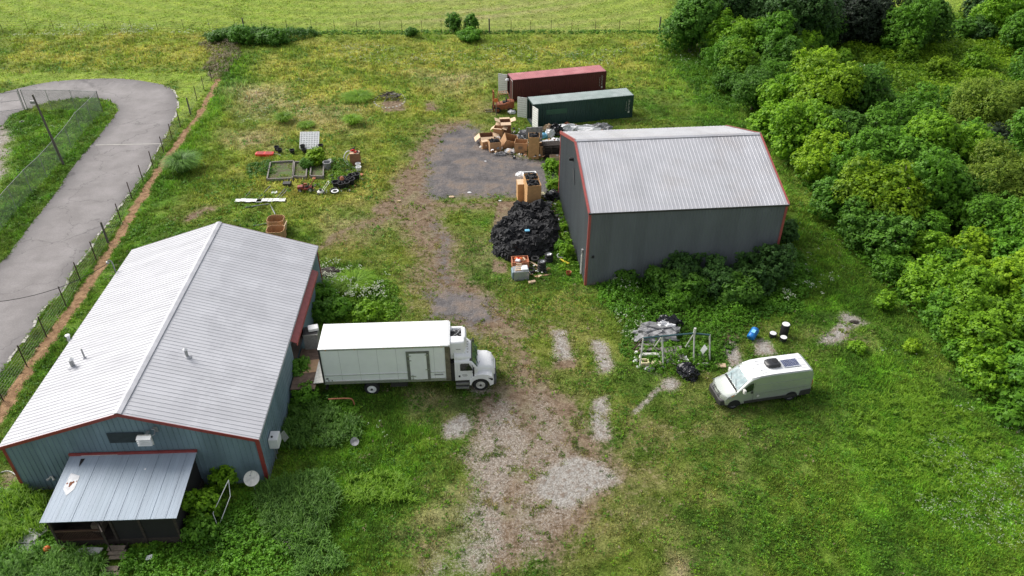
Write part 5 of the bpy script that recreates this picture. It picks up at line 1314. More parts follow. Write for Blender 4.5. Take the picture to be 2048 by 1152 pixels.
mb = MB(); mb.tube((-.10, 0, 0.25), (-.10, 0, 2.3), .05, .05, 10); mb.tube((-.10, .25, 0), (-.10, .25, 1.9), .045, .045, 10); mb.build('pipe', M['dirty_white'], cd)
mb = MB(); mb.box(-.18, -.04, -.12, .12, 2.3, 2.6); mb.build('meter', M['steel_grey'], cd)
sl_ = thing('socket_box', 'small black box on the front wall of the grey barn near its left corner', 'box', F_RB @ Vector((.5, 0, 0)), RB_A)
mb = MB(); mb.box(-.08, .08, -.14, -.035, 2.65, 2.85); mb.build('housing', M['black'], sl_, bevel=.02)
# ------------------------------------------------------------------ wheels
def wheel(parent, x, y, r, w, side, rimm='white_paint', hub=True, rim_r=.56):
    """wheel with its axle along y; side -1 faces the camera side"""
    mb = MB(); mb.lathe([(r * .60, -w / 2), (r * .9, -w / 2), (r, -w / 2 + .05), (r, w / 2 - .05), (r * .9, w / 2), (r * .60, w / 2), (r * .60, -w / 2)], n=28, ax='y')
    t = mb.build('wheel', M['rubber'], parent, smooth=True); t.location = (x, y, r)
    mb = MB(); f = side * w / 2
    mb.lathe([(r * .60, f), (r * rim_r, f), (r * rim_r * .9, f - side * .07), (r * .28, f - side * .05), (r * .24, f + side * .02), (r * .001, f + side * .02)], n=24, ax='y')
    for k in range(8): a = k * .785; mb.box(-.02, .02, f - side * .06 - .02, f - side * .045 + .02, -.02, .02, Matrix.Translation((math.cos(a) * r * .40, 0, math.sin(a) * r * .40)))
    mb.build('rim', M[rimm], t, smooth=True)
    if hub: mb = MB(); mb.lathe([(r * .17, f + side * .021), (r * .14, f + side * .06), (.001, f + side * .06)], n=16, ax='y'); mb.build('hub', M['dark_frame'], t)
    return t
def rr_ring(x, y0, y1, z0, z1, r, n=5):
    pts = []
    for cy, cz, a0 in ((y1 - r, z1 - r, 0), (y0 + r, z1 - r, 90), (y0 + r, z0 + r * .5, 180), (y1 - r, z0 + r * .5, 270)):
        rr = r if a0 < 180 else r * .5
        cy2 = cy if a0 < 180 else (y0 + rr if a0 == 180 else y1 - rr)
        for k in range(n): a = R(a0 + 90 * k / (n - 1)); pts.append((x, cy2 + rr * math.cos(a), cz + rr * math.sin(a)))
    return pts

# ------------------------------------------------------------------ box truck
tr = thing('box_truck', 'white refrigerated box truck backed up to the side door of the blue barn', 'truck', TR_O, TR_A)
BL, BW, Z0, Z1 = 8.35, 2.6, 1.22, 4.15
mb = MB(); mb.box(0.02, BL - .02, 0.02, BW - .02, Z0, Z1 - .06); mb.build('cargo_box', M['box_white'], tr, bevel=.02)
mb = MB(); mb.box(-.06, BL - .05, -.04, BW + .04, Z1 - .06, Z1); mb.build('box_roof', M['white_roof'], tr, bevel=.03)
mb = MB(); mb.loft([rr_ring(BL - .62, .02, BW - .02, Z1 - .05, Z1 + .025, .01), rr_ring(BL - .15, .02, BW - .02, Z1 - .05, Z1 + .03, .01), rr_ring(BL + .03, .06, BW - .06, Z1 - .3, Z1 - .04, .01)]); mb.build('roof_nose', M['white_roof'], tr, bevel=.02)
mb = MB(); mb.box(0, BL - .3, -.012, .018, Z1 - .16, Z1 - .065); mb.build('top_rail', M['alu'], tr)
for z, h in ((1.88, .055), (1.34, .07)):
    for a, b in ((.12, 5.52), (7.02, 7.98)): mb = MB(); mb.box(a, b, -.03, .018, z, z + h); mb.build('side_rail', M['chrome'], tr, bevel=.008)
mb = MB(); mb.box(0, BL, -.008, .015, Z0 - .10, Z0 + .09)
for k in range(29): mb.box(.15 + k * .28, .28 + k * .28, -.02, -.008, Z0 - .06, Z0 + .02)
mb.build('bottom_rail', M['alu'], tr)
mb = MB(); mb.box(-.05, .06, -.03, .05, Z0 - .05, Z1 - .06); mb.box(-.05, .02, BW - .05, BW + .03, Z0 - .05, Z1 - .06); mb.box(-.05, .02, .05, BW - .05, Z1 - .3, Z1 - .06); mb.build('rear_frame', M['dark_frame'], tr)
mb = MB(); mb.box(-.02, .0, .06, BW - .06, Z0, Z1 - .32); mb.build('rear_door', M['box_white'], tr)
mb = MB(); mb.box(8.04, 8.36, -.022, .018, Z0 - .05, Z1 - .12); mb.build('front_corner_band', pm('brownish_alu', (.20, .175, .145), .4, .5, var=.3, scale=3), tr)
mb = MB()
for k in range(1, 7):
    x = k * 1.22
    if not 5.4 < x < 7.1: mb.box(x - .006, x + .006, .016, .0205, Z0 + .1, Z1 - .17)
mb.build('panel_seam', M['steel_grey'], tr)
for k in range(5):
    mb = MB(); mb.box(.4 + k * 1.85, .48 + k * 1.85, -.03, .02, Z1 - .145, Z1 - .10); mb.build('marker_light', M['amber'], tr)
# side door: frame, leaf, hinges, latches
mb = MB()
for a, b, z0, z1 in ((5.52, 5.70, Z0 + .06, 3.72), (6.84, 7.02, Z0 + .06, 3.72), (5.70, 6.84, 3.56, 3.72)): mb.box(a, b, -.035, .018, z0, z1)
sdr = mb.build('side_door_frame', pm('door_frame_grey', (.20, .205, .19), .5, .4, var=.2), tr)
mb = MB(); mb.box(5.72, 6.82, -.028, .018, Z0 + .12, 3.54); sd_ = mb.build('side_door', M['box_white'], tr, bevel=.01)
mb = MB()
for x, z in ((5.62, 3.35), (5.62, 2.95), (6.74, 3.4), (6.72, 2.15), (5.85, 1.6), (5.66, 1.62)): mb.box(x, x + .22, -.065, -.036, z, z + .06)
mb.path([(5.86, -.07, 1.3), (5.86, -.07, 1.78)], .02); mb.box(6.0, 6.55, -.06, -.03, 1.28, 1.34); mb.build('hinge_set', M['alu'], sd_)
mb = MB(); mb.box(7.28, 7.86, -.026, .018, 1.66, 1.72); mb.build('sign_strip', M['steel_grey'], tr)
mb = MB()
for x, z in ((.18, 1.56), (.25, 1.58), (.30, 1.42), (.52, 1.40)): mb.box(x, x + .05, -.03, .018, z, z + .08)
mb.build('decal', M['dark_frame'], tr)
# reefer unit on the front wall
mb = MB()
mb.loft([rr_ring(8.38, .42, .62, 2.62, 4.0, .08), rr_ring(8.9, .42, .62, 2.7, 4.0, .08), rr_ring(9.2, .50, .62, 2.95, 3.85, .06)])
mb.loft([rr_ring(8.38, .40, 1.15, 2.62, 4.02, .12), rr_ring(8.95, .40, 1.15, 2.70, 4.02, .14), rr_ring(9.28, .52, 1.15, 2.95, 3.95, .12), rr_ring(9.40, .70, 1.1, 3.15, 3.78, .1)])
mb.loft([rr_ring(9.12, .9, 2.2, 2.75, 4.0, .14), rr_ring(9.34, .95, 2.15, 2.85, 3.97, .14), rr_ring(9.44, 1.1, 2.0, 3.0, 3.85, .1)])
mb.loft([rr_ring(8.38, 1.98, 2.22, 2.62, 4.0, .1), rr_ring(9.2, 1.98, 2.22, 2.7, 4.0, .1)])
rfz = mb.build('reefer_unit', M['white_paint'], tr, smooth=True)
mb = MB(); mb.box(8.36, 9.14, 1.1, 2.0, 2.7, 3.72); mb.build('condenser', M['dark_frame'], rfz)
mb = MB(); g = random.Random(2)
for k in range(9): x, y = g.uniform(8.45, 9.0), g.uniform(1.2, 1.9); mb.box(x, x + g.uniform(.06, .2), y, y + g.uniform(.05, .2), 3.72, 3.72 + g.uniform(.03, .15))
mb.path([(8.5, 1.2, 3.85), (8.8, 1.5, 3.88), (9.0, 1.9, 3.84)], .03); mb.build('compressor', M['steel_grey'], rfz)
mb = MB(); mb.lathe([(.14, 3.80), (.14, 3.86), (.05, 3.88), (.001, 3.88)], (8.8, 1.75, 0)); mb.build('fan', M['black'], rfz)
mb = MB(); mb.box(8.62, 8.82, .388, .40, 2.95, 3.12); mb.box(8.75, 9.05, .386, .40, 3.42, 3.47); mb.build('decal', M['steel_grey'], rfz)
# cab
mb = MB()
mb.loft([rr_ring(8.62, .10, 2.50, .95, 2.72, .16), rr_ring(9.55, .10, 2.50, .95, 2.70, .20), rr_ring(9.72, .11, 2.49, .95, 2.62, .22), rr_ring(10.12, .14, 2.46, .95, 1.98, .16)])
cabo = mb.build('cab', M['white_paint'], tr, smooth=True)
mb = MB(); mb.loft([rr_ring(8.62, .16, 2.44, 2.60, 3.15, .25), rr_ring(9.0, .18, 2.42, 2.60, 3.10, .3), rr_ring(9.45, .26, 2.34, 2.58, 2.94, .18), rr_ring(9.72, .42, 2.18, 2.56, 2.72, .07)])
cap_ = mb.build('cab_roof', M['white_paint'], tr, smooth=True)
mb = MB()
for y in (.75, 1.05, 1.3, 1.55, 1.85): mb.box(9.44, 9.56, y - .05, y + .05, 2.90, 2.95)
mb.build('marker_light', M['dirty_white'], cap_, bevel=.01)
mb = MB(); mb.loft([rr_ring(9.0, .50, .92, 3.02, 3.22, .08), rr_ring(9.35, .52, .90, 2.98, 3.12, .06)]); mb.build('horn_cover', M['white_paint'], cap_, smooth=True)
# windscreen, wraps the slanted face
mb = MB()
ws = [(9.745, .24, 2.56), (9.745, 2.36, 2.56), (10.10, 2.34, 2.02), (10.10, .26, 2.02)]
mb.prism(ws, (.035, 0, .022)); mb.build('windscreen', M['green_glass'], tr, bevel=.01)
mb = MB(); mb.box(9.60, 9.78, .2, 2.4, 2.60, 2.66); mb.build('sun_visor', M['dark_frame'], tr)
mb = MB()
for y in (.6, 1.4): mb.tube((10.17, y, 2.03), (9.97, y + .55, 2.30), .012)
mb.build('wiper', M['black'], tr)
# hood and fenders
mb = MB()
mb.loft([rr_ring(10.08, .36, 2.24, 1.0, 2.00, .25), rr_ring(10.5, .42, 2.18, 1.0, 1.93, .25), rr_ring(10.95, .52, 2.08, .95, 1.80, .25), rr_ring(11.20, .62, 1.98, .9, 1.62, .22), rr_ring(11.28, .72, 1.88, .9, 1.45, .15)])
hood = mb.build('hood', M['white_paint'], tr, smooth=True)
mb = MB(); mb.box(11.24, 11.31, .78, 1.82, .95, 1.42); mb.build('grille', M['chrome'], hood)
mb = MB(); mb.lathe([(.07, 0), (.06, .015), (.001, .02)], (0, 0, 0), 16, 'x'); em = mb.build('emblem', M['lens'], hood); em.location = (11.18, 1.3, 1.735); em.rotation_euler = (0, R(-68), 0)
mb = MB()
for k in range(9): mb.box(0, .055, -.012, .012, 0, .006, Matrix.Translation((10.16 + k * .010, .50 + k * .045, 2.0)))
mb.build('hood_lettering', M['steel_grey'], hood)
for s, y0, y1 in ((-1, .02, .55), (1, 2.05, 2.58)):
    mb = MB(); cx, r0, r1 = 10.3, .62, .80
    pts = [(cx + math.cos(R(a)) * r0, .52 + math.sin(R(a)) * r0) for a in range(175, -16, -12)]
    outp = [(11.18, .62), (11.20, 1.0), (11.10, 1.32), (10.82, 1.48), (10.45, 1.53), (10.05, 1.50), (9.75, 1.32), (9.58, 1.05), (9.56, .6)]
    full = [(x, z) for x, z in pts] + outp
    mb.prism([(x, y0, z) for x, z in full], (0, y1 - y0, 0)); fo = mb.build('fender', M['white_paint'], tr, bevel=.06, seg=3)
    yy = y0 - .004 if s < 0 else y1 + .004
    mb = MB(); mb.prism([(10.82, yy, 1.22), (11.12, yy, 1.18), (11.16, yy, 1.02), (11.02, yy, 1.02)], (0, -.012 * -s, 0)); mb.build('headlight', M['glass'], fo)
mb = MB()
mb.loft([rr_ring(11.16, .12, 2.48, .45, .92, .1), rr_ring(11.38, .28, 2.32, .45, .90, .1)]); mb.build('bumper', pm('dark_bumper', (.06, .062, .065), .5), tr, bevel=.02)
# door, window, mirror, handle, steps
mb = MB(); mb.box(8.78, 9.70, .082, .10, 1.05, 2.55); dor = mb.build('door', M['white_paint'], tr, bevel=.01)
mb = MB(); mb.prism([(8.98, .079, 1.86), (9.82, .079, 1.86), (9.74, .079, 2.10), (9.55, .079, 2.48), (9.06, .079, 2.48), (8.98, .079, 2.40)], (0, -.010, 0)); mb.build('door_window', M['glass'], dor)
mb = MB(); mb.box(8.86, 8.97, .055, .082, 1.32, 1.46); mb.build('door_handle', M['black'], dor)
mb = MB()
for k, (a, b, z) in enumerate(((9.12, 9.42, 1.52), (9.1, 9.46, 1.44), (9.16, 9.4, 1.37))): mb.box(a, b, .074, .082, z, z + .03)
mb.build('door_lettering', M['steel_grey'], dor)
for s, y in ((-1, .06), (1, 2.54)):
    mb = MB(); mb.path([(9.78, y, 2.35), (9.86, y + s * .3, 2.32), (9.86, y + s * .3, 1.72), (9.78, y, 1.75)], .018); mb.box(9.80, 9.92, y + s * .30 - .12, y + s * .30 + .12, 1.95, 2.32); mb.box(9.81, 9.91, y + s * .3 - .1, y + s * .3 + .1, 1.70, 1.90)
    mb.build('mirror', M['black'], tr, bevel=.02)
for z in (.42, .78): mb = MB(); mb.box(8.66, 9.52, .0, .30, z, z + .05); mb.box(8.66, 9.52, -.02, .0, z - .06, z + .05); mb.build('step', M['alu'], tr)
mb = MB(); mb.box(8.64, 9.56, .08, .5, .5, .98); mb.build('fuel_tank', M['dark_frame'], tr)
mb = MB(); mb.box(.1, 11.1, .75, .90, .72, 1.0); mb.box(.1, 11.1, 1.70, 1.85, .72, 1.0); mb.box(.0, 8.3, .2, 2.4, 1.0, 1.12); mb.box(-.05, .12, .2, 2.4, .5, .62); mb.box(8.36, 8.62, .2, 2.4, .9, 2.4)
mb.tube((3.03, .4, .52), (3.03, 2.2, .52), .12); mb.tube((10.3, .4, .52), (10.3, 2.2, .52), .09); mb.box(4.3, 5.4, .25, .7, .5, .95); mb.build('chassis', M['dark_frame'], tr)
mb = MB(); mb.prism([(-.75, .12, 1.12), (-.06, .12, 1.16), (-.06, BW - .12, 1.16), (-.75, BW - .12, 1.12)], (0, 0, .05)); mb.build('lift_gate', M['dirty_white'], tr)
wheel(tr, 10.3, .26, .52, .30, -1, 'dirty_white'); wheel(tr, 10.3, 2.34, .52, .30, 1, 'dirty_white')
wheel(tr, 3.03, .34, .51, .56, -1, 'white_plastic', rim_r=.60); wheel(tr, 3.03, 2.26, .51, .56, 1, 'white_plastic', rim_r=.60)
for y in (.06, 2.5): mb = MB(); mb.box(3.7, 3.72, y, y + .04, .3, .95); mb.build('mud_flap', M['black'], tr)

# ------------------------------------------------------------------ van
vn_ = thing('camper_van', 'silver white high roof cargo van with solar panel parked on the grass', 'van', VAN_O, VAN_A)
VW = 2.0
def hw(z): return 1.0 - max(0, z - 1.15) * .085 - max(0, .6 - z) * .06
prof = [(0.10, .48), (0.02, .72), (0.03, .98), (0.16, 1.16), (0.98, 1.42), (1.05, 1.46), (1.78, 2.16), (2.05, 2.34), (2.55, 2.46), (3.4, 2.50), (6.05, 2.46), (6.22, 2.40), (6.34, 2.15), (6.36, .95), (6.34, .45), (5.55, .42), (1.8, .40), (.5, .42)]
mb = MB(); n = len(prof)
# slices across the width, the outer ones pulled in so the nose and the roof edge round off
ys = [-1, -.93, -.6, 0, .6, .93, 1]
rings = []
for k, s in enumerate(ys):
    e = abs(s); ring = []
    for x, z in prof:
        f = 0.0 if e < .9 else (.02 if e < .95 else .07)
        nose = (.20 if x < 1.2 else 0) * e ** 4 * max(0, 1 - x / 1.2) + .10 * e ** 2 * max(0, 1 - x / .5)
        xx = x + nose - (f * .5 if x > 6 else 0)
        zz = z - (f * 1.0 if z > 2.0 else 0) - (f * .6 if .9 < z < 1.5 and x < 1.1 else 0)
        ring.append((xx, VW / 2 + s * hw(z), zz))
    rings.append(ring)
mb.loft(rings); body = mb.build('body', pm('van_silver', (.46, .49, .45), .27, .50, var=.03, coat=.5), vn_, smooth=True)
side_y = lambda z, s: VW / 2 + s * (hw(z) + .006)
def side_panel(name, pts, matn, s, th=.012, dz=0, parent=vn_, m=None):
    mb = MB(); P = [(x, side_y(z, s) - s * dz, z) for x, z in pts]; mb.prism(P, (0, s * th, 0)); return mb.build(name, m or M[matn], parent)
roofm = M['white_paint']
mb = MB(); 
for sy in (0,): mb.add([(2.0, .20, 2.345), (2.0, 1.80, 2.345), (2.55, 1.84, 2.472), (2.55, .16, 2.472), (3.4, .16, 2.512), (3.4, 1.84, 2.512), (6.05, 1.84, 2.472), (6.05, .16, 2.472)], [(0, 1, 2, 3), (3, 2, 5, 4), (4, 5, 6, 7)])
rp = mb.build('roof_skin', roofm, vn_)
mb = MB()
for y in (.42, .70, 1.30, 1.58): mb.add([(2.75, y - .03, 2.492), (6.0, y - .03, 2.482), (6.0, y + .03, 2.482), (2.75, y + .03, 2.492), (2.75, y - .015, 2.525), (6.0, y - .015, 2.500), (6.0, y + .015, 2.500), (2.75, y + .015, 2.525)], [(0, 1, 5, 4), (4, 5, 6, 7), (7, 6, 2, 3), (0, 4, 7, 3), (1, 2, 6, 5)])
mb.build('roof_rib', roofm, rp)
mb = MB()
for y in (.55, .78, 1.0, 1.22, 1.45): mb.lathe([(.03, 0), (.02, .03), (.001, .035)], (2.42 + (y - 1) ** 2 * .2, y, 2.445), 8)
mb.build('marker_light', M['steel_grey'], rp)
# hood in lighter paint reads from its own angle; windscreen with reflective shade behind
def yv(s, z): return VW / 2 + s * hw(z)
mb = MB(); q = [(1.10, yv(-.86, 1.5), 1.505), (1.10, yv(.86, 1.5), 1.505), (1.76, yv(.80, 2.1), 2.145), (1.76, yv(-.80, 2.1), 2.145)]
mb.prism(q, (-.012, 0, .012)); mb.build('windscreen', M['sunshade'], vn_)
mb = MB(); mb.prism([(.98, yv(-.90, 1.4), 1.425), (.98, yv(.90, 1.4), 1.425), (1.09, yv(.86, 1.5), 1.50), (1.09, yv(-.86, 1.5), 1.50)], (-.008, 0, .010)); mb.prism([(1.77, yv(-.82, 2.1), 2.155), (1.77, yv(.82, 2.1), 2.155), (1.80, yv(.82, 2.1), 2.185), (1.80, yv(-.82, 2.1), 2.185)], (-.008, 0, .010)); mb.build('cowl', M['black'], vn_)
mb = MB(); mb.tube((1.06, .35, 1.50), (1.30, .95, 1.74), .012); mb.tube((1.06, 1.05, 1.50), (1.28, 1.65, 1.72), .012); mb.build('wiper', M['black'], vn_)
for s in (-1, 1):
    side_panel('door_window', [(1.30, 1.46), (1.45, 1.62), (1.86, 1.98), (2.10, 2.02), (2.12, 1.46), (1.7, 1.36)], 'glass', s)
    mb = MB(); y = side_y(.55, s)
    side_panel('sill_trim', [(1.65, .40), (5.3, .40), (5.3, .62), (1.65, .62)], 'dark_frame', s, .02)
    side_panel('sill_trim', [(5.55, .40), (6.34, .44), (6.34, .88), (5.62, .82)], 'dark_frame', s, .02)
    side_panel('body_crease', [(2.25, 1.10), (6.2, 1.12), (6.2, 1.15), (2.25, 1.13)], 'steel_grey', s, .006, m=body.data.materials[0])
    side_panel('body_crease', [(2.3, 1.78), (6.15, 1.80), (6.15, 1.83), (2.3, 1.81)], 'steel_grey', s, .008, m=body.data.materials[0])
    side_panel('door_seam', [(2.19, .62), (2.205, .62), (2.205, 2.05), (2.19, 2.05)], 'dark_frame', s, .004)
    side_panel('door_handle', [(2.02, 1.22), (2.12, 1.22), (2.12, 1.38), (2.02, 1.38)], 'black', s, .03)
    for cx in (.95, 4.99):
        mb = MB(); r = .46; yb = side_y(.6, s); ring = [(cx + math.cos(R(a)) * r, yb - s * .0, .36 + math.sin(R(a)) * r) for a in range(-8, 190, 11)]
        ring = [(cx - r, yb, .30)] + ring[::-1][0:0] + ring[::-1] + [(cx + r, yb, .30)]
        mb.prism(ring, (0, s * .008, 0)); mb.build('wheel_arch', M['black'], vn_)
    side_panel('headlight', [(.22, 1.02), (.55, 1.12), (.95, 1.34), (.90, 1.20), (.6, .98)], 'lens', s, .012)
    side_panel('indicator', [(.62, 1.16), (.80, 1.26), (.86, 1.30), (.72, 1.16)], 'amber', s, .016)
    mb = MB(); yb = side_y(1.5, s); mb.box(1.36, 1.52, min(yb, yb + s * .26), max(yb, yb + s * .26), 1.42, 1.72); mi_ = mb.build('mirror', M['dirty_white'], vn_, bevel=.04)
side_panel('round_decal', [(2.55 + .1 * math.cos(a * .52), .92 + .1 * math.sin(a * .52)) for a in range(12)], 'dirty_white', -1, .008)
mb = MB(); mb.loft([rr_ring(.02, .12, 1.88, .38, .80, .1), rr_ring(-.05, .3, 1.7, .38, .78, .08)][::-1] + [rr_ring(.42, .02, 1.98, .38, .92, .1)]); mb.build('bumper', M['dark_frame'], vn_, smooth=True)
mb = MB()
for k in range(3): mb.box(0.02 + k * .035, .05 + k * .035, .50, 1.50, .86 + k * .09, .91 + k * .09)
mb.build('grille', M['black'], vn_)
mb = MB(); mb.box(6.35, 6.42, .05, 1.95, .40, .78); mb.build('rear_bumper', M['dark_frame'], vn_, bevel=.02)
mb = MB(); mb.box(6.34, 6.37, .06, .16, .95, 1.6); mb.box(6.34, 6.37, 1.84, 1.94, .95, 1.6); mb.build('tail_lamp', M['red'], vn_)
for x in (.95, 4.99):
    for y, s in ((.13, -1), (1.87, 1)): wheel(vn_, x, y, .355, .22, s, 'steel_grey', rim_r=.62)
mb = MB(); mb.loft([rr_ring(3.28, .88, 1.30, 2.52, 2.66, .06), rr_ring(3.36, .72, 1.42, 2.52, 2.73, .10), rr_ring(3.6, .66, 1.46, 2.52, 2.76, .10), rr_ring(4.12, .66, 1.46, 2.52, 2.75, .10), rr_ring(4.22, .74, 1.38, 2.52, 2.68, .08)])
ac = mb.build('roof_air_unit', M['unit_black'], vn_, smooth=True)
mb = MB(); mb.lathe([(.20, 0), (.19, .015), (.05, .02), (.001, .02)], (3.92, 1.12, 2.752)); mb.build('fan_grille', M['black'], ac)
mb = MB(); mb.box(4.42, 5.50, .62, 1.28, 2.53, 2.56); sp_ = mb.build('solar_panel', M['solar'], vn_)
mb = MB()
for k in range(10): mb.box(4.42 + k * .12 - .004, 4.42 + k * .12 + .004, .62, 1.28, 2.5605, 2.563)
for k in range(6): mb.box(4.42, 5.50, .62 + k * .132 - .004, .62 + k * .132 + .004, 2.5635, 2.566)
mb.box(4.38, 4.42, .58, 1.32, 2.52, 2.565); mb.box(5.50, 5.54, .58, 1.32, 2.52, 2.565); mb.box(4.42, 5.50, .58, .62, 2.52, 2.565); mb.box(4.42, 5.50, 1.28, 1.32, 2.52, 2.565); mb.build('panel_frame', M['solar_line'], sp_)
# ------------------------------------------------------------------ fences
def fence(name, label, cat, posts, wires=3, wh=1.5, mesh=0):
    """posts: list of (point, height, radius, material)"""
    t = thing(name, label, cat, (posts[0][0].x, posts[0][0].y, 0)); o = Vector(t.location)
    for p, h, r, mt in posts:
        q = p - o
        lean = (random.uniform(-.05, .05), random.uniform(-.05, .05))
        mb = MB()
        if r > .06: mb.tube(q, q + Vector((lean[0], lean[1], h)), r, r * .85, 10)
        else: mb.box(q.x - r, q.x + r, q.y - .012, q.y + .012, 0, h); mb.box(q.x - .012, q.x + .012, q.y - r, q.y + r, 0, h)
        mb.build('post', M[mt], t)
    mb = MB()
    for k in range(wires):
        z = wh * (k + 1) / wires
        mb.path([p - o + Vector((0, 0, z)) for p, *_ in posts], .007 if wires > 4 else .010, 4)
    mb.build('wire', M['wire'], t)
    return t
PB = [(422, 165, 0), (407, 184, 0), (393, 205, 0), (380, 232, 1), (360, 257, 0), (344, 283, 0), (327, 309, 0), (306, 339, 0), (286, 368, 0), (264, 403, 0), (242, 447, 0), (216, 489, 1), (193, 525, 0), (162, 567, 0), (133, 617, 0), (94, 678, 0), (55, 737, 0), (8, 806, 0), (-50, 890, 0), (-130, 1010, 0)]
fence('wire_fence', 'rusty steel post and wire fence along the tan foot path beside the road', 'fence', [(at(x, y), 1.9 if not k else 2.1, .042 if not k else .10, 'post_rust' if not k else 'pole_wood') for x, y, k in PB], 6, 1.35)
FB = [(488, 66), (524, 66), (573, 66), (622, 66), (668, 66), (713, 66), (759, 66), (802, 66), (842, 66), (881, 66), (928, 66), (977, 65), (1020, 64), (1059, 64), (1100, 64), (1141, 63), (1188, 63), (1236, 62), (1275, 61), (1316, 60), (1360, 59), (1410, 58), (1470, 57), (1530, 56)]
thick = {0, 11, 19}
fence('field_fence', 'long post and wire fence along the far side of the yard', 'fence', [(at(x, y + 1), 1.9 if i not in thick else 2.15, .03 if i not in thick else .12, 'post_rust' if i not in thick else 'pole_wood') for i, (x, y) in enumerate(FB)], 6, 1.45)
fence('field_fence', 'post and wire fence between the yellow meadow and the mown field on the left', 'fence', [(at(x, 64), 1.7, .028, 'post_rust') for x in range(470, -80, -52)], 4, 1.3)
# chain link round the island inside the loop
def chain(name, label, P, h, top=True, diag=.11):
    t = thing(name, label, 'fence', (P[0].x, P[0].y, 0)); o = Vector(t.location)
    for i, p in enumerate(P):
        q = p - o; r = .045 if i in (0, len(P) - 1) else .030
        mb = MB(); mb.tube(q, q + Vector((0, 0, h + .05)), r, r, 8); mb.build('post', M['galv'], t)
    mb = MB(); mb.path([p - o + Vector((0, 0, h)) for p in P], .026, 6); mb.build('top_rail', M['galv'], t)
    mb = MB()
    for a, b in zip(P[:-1], P[1:]):
        a, b = a - o, b - o; L = (b - a).length; d = (b - a) / L; n = int(L / diag / 2)
        side = Vector((-d.y, d.x, 0)) * .006
        for s in (1, -1):
            x = -h if s > 0 else 0.0
            x = -h
            while x < L:
                x0, x1 = x, x + h; z0, z1 = (0, h) if s > 0 else (h, 0)
                if x0 < 0: z0 = z0 + (-x0) * s; x0 = 0
                if x1 > L: z1 = z1 - (x1 - L) * s; x1 = L
                if x1 - x0 > .05:
                    p0, p1 = a + d * x0 + Vector((0, 0, z0 + .02)), a + d * x1 + Vector((0, 0, z1 + .02))
                    w = Vector((0, 0, .014)); mb.add([p0 - w, p1 - w, p1 + w, p0 + w], [(0, 1, 2, 3)])
                x += diag * 1.6
    mb.build('chain_mesh', M['mesh_wire'], t)
    return t
ch = [at(x, y) for x, y in ((204, 227), (184, 250), (163, 271), (143, 301), (119, 331), (94, 361), (64, 391), (34, 426), (5, 462), (-40, 515), (-90, 575))]
chain('chain_link_fence', 'galvanised chain link fence running along the grass island inside the road loop', ch, 2.5)
chain('chain_link_fence', 'short chain link fence across the top of the grass island', [at(204, 227), at(151, 224.5), at(103, 224.5), at(54, 224)], 2.5)
gt = thing('pipe_gate', 'wide pipe gate crossing the road at the left edge', 'gate', at(46, 224))
q1 = at(-50, 236) - at(46, 224); mb = MB()
mb.path([(0, 0, .15), (0, 0, 2.3), (q1.x, q1.y, 2.3), (q1.x, q1.y, .15), (0, 0, .15)], .03); mb.path([(0, 0, 1.25), (q1.x, q1.y, 1.25)], .024); mb.path([(q1.x * .5, q1.y * .5, .15), (q1.x * .5, q1.y * .5, 2.3)], .024); mb.build('frame', M['galv'], gt)
mb = MB(); mb.tube((.15, 0, 0), (.15, 0, 2.6), .06); mb.build('post', M['galv'], gt)
pl = thing('light_pole', 'tall leaning wooden pole with a small box at its top on the grass island', 'pole', at(126, 333))
mb = MB(); mb.tube((0, 0, 0), (-.35, -.3, 7.7), .13, .09, 10); mb.build('pole', M['pole_wood'], pl)
mb = MB(); mb.box(-.85, -.30, -.35, -.2, 6.75, 7.05); mb.build('floodlight', M['steel_grey'], pl, bevel=.03)
p = at(43, 249); mb = MB(); mb.lathe([(.001, .12), (.28, .12), (.30, .08), (.30, 0)], n=20); mb.box(-.08, .08, -.08, .08, .12, .2); single(mb.build('drain_cover', M['dark_frame'], loc=p), 'dark round drain cover on bare ground inside the road loop', 'drain cover')
# fallen rails by the wood
for i, (a, b, h) in enumerate((((1385, 78), (1414, 106), 1.2),)):
    t = thing('broken_fence', 'pale broken fence rails leaning at the edge of the wood', 'fence', at(1388, 100)); o = Vector(t.location)
    pa, pb = at(1388, 100), at(1416, 118)
    mb = MB(); mb.tube(pa - o + Vector((0, 0, 2.3)), pb - o + Vector((0, 0, 1.3)), .05); mb.build('rail', M['wood_grey'], t)
    for k in range(4): q = (pa - o).lerp(pb - o, k / 3.2); mb = MB(); mb.tube(q, q + Vector((-.2, .1, 2.2 - k * .3)), .04); mb.build('post', M['wood_grey'], t)

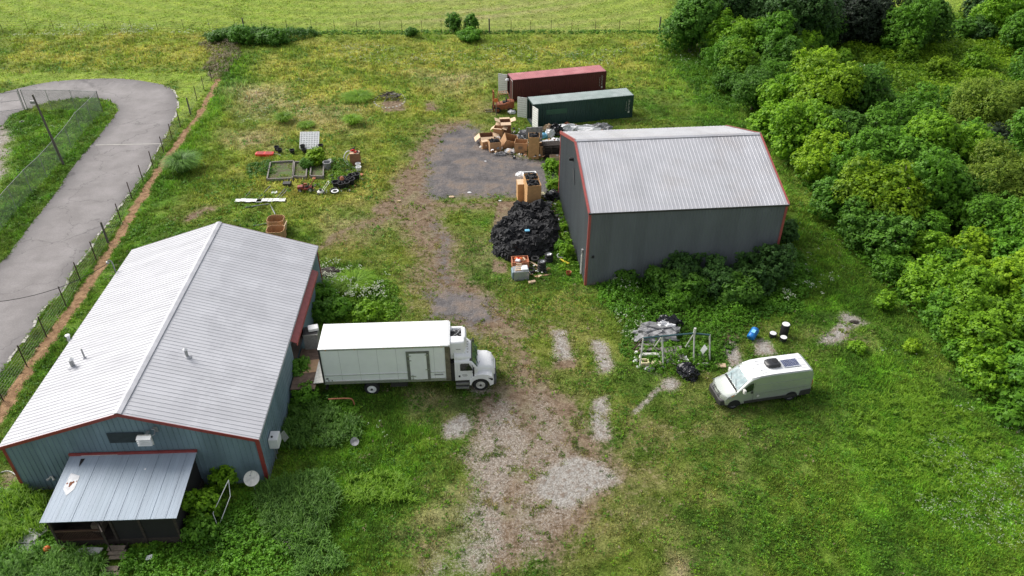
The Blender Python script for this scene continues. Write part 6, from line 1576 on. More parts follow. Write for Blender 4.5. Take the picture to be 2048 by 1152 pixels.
# ------------------------------------------------------------------ shipping containers
def container(px, py, ang, label, side, top, patch, pm_, white_near):
    p = at(px, py); L, Wd, H = 12.19, 2.44, 2.72
    t = thing('shipping_container', label, 'container', p, ang, 'shipping containers standing open')
    mb = MB(); pitch = .275
    for y, s in ((0, -1), (Wd, 1)):        # trapezoid corrugation on the long sides
        x = .12; pts = []
        while x < L - .2:
            pts += [(x, 0), (x + .07, 0), (x + .105, .036), (x + .20, .036), (x + .235, 0)]; x += pitch
        pts = [(.12, 0)] + pts[1:] + [(L - .12, 0)]
        v = []; f = []
        for (xx, d) in pts: v += [(xx, y - s * (.0 + d) - s * .012, .16), (xx, y - s * (.0 + d) - s * .012, H - .10)]
        for i in range(len(pts) - 1): f.append((2 * i, 2 * i + 2, 2 * i + 3, 2 * i + 1))
        mb.add(v, f)
    x = L; y = .12; v = []; f = []; pts = []
    while y < Wd - .2: pts += [(y, 0), (y + .07, 0), (y + .1, .036), (y + .2, .036), (y + .23, 0)]; y += pitch
    for (yy, d) in pts: v += [(x - .012 - d, yy, .16), (x - .012 - d, yy, H - .10)]
    for i in range(len(pts) - 1): f.append((2 * i, 2 * i + 2, 2 * i + 3, 2 * i + 1))
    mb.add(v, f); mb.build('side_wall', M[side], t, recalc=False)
    mb = MB()
    for y in (0, Wd): s = 1 if y == 0 else -1; ya, yb = sorted((y, y + s * .08)); mb.box(.12, L - .12, ya, yb, H - .11, H - .0); mb.box(.12, L - .12, ya, yb, .02, .17)
    for x in (0, L):
        xa, xb = (x, x + .12) if x == 0 else (x - .12, x)
        for y in (0, Wd): ya, yb = (y, y + .12) if y == 0 else (y - .12, y); mb.box(xa, xb, ya, yb, 0, H + .005)
        mb.box(xa, xb, .12, Wd - .12, H - .12, H); mb.box(xa, xb, .12, Wd - .12, 0, .16)
    mb.build('frame', M[side], t)
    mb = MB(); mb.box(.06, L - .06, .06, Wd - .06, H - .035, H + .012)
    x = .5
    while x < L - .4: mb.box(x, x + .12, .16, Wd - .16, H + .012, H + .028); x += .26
    rf = mb.build('roof', M[top], t)
    mb = MB(); mb.box(.13, L - .15, .05, Wd - .05, .16, .18); mb.box(.13, .16, .05, .07, .18, H - .14)
    x = .2
    while x < L - .3: mb.box(x, x + .10, Wd - .085, Wd - .05, .18, H - .14); mb.box(x, x + .10, .05, .085, .18, H - .14); x += .275
    mb.box(L - .19, L - .15, .05, Wd - .05, .18, H - .14); mb.build('lining', M['cont_in'], t)
    # far leaf swung straight out, near leaf folded back along the side
    def leaf(name, loc, rz, fl=1):
        mb = MB(); w = 1.18; mb.box(0, w, -.02, .02, .16, H - .12); d = mb.build('door', M['door_white'], t)
        for k in range(8): pass
        mb = MB()
        for k in range(9): z = .32 + k * .27; mb.box(.06, w - .06, min(-.035 * fl, -.02 * fl), max(-.035 * fl, -.02 * fl), z, z + .05)
        mb.build('door_rib', M['dirty_white'], d)
        mb = MB(); 
        for xx in (.35, .8): mb.tube((xx, .05 * fl, .2), (xx, .05 * fl, H - .16), .016)
        mb.build('locking_bar', M['galv'], d)
        mb = MB(); mb.box(-.0, w, min(.02 * fl, .03 * fl), max(.02 * fl, .03 * fl), .16, H - .12); mb.build('outer_skin', M[side], d)
        d.location = loc; d.rotation_euler = (0, 0, rz)
    leaf('door', (-.02, Wd - .02, 0), R(180 - 34), -1); leaf('door', (-.03, -.05, 0), R(-74 if white_near else 88))
    mb = MB(); y = -.016
    a, b, z0, z1 = patch; mb.box(a, b, y, -.003, z0, z1); mb.build('painted_patch', M[pm_], t)
    for k, z in enumerate((2.15, 1.98, 1.80, 1.62, 1.42, 1.2, 1.05)):   # faded vertical row of code letters
        w = .16; x0 = L - .62; mb = MB()
        mb.box(x0, x0 + w, -.018, -.008, z, z + .022); mb.box(x0, x0 + .03, -.018, -.008, z + .022, z + .12)
        if k % 2: mb.box(x0 + w - .03, x0 + w, -.018, -.008, z + .022, z + .12)
        mb.build('code_mark', M['dirty_white'], t)
    for a, b, c, d in [(L - .88, L - .84, .9 + k * .2, 1.02 + k * .2) for k in range(6)] + [(L - .62, L - .42, .62, .88)]: mb = MB(); mb.box(a, b, -.018, -.008, c, d); mb.build('code_mark', M['dirty_white'], t)
    return t
container(1023.4, 203.5, .272, 'maroon shipping container with pale pink roof and open doors, the farther of two', 'cont_red', 'cont_red_top', (3.6, 4.9, .75, 1.15), 'patch_red', False)
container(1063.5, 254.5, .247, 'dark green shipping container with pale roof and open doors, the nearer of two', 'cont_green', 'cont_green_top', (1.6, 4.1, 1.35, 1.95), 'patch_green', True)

# ------------------------------------------------------------------ forklift
fk = thing('forklift', 'rusty orange forklift parked before the maroon container', 'forklift', at(1002, 222), .15)
mb = MB(); mb.loft([rr_ring(-.7, -.5, .5, .35, 1.0, .1), rr_ring(.2, -.55, .55, .35, 1.05, .1), rr_ring(1.1, -.55, .55, .35, 1.35, .2), rr_ring(1.45, -.45, .45, .45, 1.25, .2)]); mb.build('body', M['orange_paint'], fk, smooth=True)
mb = MB(); mb.box(.1, .55, -.28, .28, 1.05, 1.2); mb.box(.5, .62, -.28, .28, 1.2, 1.65); mb.build('seat', M['black'], fk, bevel=.03)
mb = MB()
for y in (-.36, .36): mb.box(-1.05, -.93, y - .05, y + .05, .1, 2.6)
for z in (.5, 1.3, 2.1, 2.5): mb.box(-1.03, -.95, -.3, .3, z, z + .08)
mb.build('mast', M['orange_paint'], fk)
mb = MB()
for y in (-.3, .3): mb.box(-1.95, -1.05, y - .06, y + .06, .08, .14); mb.box(-1.12, -1.06, y - .06, y + .06, .08, .7)
mb.build('fork', M['dark_frame'], fk)
mb = MB()
for y in (-.45, .45): mb.path([(-.55, y, 1.0), (-.35, y, 2.25), (.75, y, 2.3), (1.0, y, 1.3)], .035)
for x in (-.35, -.1, .15, .4, .72): mb.tube((x, -.45, 2.27), (x, .45, 2.27), .025)
mb.build('overhead_guard', pm('faded_orange', (.45, .22, .12), .7, var=.2), fk)
for x, r in ((-.55, .34), (.95, .28)):
    for y, s in ((-.55, -1), (.55, 1)): wheel(fk, x, y, r, .2, s, 'orange_paint', hub=False)
mb = MB(); mb.tube((-.25, 0, 1.0), (-.4, 0, 1.45), .03); mb.lathe([(.15, 0), (.19, .02), (.15, .04)], (-.42, 0, 1.45)); mb.build('steering_wheel', M['black'], fk)
blob(1013, 196, .22, .2, .2, 'film', 'white_bag', 'small white bag on the roof bars of the forklift', 'bag', 8, .3, 2.2, sub=3)
blob(1022, 227, .45, .35, .28, 'film', 'white_bag', 'white plastic bag on the grass between the forklift and green container', 'bag', 9, .4, 0, sub=3)
sg = thing('post_sign', 'round orange disc on a pale stake in front of the forklift', 'sign', at(991, 232))
mb = MB(); mb.box(-.05, .05, -.03, .03, 0, 1.8); mb.build('post', M['wood'], sg)
mb = MB(); mb.lathe([(.001, -.04), (.24, -.04), (.24, .02), (.001, .02)], (0, -.06, 1.95), 18, 'y'); mb.build('disc', M['orange'], sg)

# ------------------------------------------------------------------ cartons
def carton(loc, rz, L, Wd, H, mt, label, fill=None, flaps=0.0, closed=False, tilt=(0, 0), group=None, oct=False, name='cardboard_box', lid=None):
    t = thing(name, label, 'box', loc, rz, group); t.rotation_euler = (tilt[0], tilt[1], rz)
    mb = MB(); th = .035
    if oct:
        c = min(L, Wd) * .2; o = [(-L / 2 + c, -Wd / 2), (L / 2 - c, -Wd / 2), (L / 2, -Wd / 2 + c), (L / 2, Wd / 2 - c), (L / 2 - c, Wd / 2), (-L / 2 + c, Wd / 2), (-L / 2, Wd / 2 - c), (-L / 2, -Wd / 2 + c)]
    else: o = [(-L / 2, -Wd / 2), (L / 2, -Wd / 2), (L / 2, Wd / 2), (-L / 2, Wd / 2)]
    n = len(o); k = 1 - 2 * th / min(L, Wd); i_ = [(a * k, b * k) for a, b in o]
    v = [(a, b, 0) for a, b in o] + [(a, b, H) for a, b in o] + [(a, b, H) for a, b in i_] + [(a, b, .04) for a, b in i_]
    f = []
    for j in range(n):
        q = (j + 1) % n
        f += [(j, q, n + q, n + j), (n + j, n + q, 2 * n + q, 2 * n + j), (2 * n + j, 2 * n + q, 3 * n + q, 3 * n + j)]
    f += [tuple(range(3 * n, 4 * n)), tuple(range(n - 1, -1, -1))]
    mb.add(v, f); mb.build('wall', M[mt], t)
    if closed: mb = MB(); mb.box(-L / 2 + .01, 0 - .003, -Wd / 2 + .01, Wd / 2 - .01, H + .001, H + .02); mb.box(.003, L / 2 - .01, -Wd / 2 + .01, Wd / 2 - .01, H + .001, H + .02); mb.build('lid', M['card_light'], t)
    if flaps:
        for j, (a, b, w, rot) in enumerate(((0, -Wd / 2, L, 0), (L / 2, 0, Wd, 90), (0, Wd / 2, L, 180), (-L / 2, 0, Wd, 270))):
            mb = MB(); d = flaps * (1 - .0 * j); mb.box(-w / 2 + .02, w / 2 - .02, -d, 0, -.006, .006); fl = mb.build('flap', M['card_light'], t)
            fl.location = (a, b, H); fl.rotation_euler = (R(random.Random(j + int(L * 100)).uniform(-25, 40)), 0, R(rot)); fl.rotation_mode = 'XYZ'
    if fill:
        g = np.random.default_rng(int(abs(loc[0]) * 100) + 3); mb = MB(); gg = random.Random(int(loc[1] * 10))
        for _ in range(34):
            x, y = gg.uniform(-L * .36, L * .36), gg.uniform(-Wd * .36, Wd * .36); s = gg.uniform(.08, .17)
            mb.box(-s, s, -s * .6, s * .6, -s * .5, s * .5, Matrix.Translation((x, y, H - .06 + gg.uniform(-.05, .14))) @ Matrix.Rotation(gg.uniform(0, 3), 4, Vector((gg.random(), gg.random(), gg.random() + .1))))
        mb.box(-L * .45, L * .45, -Wd * .45, Wd * .45, .05, H - .12); mb.build('contents', M[fill], t)
    return t
GB = 'cardboard boxes by the grey barn'
# the heap at the edge of the stone apron
def atz(px, py, z=0): q = at(px, py, z); return Vector((q.x, q.y, z))
carton(atz(972, 285), .15, 1.5, 1.2, .9, 'card_dark', 'low brown box with its pale lid flap up, left end of the box heap', None, .75, group=GB)
carton(atz(968, 296), .5, .7, .5, .8, 'card', 'small tipped box under the left end of the box heap', None, closed=True, group=GB)
carton(atz(988, 300), .25, 1.25, 1.1, 1.1, 'card', 'box with black and white bags spilling out, near left of the heap', 'black', group=GB)
carton(atz(996, 275), -.2, 1.0, .9, 1.25, 'card', 'open box with raised cream flaps in the back row of the heap', None, .5, group=GB)
carton(atz(1009, 268), .1, 1.2, 1.0, 1.6, 'card_dark', 'tallest brown box with cream flaps at the back of the heap', None, .6, group=GB)
carton(atz(1013, 292), .3, 1.5, 1.2, 1.25, 'card', 'large plain brown box tilted in the middle of the heap', None, closed=False, tilt=(.35, .35), group=GB)
carton(atz(1041, 302), -.1, 1.35, 1.15, 1.15, 'card', 'brown box with a faded printed square on its side', None, .0, group=GB)
p = atz(1041, 302); t = bpy.data.objects['cardboard_box.006']; mb = MB(); mb.box(-.25, .2, -.585, -.577, .45, .8); mb.build('print', M['print'], t)
carton(atz(1066, 313), -.05, 1.15, 1.25, 1.15, 'card_orange', 'lower tan box of the two high stack at the heap end', None, closed=False, group=GB)
carton(atz(1066, 313) + Vector((0, 0, 1.155)), -.02, 1.15, 1.25, 1.3, 'card_orange', 'upper tan box full of black parts at the heap end', 'black', group=GB)
carton(atz(1080, 312), .2, .5, 1.1, 1.35, 'card', 'narrow box leaning against the right of the two high stack', None, group=GB)
carton(atz(1108, 320), .1, 1.0, .7, .5, 'card_light', 'small pale box by the barn gable corner below the dark crates', None, group=GB)
# the stack by the apron's corner
SB = [((1072, 420), 0, 'bottom box of the front column beside the black heap'), ((1072, 420), 1, 'middle box of the front column beside the black heap'), ((1066, 404), 0, 'bottom box of the second column beside the black heap'), ((1066, 404), 1, 'middle box of the second column beside the black heap')]
b1 = atz(1067, 424); hd_ = .12
dv = Vector((-math.sin(hd_), math.cos(hd_), 0)); du = Vector((math.cos(hd_), math.sin(hd_), 0))
for c in range(2):
    for k in range(3):
        nm = ('front', 'rear')[c]; lv = ('bottom', 'middle', 'top')[k]
        carton(b1 + dv * (.7 + c * 1.3) + Vector((0, 0, k * .905)), hd_ + .02 * k, 1.3, 1.22, .9, 'card_orange', f'{lv} tan box of the {nm} column beside the black heap', 'black' if k == 2 else None, group='tan box stack beside the black heap')
for k in range(2):
    carton(b1 + dv * 2.75 - du * .75 + Vector((0, 0, k * .905)), hd_, 1.0, 1.1, .9, 'card_orange', ('lower' if not k else 'upper') + ' tan box on the left rear of the stack beside the black heap', None, closed=bool(k), group='tan box stack beside the black heap')
blob(1040, 386, .45, .4, .3, 'film', 'foam_block', 'white foam lump on the left rear box of the tan stack', 'foam', 11, .25, 1.83, sub=3)
tb = thing('white_tub', 'white rimmed tub full of black parts topping the tan box stack', 'tub', b1 + dv * 3.35 + Vector((.05, 0, 0)), hd_)
mb = MB(); mb.box(-.62, .62, -.5, .5, 0, 2.0); mb.build('pallet_load', M['card_orange'], tb)
mb = MB()
for a, b, c, d in ((-.68, .68, -.56, -.42), (-.68, .68, .42, .56), (-.68, -.54, -.42, .42), (.54, .68, -.42, .42)): mb.box(a, b, c, d, 2.0, 2.32)
mb.build('rim', M['white_plastic'], tb, bevel=.05); mb = MB(); mb.box(-.54, .54, -.42, .42, 2.0, 2.18); g = random.Random(9)
for _ in range(25): mb.box(-.09, .09, -.06, .06, -.05, .05, Matrix.Translation((g.uniform(-.42, .42), g.uniform(-.3, .3), 2.2)) @ Matrix.Rotation(g.uniform(0, 3), 4, Vector((g.random(), g.random(), g.random()))))
mb.build('contents', M['black'], tb)
tag(MB().box(-.35, .35, -.28, .28, 0, .25).build('yellow_foam', M['cream'], loc=b1 + dv * 3.1 + du * 1.15 + Vector((0, 0, .0)), rz=.3), 'pale yellow foam block behind the tan box stack', 'foam block')
# dark crates and pallets beside the gable
for k in range(6):
    t = thing('pallet', ('lowest', 'second', 'third', 'fourth', 'fifth', 'topmost')[k] + ' dark pallet of the stack beside the grey barn corner', 'pallet', atz(1100, 313) + Vector((.05 * (k % 2), .04 * (k % 3), k * .26)), .1 + .03 * (k % 3 - 1), 'dark pallets beside the grey barn')
    mb = MB(); [mb.box(-.95, .95, -.55 + j * .24, -.40 + j * .24, .18, .22) for j in range(5)]; mb.build('deck_boards', M['wood_dark'], t)
    mb = MB(); [mb.box(x, x + .12, -.55, .55, 0, .18) for x in (-.95, -.06, .83)]; mb.build('runner', M['wood_dark'], t)
for i, (px, py, sx, sy, sz, mt, z, lb_) in enumerate([
  (1090, 290, .55, .45, .35, 'film', 1.55, 'white bag on top of the dark pallet stack'), (1110, 287, .6, .5, .4, 'film', 1.5, 'white bag on the pallet stack nearest the barn'), (1086, 276, .4, .3, .4, 'sky_blue', .9, 'pale blue plastic bag behind the pallet stack'), (1098, 274, .5, .4, .6, 'film', .4, 'white bag behind the pallet stack'),
  (1110, 268, .8, .6, .75, 'bag_black', .3, 'black bag behind the pallet stack near the barn roof'), (1094, 262, .5, .4, .55, 'card_light', .3, 'pinkish bag behind the black bag'), (1130, 262, 1.4, .6, .5, 'film', .1, 'long white plastic sheeting left part behind the barn'), (1170, 262, 1.9, .6, .42, 'film', .05, 'long white plastic sheeting right part behind the barn'),
  (1200, 260, 1.2, .6, .5, 'tarp_grey', .05, 'grey tarpaulin heap behind the barn roof'), (1028, 283, .8, .5, .45, 'tarp_grey', .4, 'grey and white scrap between the boxes'), (1050, 275, .7, .5, .6, 'tarp_grey', .3, 'dull grey bag behind the two high box stack'),
  (1000, 310, .45, .3, .22, 'tarp_grey', 0, 'grey plastic bag on the stone in front of the box heap'), (1018, 306, .55, .35, .28, 'film', 0, 'white and grey plastic scraps in front of the middle box'), (994, 287, .4, .35, .5, 'film', .75, 'white bag lying over the heap boxes'), (983, 290, .35, .5, .5, 'bag_black', .75, 'black bag on the near left box of the heap'),
  (1133, 252, .35, .3, .3, 'terracotta', 0, 'small red brown thing in the grass before the green container')]):
    blob(px, py + z * 18 * 0, sx, sy, sz, mt, 'plastic_bag' if 'sheeting' not in lb_ else 'plastic_sheet', lb_, 'bag' if 'sheeting' not in lb_ else 'sheeting', i + 20, .45, 0, sub=4)
    o = bpy.data.objects[-1] if False else None
for o in bpy.data.objects:
    if o.name.startswith('plastic_bag') or o.name.startswith('plastic_sheet'): pass
t = tag(MB().box(-.95, .85, -.05, .05, 0, 1.7).build('grey_board', M['tarp_grey'], loc=atz(1068, 283), rz=.1), 'grey square panel standing behind the two high box stack', 'panel')

# ------------------------------------------------------------------ black heap of scrap parts
def heap():
    g = np.random.default_rng(33)
    out_ = W([(985, 466), (1000, 455), (1022, 452), (1020, 428), (1045, 421), (1085, 424), (1108, 440), (1114, 480), (1104, 500), (1078, 512), (1056, 524), (1020, 522), (992, 508), (990, 490)])
    x, y = inside_poly(out_, 3400, g); d = sdf(out_, x, y); z = 1.2 * np.clip(d / .8, 0, 1) ** .6 * (0.05 + 1.6 * fbm(x, y, 1.0, 5, 3))
    n = len(x); c = np.stack([x, y, z], -1)
    V = []
    ax = unit(g.normal(0, 1, (n, 3))); bx = unit(np.cross(ax, g.normal(0, 1, (n, 3)))); cx = np.cross(ax, bx)
    big = g.uniform(.55, 1.5, n)[:, None] ** 1.5
    sa, sb, sc = g.uniform(.10, .28, n)[:, None], g.uniform(.07, .17, n)[:, None], g.uniform(.05, .13, n)[:, None]
    sa, sb, sc = sa * big, sb * big, sc * big
    corner = {}
    for i in (-1, 1):
        for j in (-1, 1):
            for k in (-1, 1): corner[(i, j, k)] = c + ax * sa * i * (1 - .35 * (j > 0)) + bx * sb * j + cx * sc * k
    F = [((-1, -1, -1), (-1, 1, -1), (1, 1, -1), (1, -1, -1)), ((-1, -1, 1), (1, -1, 1), (1, 1, 1), (-1, 1, 1)), ((-1, -1, -1), (1, -1, -1), (1, -1, 1), (-1, -1, 1)), ((-1, 1, -1), (-1, 1, 1), (1, 1, 1), (1, 1, -1)), ((-1, -1, -1), (-1, -1, 1), (-1, 1, 1), (-1, 1, -1)), ((1, -1, -1), (1, 1, -1), (1, 1, 1), (1, -1, 1))]
    V = np.stack([np.stack([corner[q] for q in f], 1) for f in F], 1).reshape(-1, 3)
    V[:, 2] = np.maximum(V[:, 2], 0.005)
    o = fast_mesh('scrap_heap', V, 4, M['black']); tag(o, 'wide heap of small black plastic parts beside the grey barn', 'scrap heap', kind='stuff')
    # the odd pale part among them
    k = g.choice(n, 16); mb = MB()
    for q in k: mb.box(-.05, .05, -.04, .04, -.03, .03, Matrix.Translation((x[q], y[q], z[q] + .14)) @ Matrix.Rotation(g.uniform(0, 3), 4, Vector((.3, .5, .8))))
    tag(mb.build('pale_scraps', M['white_plastic']), 'pale scraps scattered over the black heap', 'scraps', kind='stuff')
heap()
q = atz(1054, 462, 1.55); tag(MB().box(-.2, .2, -.13, .13, 0, .12).build('blue_crate', M['sky_blue'], loc=q, rz=.1, bevel=.02), 'pale blue plastic crate on top of the black heap', 'crate')

# ------------------------------------------------------------------ tyres, bins and oddments before the heap
def tyre(loc, label, group, r=.36, w=.24, flat=True, rim='lens', name='tyre', rz=0):
    t = thing(name, label, 'tyre', loc, rz, group)
    mb = MB(); mb.lathe([(r * .58, .02), (r * .85, 0), (r * .98, .05), (r, w * .5), (r * .98, w - .05), (r * .85, w), (r * .58, w - .02), (r * .55, w * .5), (r * .58, .02)], n=24); mb.build('rubber', M['rubber'], t, smooth=True)
    if rim: mb = MB(); mb.lathe([(r * .57, w - .03), (r * .5, w - .05), (r * .44, w - .10), (r * .2, w - .07), (r * .15, w - .12), (.001, w - .12)], n=24); mb.build('rim', M[rim], t, smooth=True)
    return t
GT = 'tyres beside the black heap'
p = atz(1083, 542)
for k in range(4): tyre(p + Vector((.02 * (k % 2), .02 * k, k * .24)), ('bottom', 'second', 'third', 'top')[k] + ' tyre of the tall front stack beside the black heap', GT, rim='lens' if k == 3 else None)
p = atz(1097, 522)
for k in range(3): tyre(p + Vector((.02 * (k % 2), .02 * k, k * .24)), ('bottom', 'middle', 'top')[k] + ' tyre of the right stack beside the black heap', GT, rim='chrome' if k == 2 else None)
p = atz(1090, 507)
for k in range(2): tyre(p + Vector((0, .02 * k, k * .24)), ('lower', 'upper')[k] + ' tyre of the rear stack beside the black heap', GT, rim='lens' if k == 1 else None)
tyre(atz(1070, 520, .3), 'bare tyre lying on the edge of the black heap', GT, rim=None); tyre(atz(1062, 543), 'bare tyre flat on the ground in front of the tyre stacks', GT, rim=None)
mb = MB(); mb.box(-.75, .75, -.08, .08, 0, .05); tag(mb.build('board', M['plywood'], loc=atz(1085, 551), rz=.25), 'brown board in front of the tall tyre stack', 'board')
mb = MB(); mb.box(-.8, .8, -.25, .25, 0, .05); tag(mb.build('board', M['plywood'], loc=atz(1066, 536), rz=.1), 'tan board behind the grey bin', 'board')
mb = MB(); mb.box(-.45, .45, -.06, .06, 0, .05); tag(mb.build('board', M['card_light'], loc=atz(1068, 528, .25), rz=-.8), 'short orange board leaning on the heap by the bare tyre', 'board')
bn = thing('grey_bin', 'dented light grey metal bin heaped with boards before the black heap', 'bin', atz(1043, 561), .12)
mb = MB(); mb.box(-.62, .62, 0, .9, 0, .85); mb.build('body', M['lens'], bn, bevel=.02)
for k in range(4): mb = MB(); mb.box(-.5, .0, .1, .22, .0, .03); b_ = mb.build('board', M['card_light'], bn); b_.location = (.0 + .05 * k, .08 + k * .2, .87 + .05 * k); b_.rotation_euler = (.2, .1 * k, .1 * k)
mb = MB(); mb.box(.0, .58, .1, .8, .86, 1.0); mb.build('white_bag', M['film'], bn, bevel=.08)
mb = MB(); mb.prism([(-.75, .1, 0), (-.64, .1, 0), (-.64, .1, .8), (-.75, .1, .7)], (0, .8, 0)); mb.build('side_sheet', M['wall_blue'], bn)
bk = thing('junk_crate', 'pinkish open crate of white and red oddments behind the grey bin', 'crate', atz(1040, 533), .1)
mb = MB(); [mb.box(a, b, c, d, 0, .75) for a, b, c, d in ((-.7, .7, -.5, -.45), (-.7, .7, .45, .5), (-.7, -.65, -.45, .45), (.65, .7, -.45, .45))]; mb.box(-.65, .65, -.45, .45, 0, .5); mb.build('body', M['terracotta'], bk)
g = random.Random(3)
for k in range(9):
    mb = MB(); s = g.uniform(.08, .2); mb.box(-s, s, -s * .7, s * .7, 0, s); o = mb.build('oddment', M[g.choice(['film', 'film', 'dirty_white', 'red', 'orange', 'card_light'])], bk, bevel=.03); o.location = (g.uniform(-.5, .5), g.uniform(-.3, .3), .5 + g.uniform(0, .2)); o.rotation_euler = (g.uniform(-.4, .4), g.uniform(-.4, .4), g.uniform(0, 3))
tag(MB().box(-.3, .3, -.14, .14, 0, .2).build('block', M['card_light'], loc=atz(1064, 566), rz=.35, bevel=.02), 'pale beige block alone on the grass before the grey bin', 'block')
mb = MB(); mb.lathe([(.001, .02), (.28, .05), (.34, .25), (.31, .25), (.26, .08), (.001, .06)], n=22); tag(mb.build('basin', M['white_plastic'], loc=atz(1121, 515)), 'white basin in the weeds at the barn gable foot', 'basin')
mb = MB(); mb.prism([(-.5, -.05, 0), (.5, -.12, 0), (.55, .05, 0), (-.45, .08, 0)], (0, 0, .08)); tag(mb.build('yellow_toy', M['yellow'], loc=atz(1128, 525) + Vector((0, 0, .12)), rz=-.75), 'bright yellow plastic piece in the weeds near the white basin', 'toy')
mb = MB(); mb.lathe([(.001, 0), (.16, 0), (.22, .28), (.24, .30), (.20, .28), (.14, .05), (.001, .05)], n=18); tag(mb.build('flower_pot', M['orange_paint'], loc=atz(1137, 549)), 'orange pot on the grass near the barn corner', 'pot')
for i, (px, py, L, rz, mt, lb_) in enumerate(((1118, 455, 2.4, 1.45, 'wood_grey', 'grey slatted panel leaning beside the barn gable'), (1128, 440, 2.6, 1.5, 'terracotta', 'long reddish board along the barn gable'), (1112, 398, 1.6, .2, 'dirty_white', 'white board behind the tan box stack'))):
    mb = MB(); [mb.box(-L / 2, L / 2, -.3 + j * .15, -.18 + j * .15, .05, .09) for j in range(4 if i == 0 else 1)]; mb.box(-L / 2 + .1, -L / 2 + .2, -.3, .27, 0, .05) if i == 0 else None; tag(mb.build('board', M[mt], loc=atz(px, py), rz=rz), lb_, 'board')
blob(1104, 398, .8, .6, .6, 'bag_black', 'plastic_bag', 'black bag between the tan box stack and the gable', 'bag', 51, .4, 0)
blob(1096, 413, .35, .3, .35, 'tarp_grey', 'plastic_bag', 'grey bag in front of the black bag by the gable', 'bag', 52, .3, 0, sub=3)

# ------------------------------------------------------------------ garden corner
def bed(px4, label):
    P = [atz(*q) for q in px4]; c = sum(P, Vector()) / 4
    t = thing('raised_bed', label, 'raised bed', c, 0, 'raised garden beds')
    for a, b in zip(P, P[1:] + P[:1]):
        d = b - a; mb = MB(); mb.box(-.06, d.length + .06, -.06, .06, 0, .32, Matrix.Translation(a - c) @ Matrix.Rotation(math.atan2(d.y, d.x), 4, 'Z')); mb.build('board', M['wood_grey'], t)
    mb = MB(); mb.poly([(p - c) * .97 + Vector((0, 0, .12)) for p in P]); mb.build('soil', pm('bed_soil', (.10, .085, .05), .95, var=.3, scale=3, col2=(.07, .12, .025), amt=.9), t)
bed([(534, 365), (585, 363), (587, 328), (541, 331)], 'widest raised bed, leftmost of the three'); bed([(586, 359), (612, 360), (614, 330), (589, 330)], 'narrow raised bed in the middle, full of yellow green growth'); bed([(620, 358), (646, 359), (647, 330), (623, 330)], 'narrow raised bed on the right beside the round bush')
lat = thing('white_lattice', 'white gridded plastic panel standing behind the garden beds', 'panel', atz(617, 300), .05)
mb = MB(); mb.box(-1.05, 1.05, -.03, .02, 0, .08); mb.box(-1.05, 1.05, -.03, .02, 2.02, 2.1)
for k in range(8): mb.box(-1.05 + k * .285, -.95 + k * .285, -.03, .02, .08, 2.02)
for k in range(7): mb.box(-1.0, 1.0, -.028, .018, .3 + k * .26, .39 + k * .26)
mb.build('grid', M['white_plastic'], lat)
mb = MB(); mb.box(-1.0, 1.0, .03, .05, .08, 2.02); mb.build('backing', M['white_plastic'], lat)
for o in kids(lat): o.rotation_euler = (R(-52), 0, 0)
mb = MB(); mb.loft([rr_ring(-.95, -.3, .3, .12, .30, .05), rr_ring(-.8, -.38, .38, 0, .32, .06), rr_ring(.8, -.38, .38, 0, .32, .06), rr_ring(.95, -.3, .3, .12, .30, .05)])
sd2 = thing('red_sled', 'bright red plastic tub left of the garden beds', 'tub', atz(529, 313), .0)
mb.build('body', M['red'], sd2); mb = MB(); mb.box(-.8, -.1, -.3, .3, .321, .325); mb.box(.1, .8, -.3, .3, .321, .325); mb.build('hollow', pm('red_hollow_shade', (.30, .012, .01), .5), sd2); mb = MB(); mb.path([(.95, 0, .25), (1.4, .1, .1), (1.7, .0, .05)], .025); mb.build('rope', M['dirty_white'], sd2)  # flat darker sheets put the shade of a hollow into the colour
GP = 'black nursery pots in the garden corner'
def pot(px, py, label, r=.26, h=.45, rim=None, mt='black', group=GP):
    t = thing('plant_pot', label, 'pot', atz(px, py), 0, group)
    mb = MB(); mb.lathe([(.001, 0), (r * .75, 0), (r, h), (r * 1.05, h), (r * .9, h - .02), (r * .8, h * .7), (.001, h * .7)], n=18); mb.build('body', M[mt], t, smooth=True)
    mb = MB(); mb.lathe([(r * 1.04, h - .03), (r * 1.12, h - .03), (r * 1.12, h + .03), (r * .92, h + .03), (r * .92, h - .02)], n=18); mb.build('rim', M[rim or mt], t)
for px, py, lb_ in ((553, 303, 'black pot left of the pair above the garden beds'), (559, 308, 'black pot right of the pair above the garden beds'), (584, 309, 'black pot alone behind the middle garden bed'), (605, 300, 'black pot before the left foot of the white panel'), (608, 308, 'black pot behind the round lime bush'), (641, 299, 'black pot on dark soil right of the white panel')): pot(px, py, lb_)
for i, (px, py) in enumerate(((672, 376), (683, 378), (692, 376), (684, 368), (695, 368), (704, 362), (712, 360), (702, 370))):
    pot(px, py, ('front left', 'front middle', 'front right', 'second row left', 'second row middle', 'upper middle', 'far right', 'second row right')[i] + ' black pot in the cluster at the right of the garden', r=.38, h=.6)
tyre(atz(668, 386), 'black tyre with a white rim ring at the left end of the pot cluster', 'garden tyres', r=.42, w=.35, rim=None)
t = bpy.data.objects['tyre.011'] if 'tyre.011' in bpy.data.objects else None
p = atz(669, 384, .37); mb = MB(); mb.lathe([(.24, 0), (.36, 0), (.36, .05), (.24, .05), (.24, 0)], n=24); tag(mb.build('white_ring', M['white_plastic'], loc=p), 'white ring lying on the tyre of the pot cluster', 'ring')
blob(685, 372, .22, .2, .3, 'terracotta', 'clay_pot', 'orange clay pot standing among the black pots', 'pot', 61, .15, .55, sub=3)
carton(atz(711, 330), .05, 1.0, .8, 1.35, 'card_dark', 'brown box carrying red and black tools, right of the garden', None, closed=True, name='tool_box')
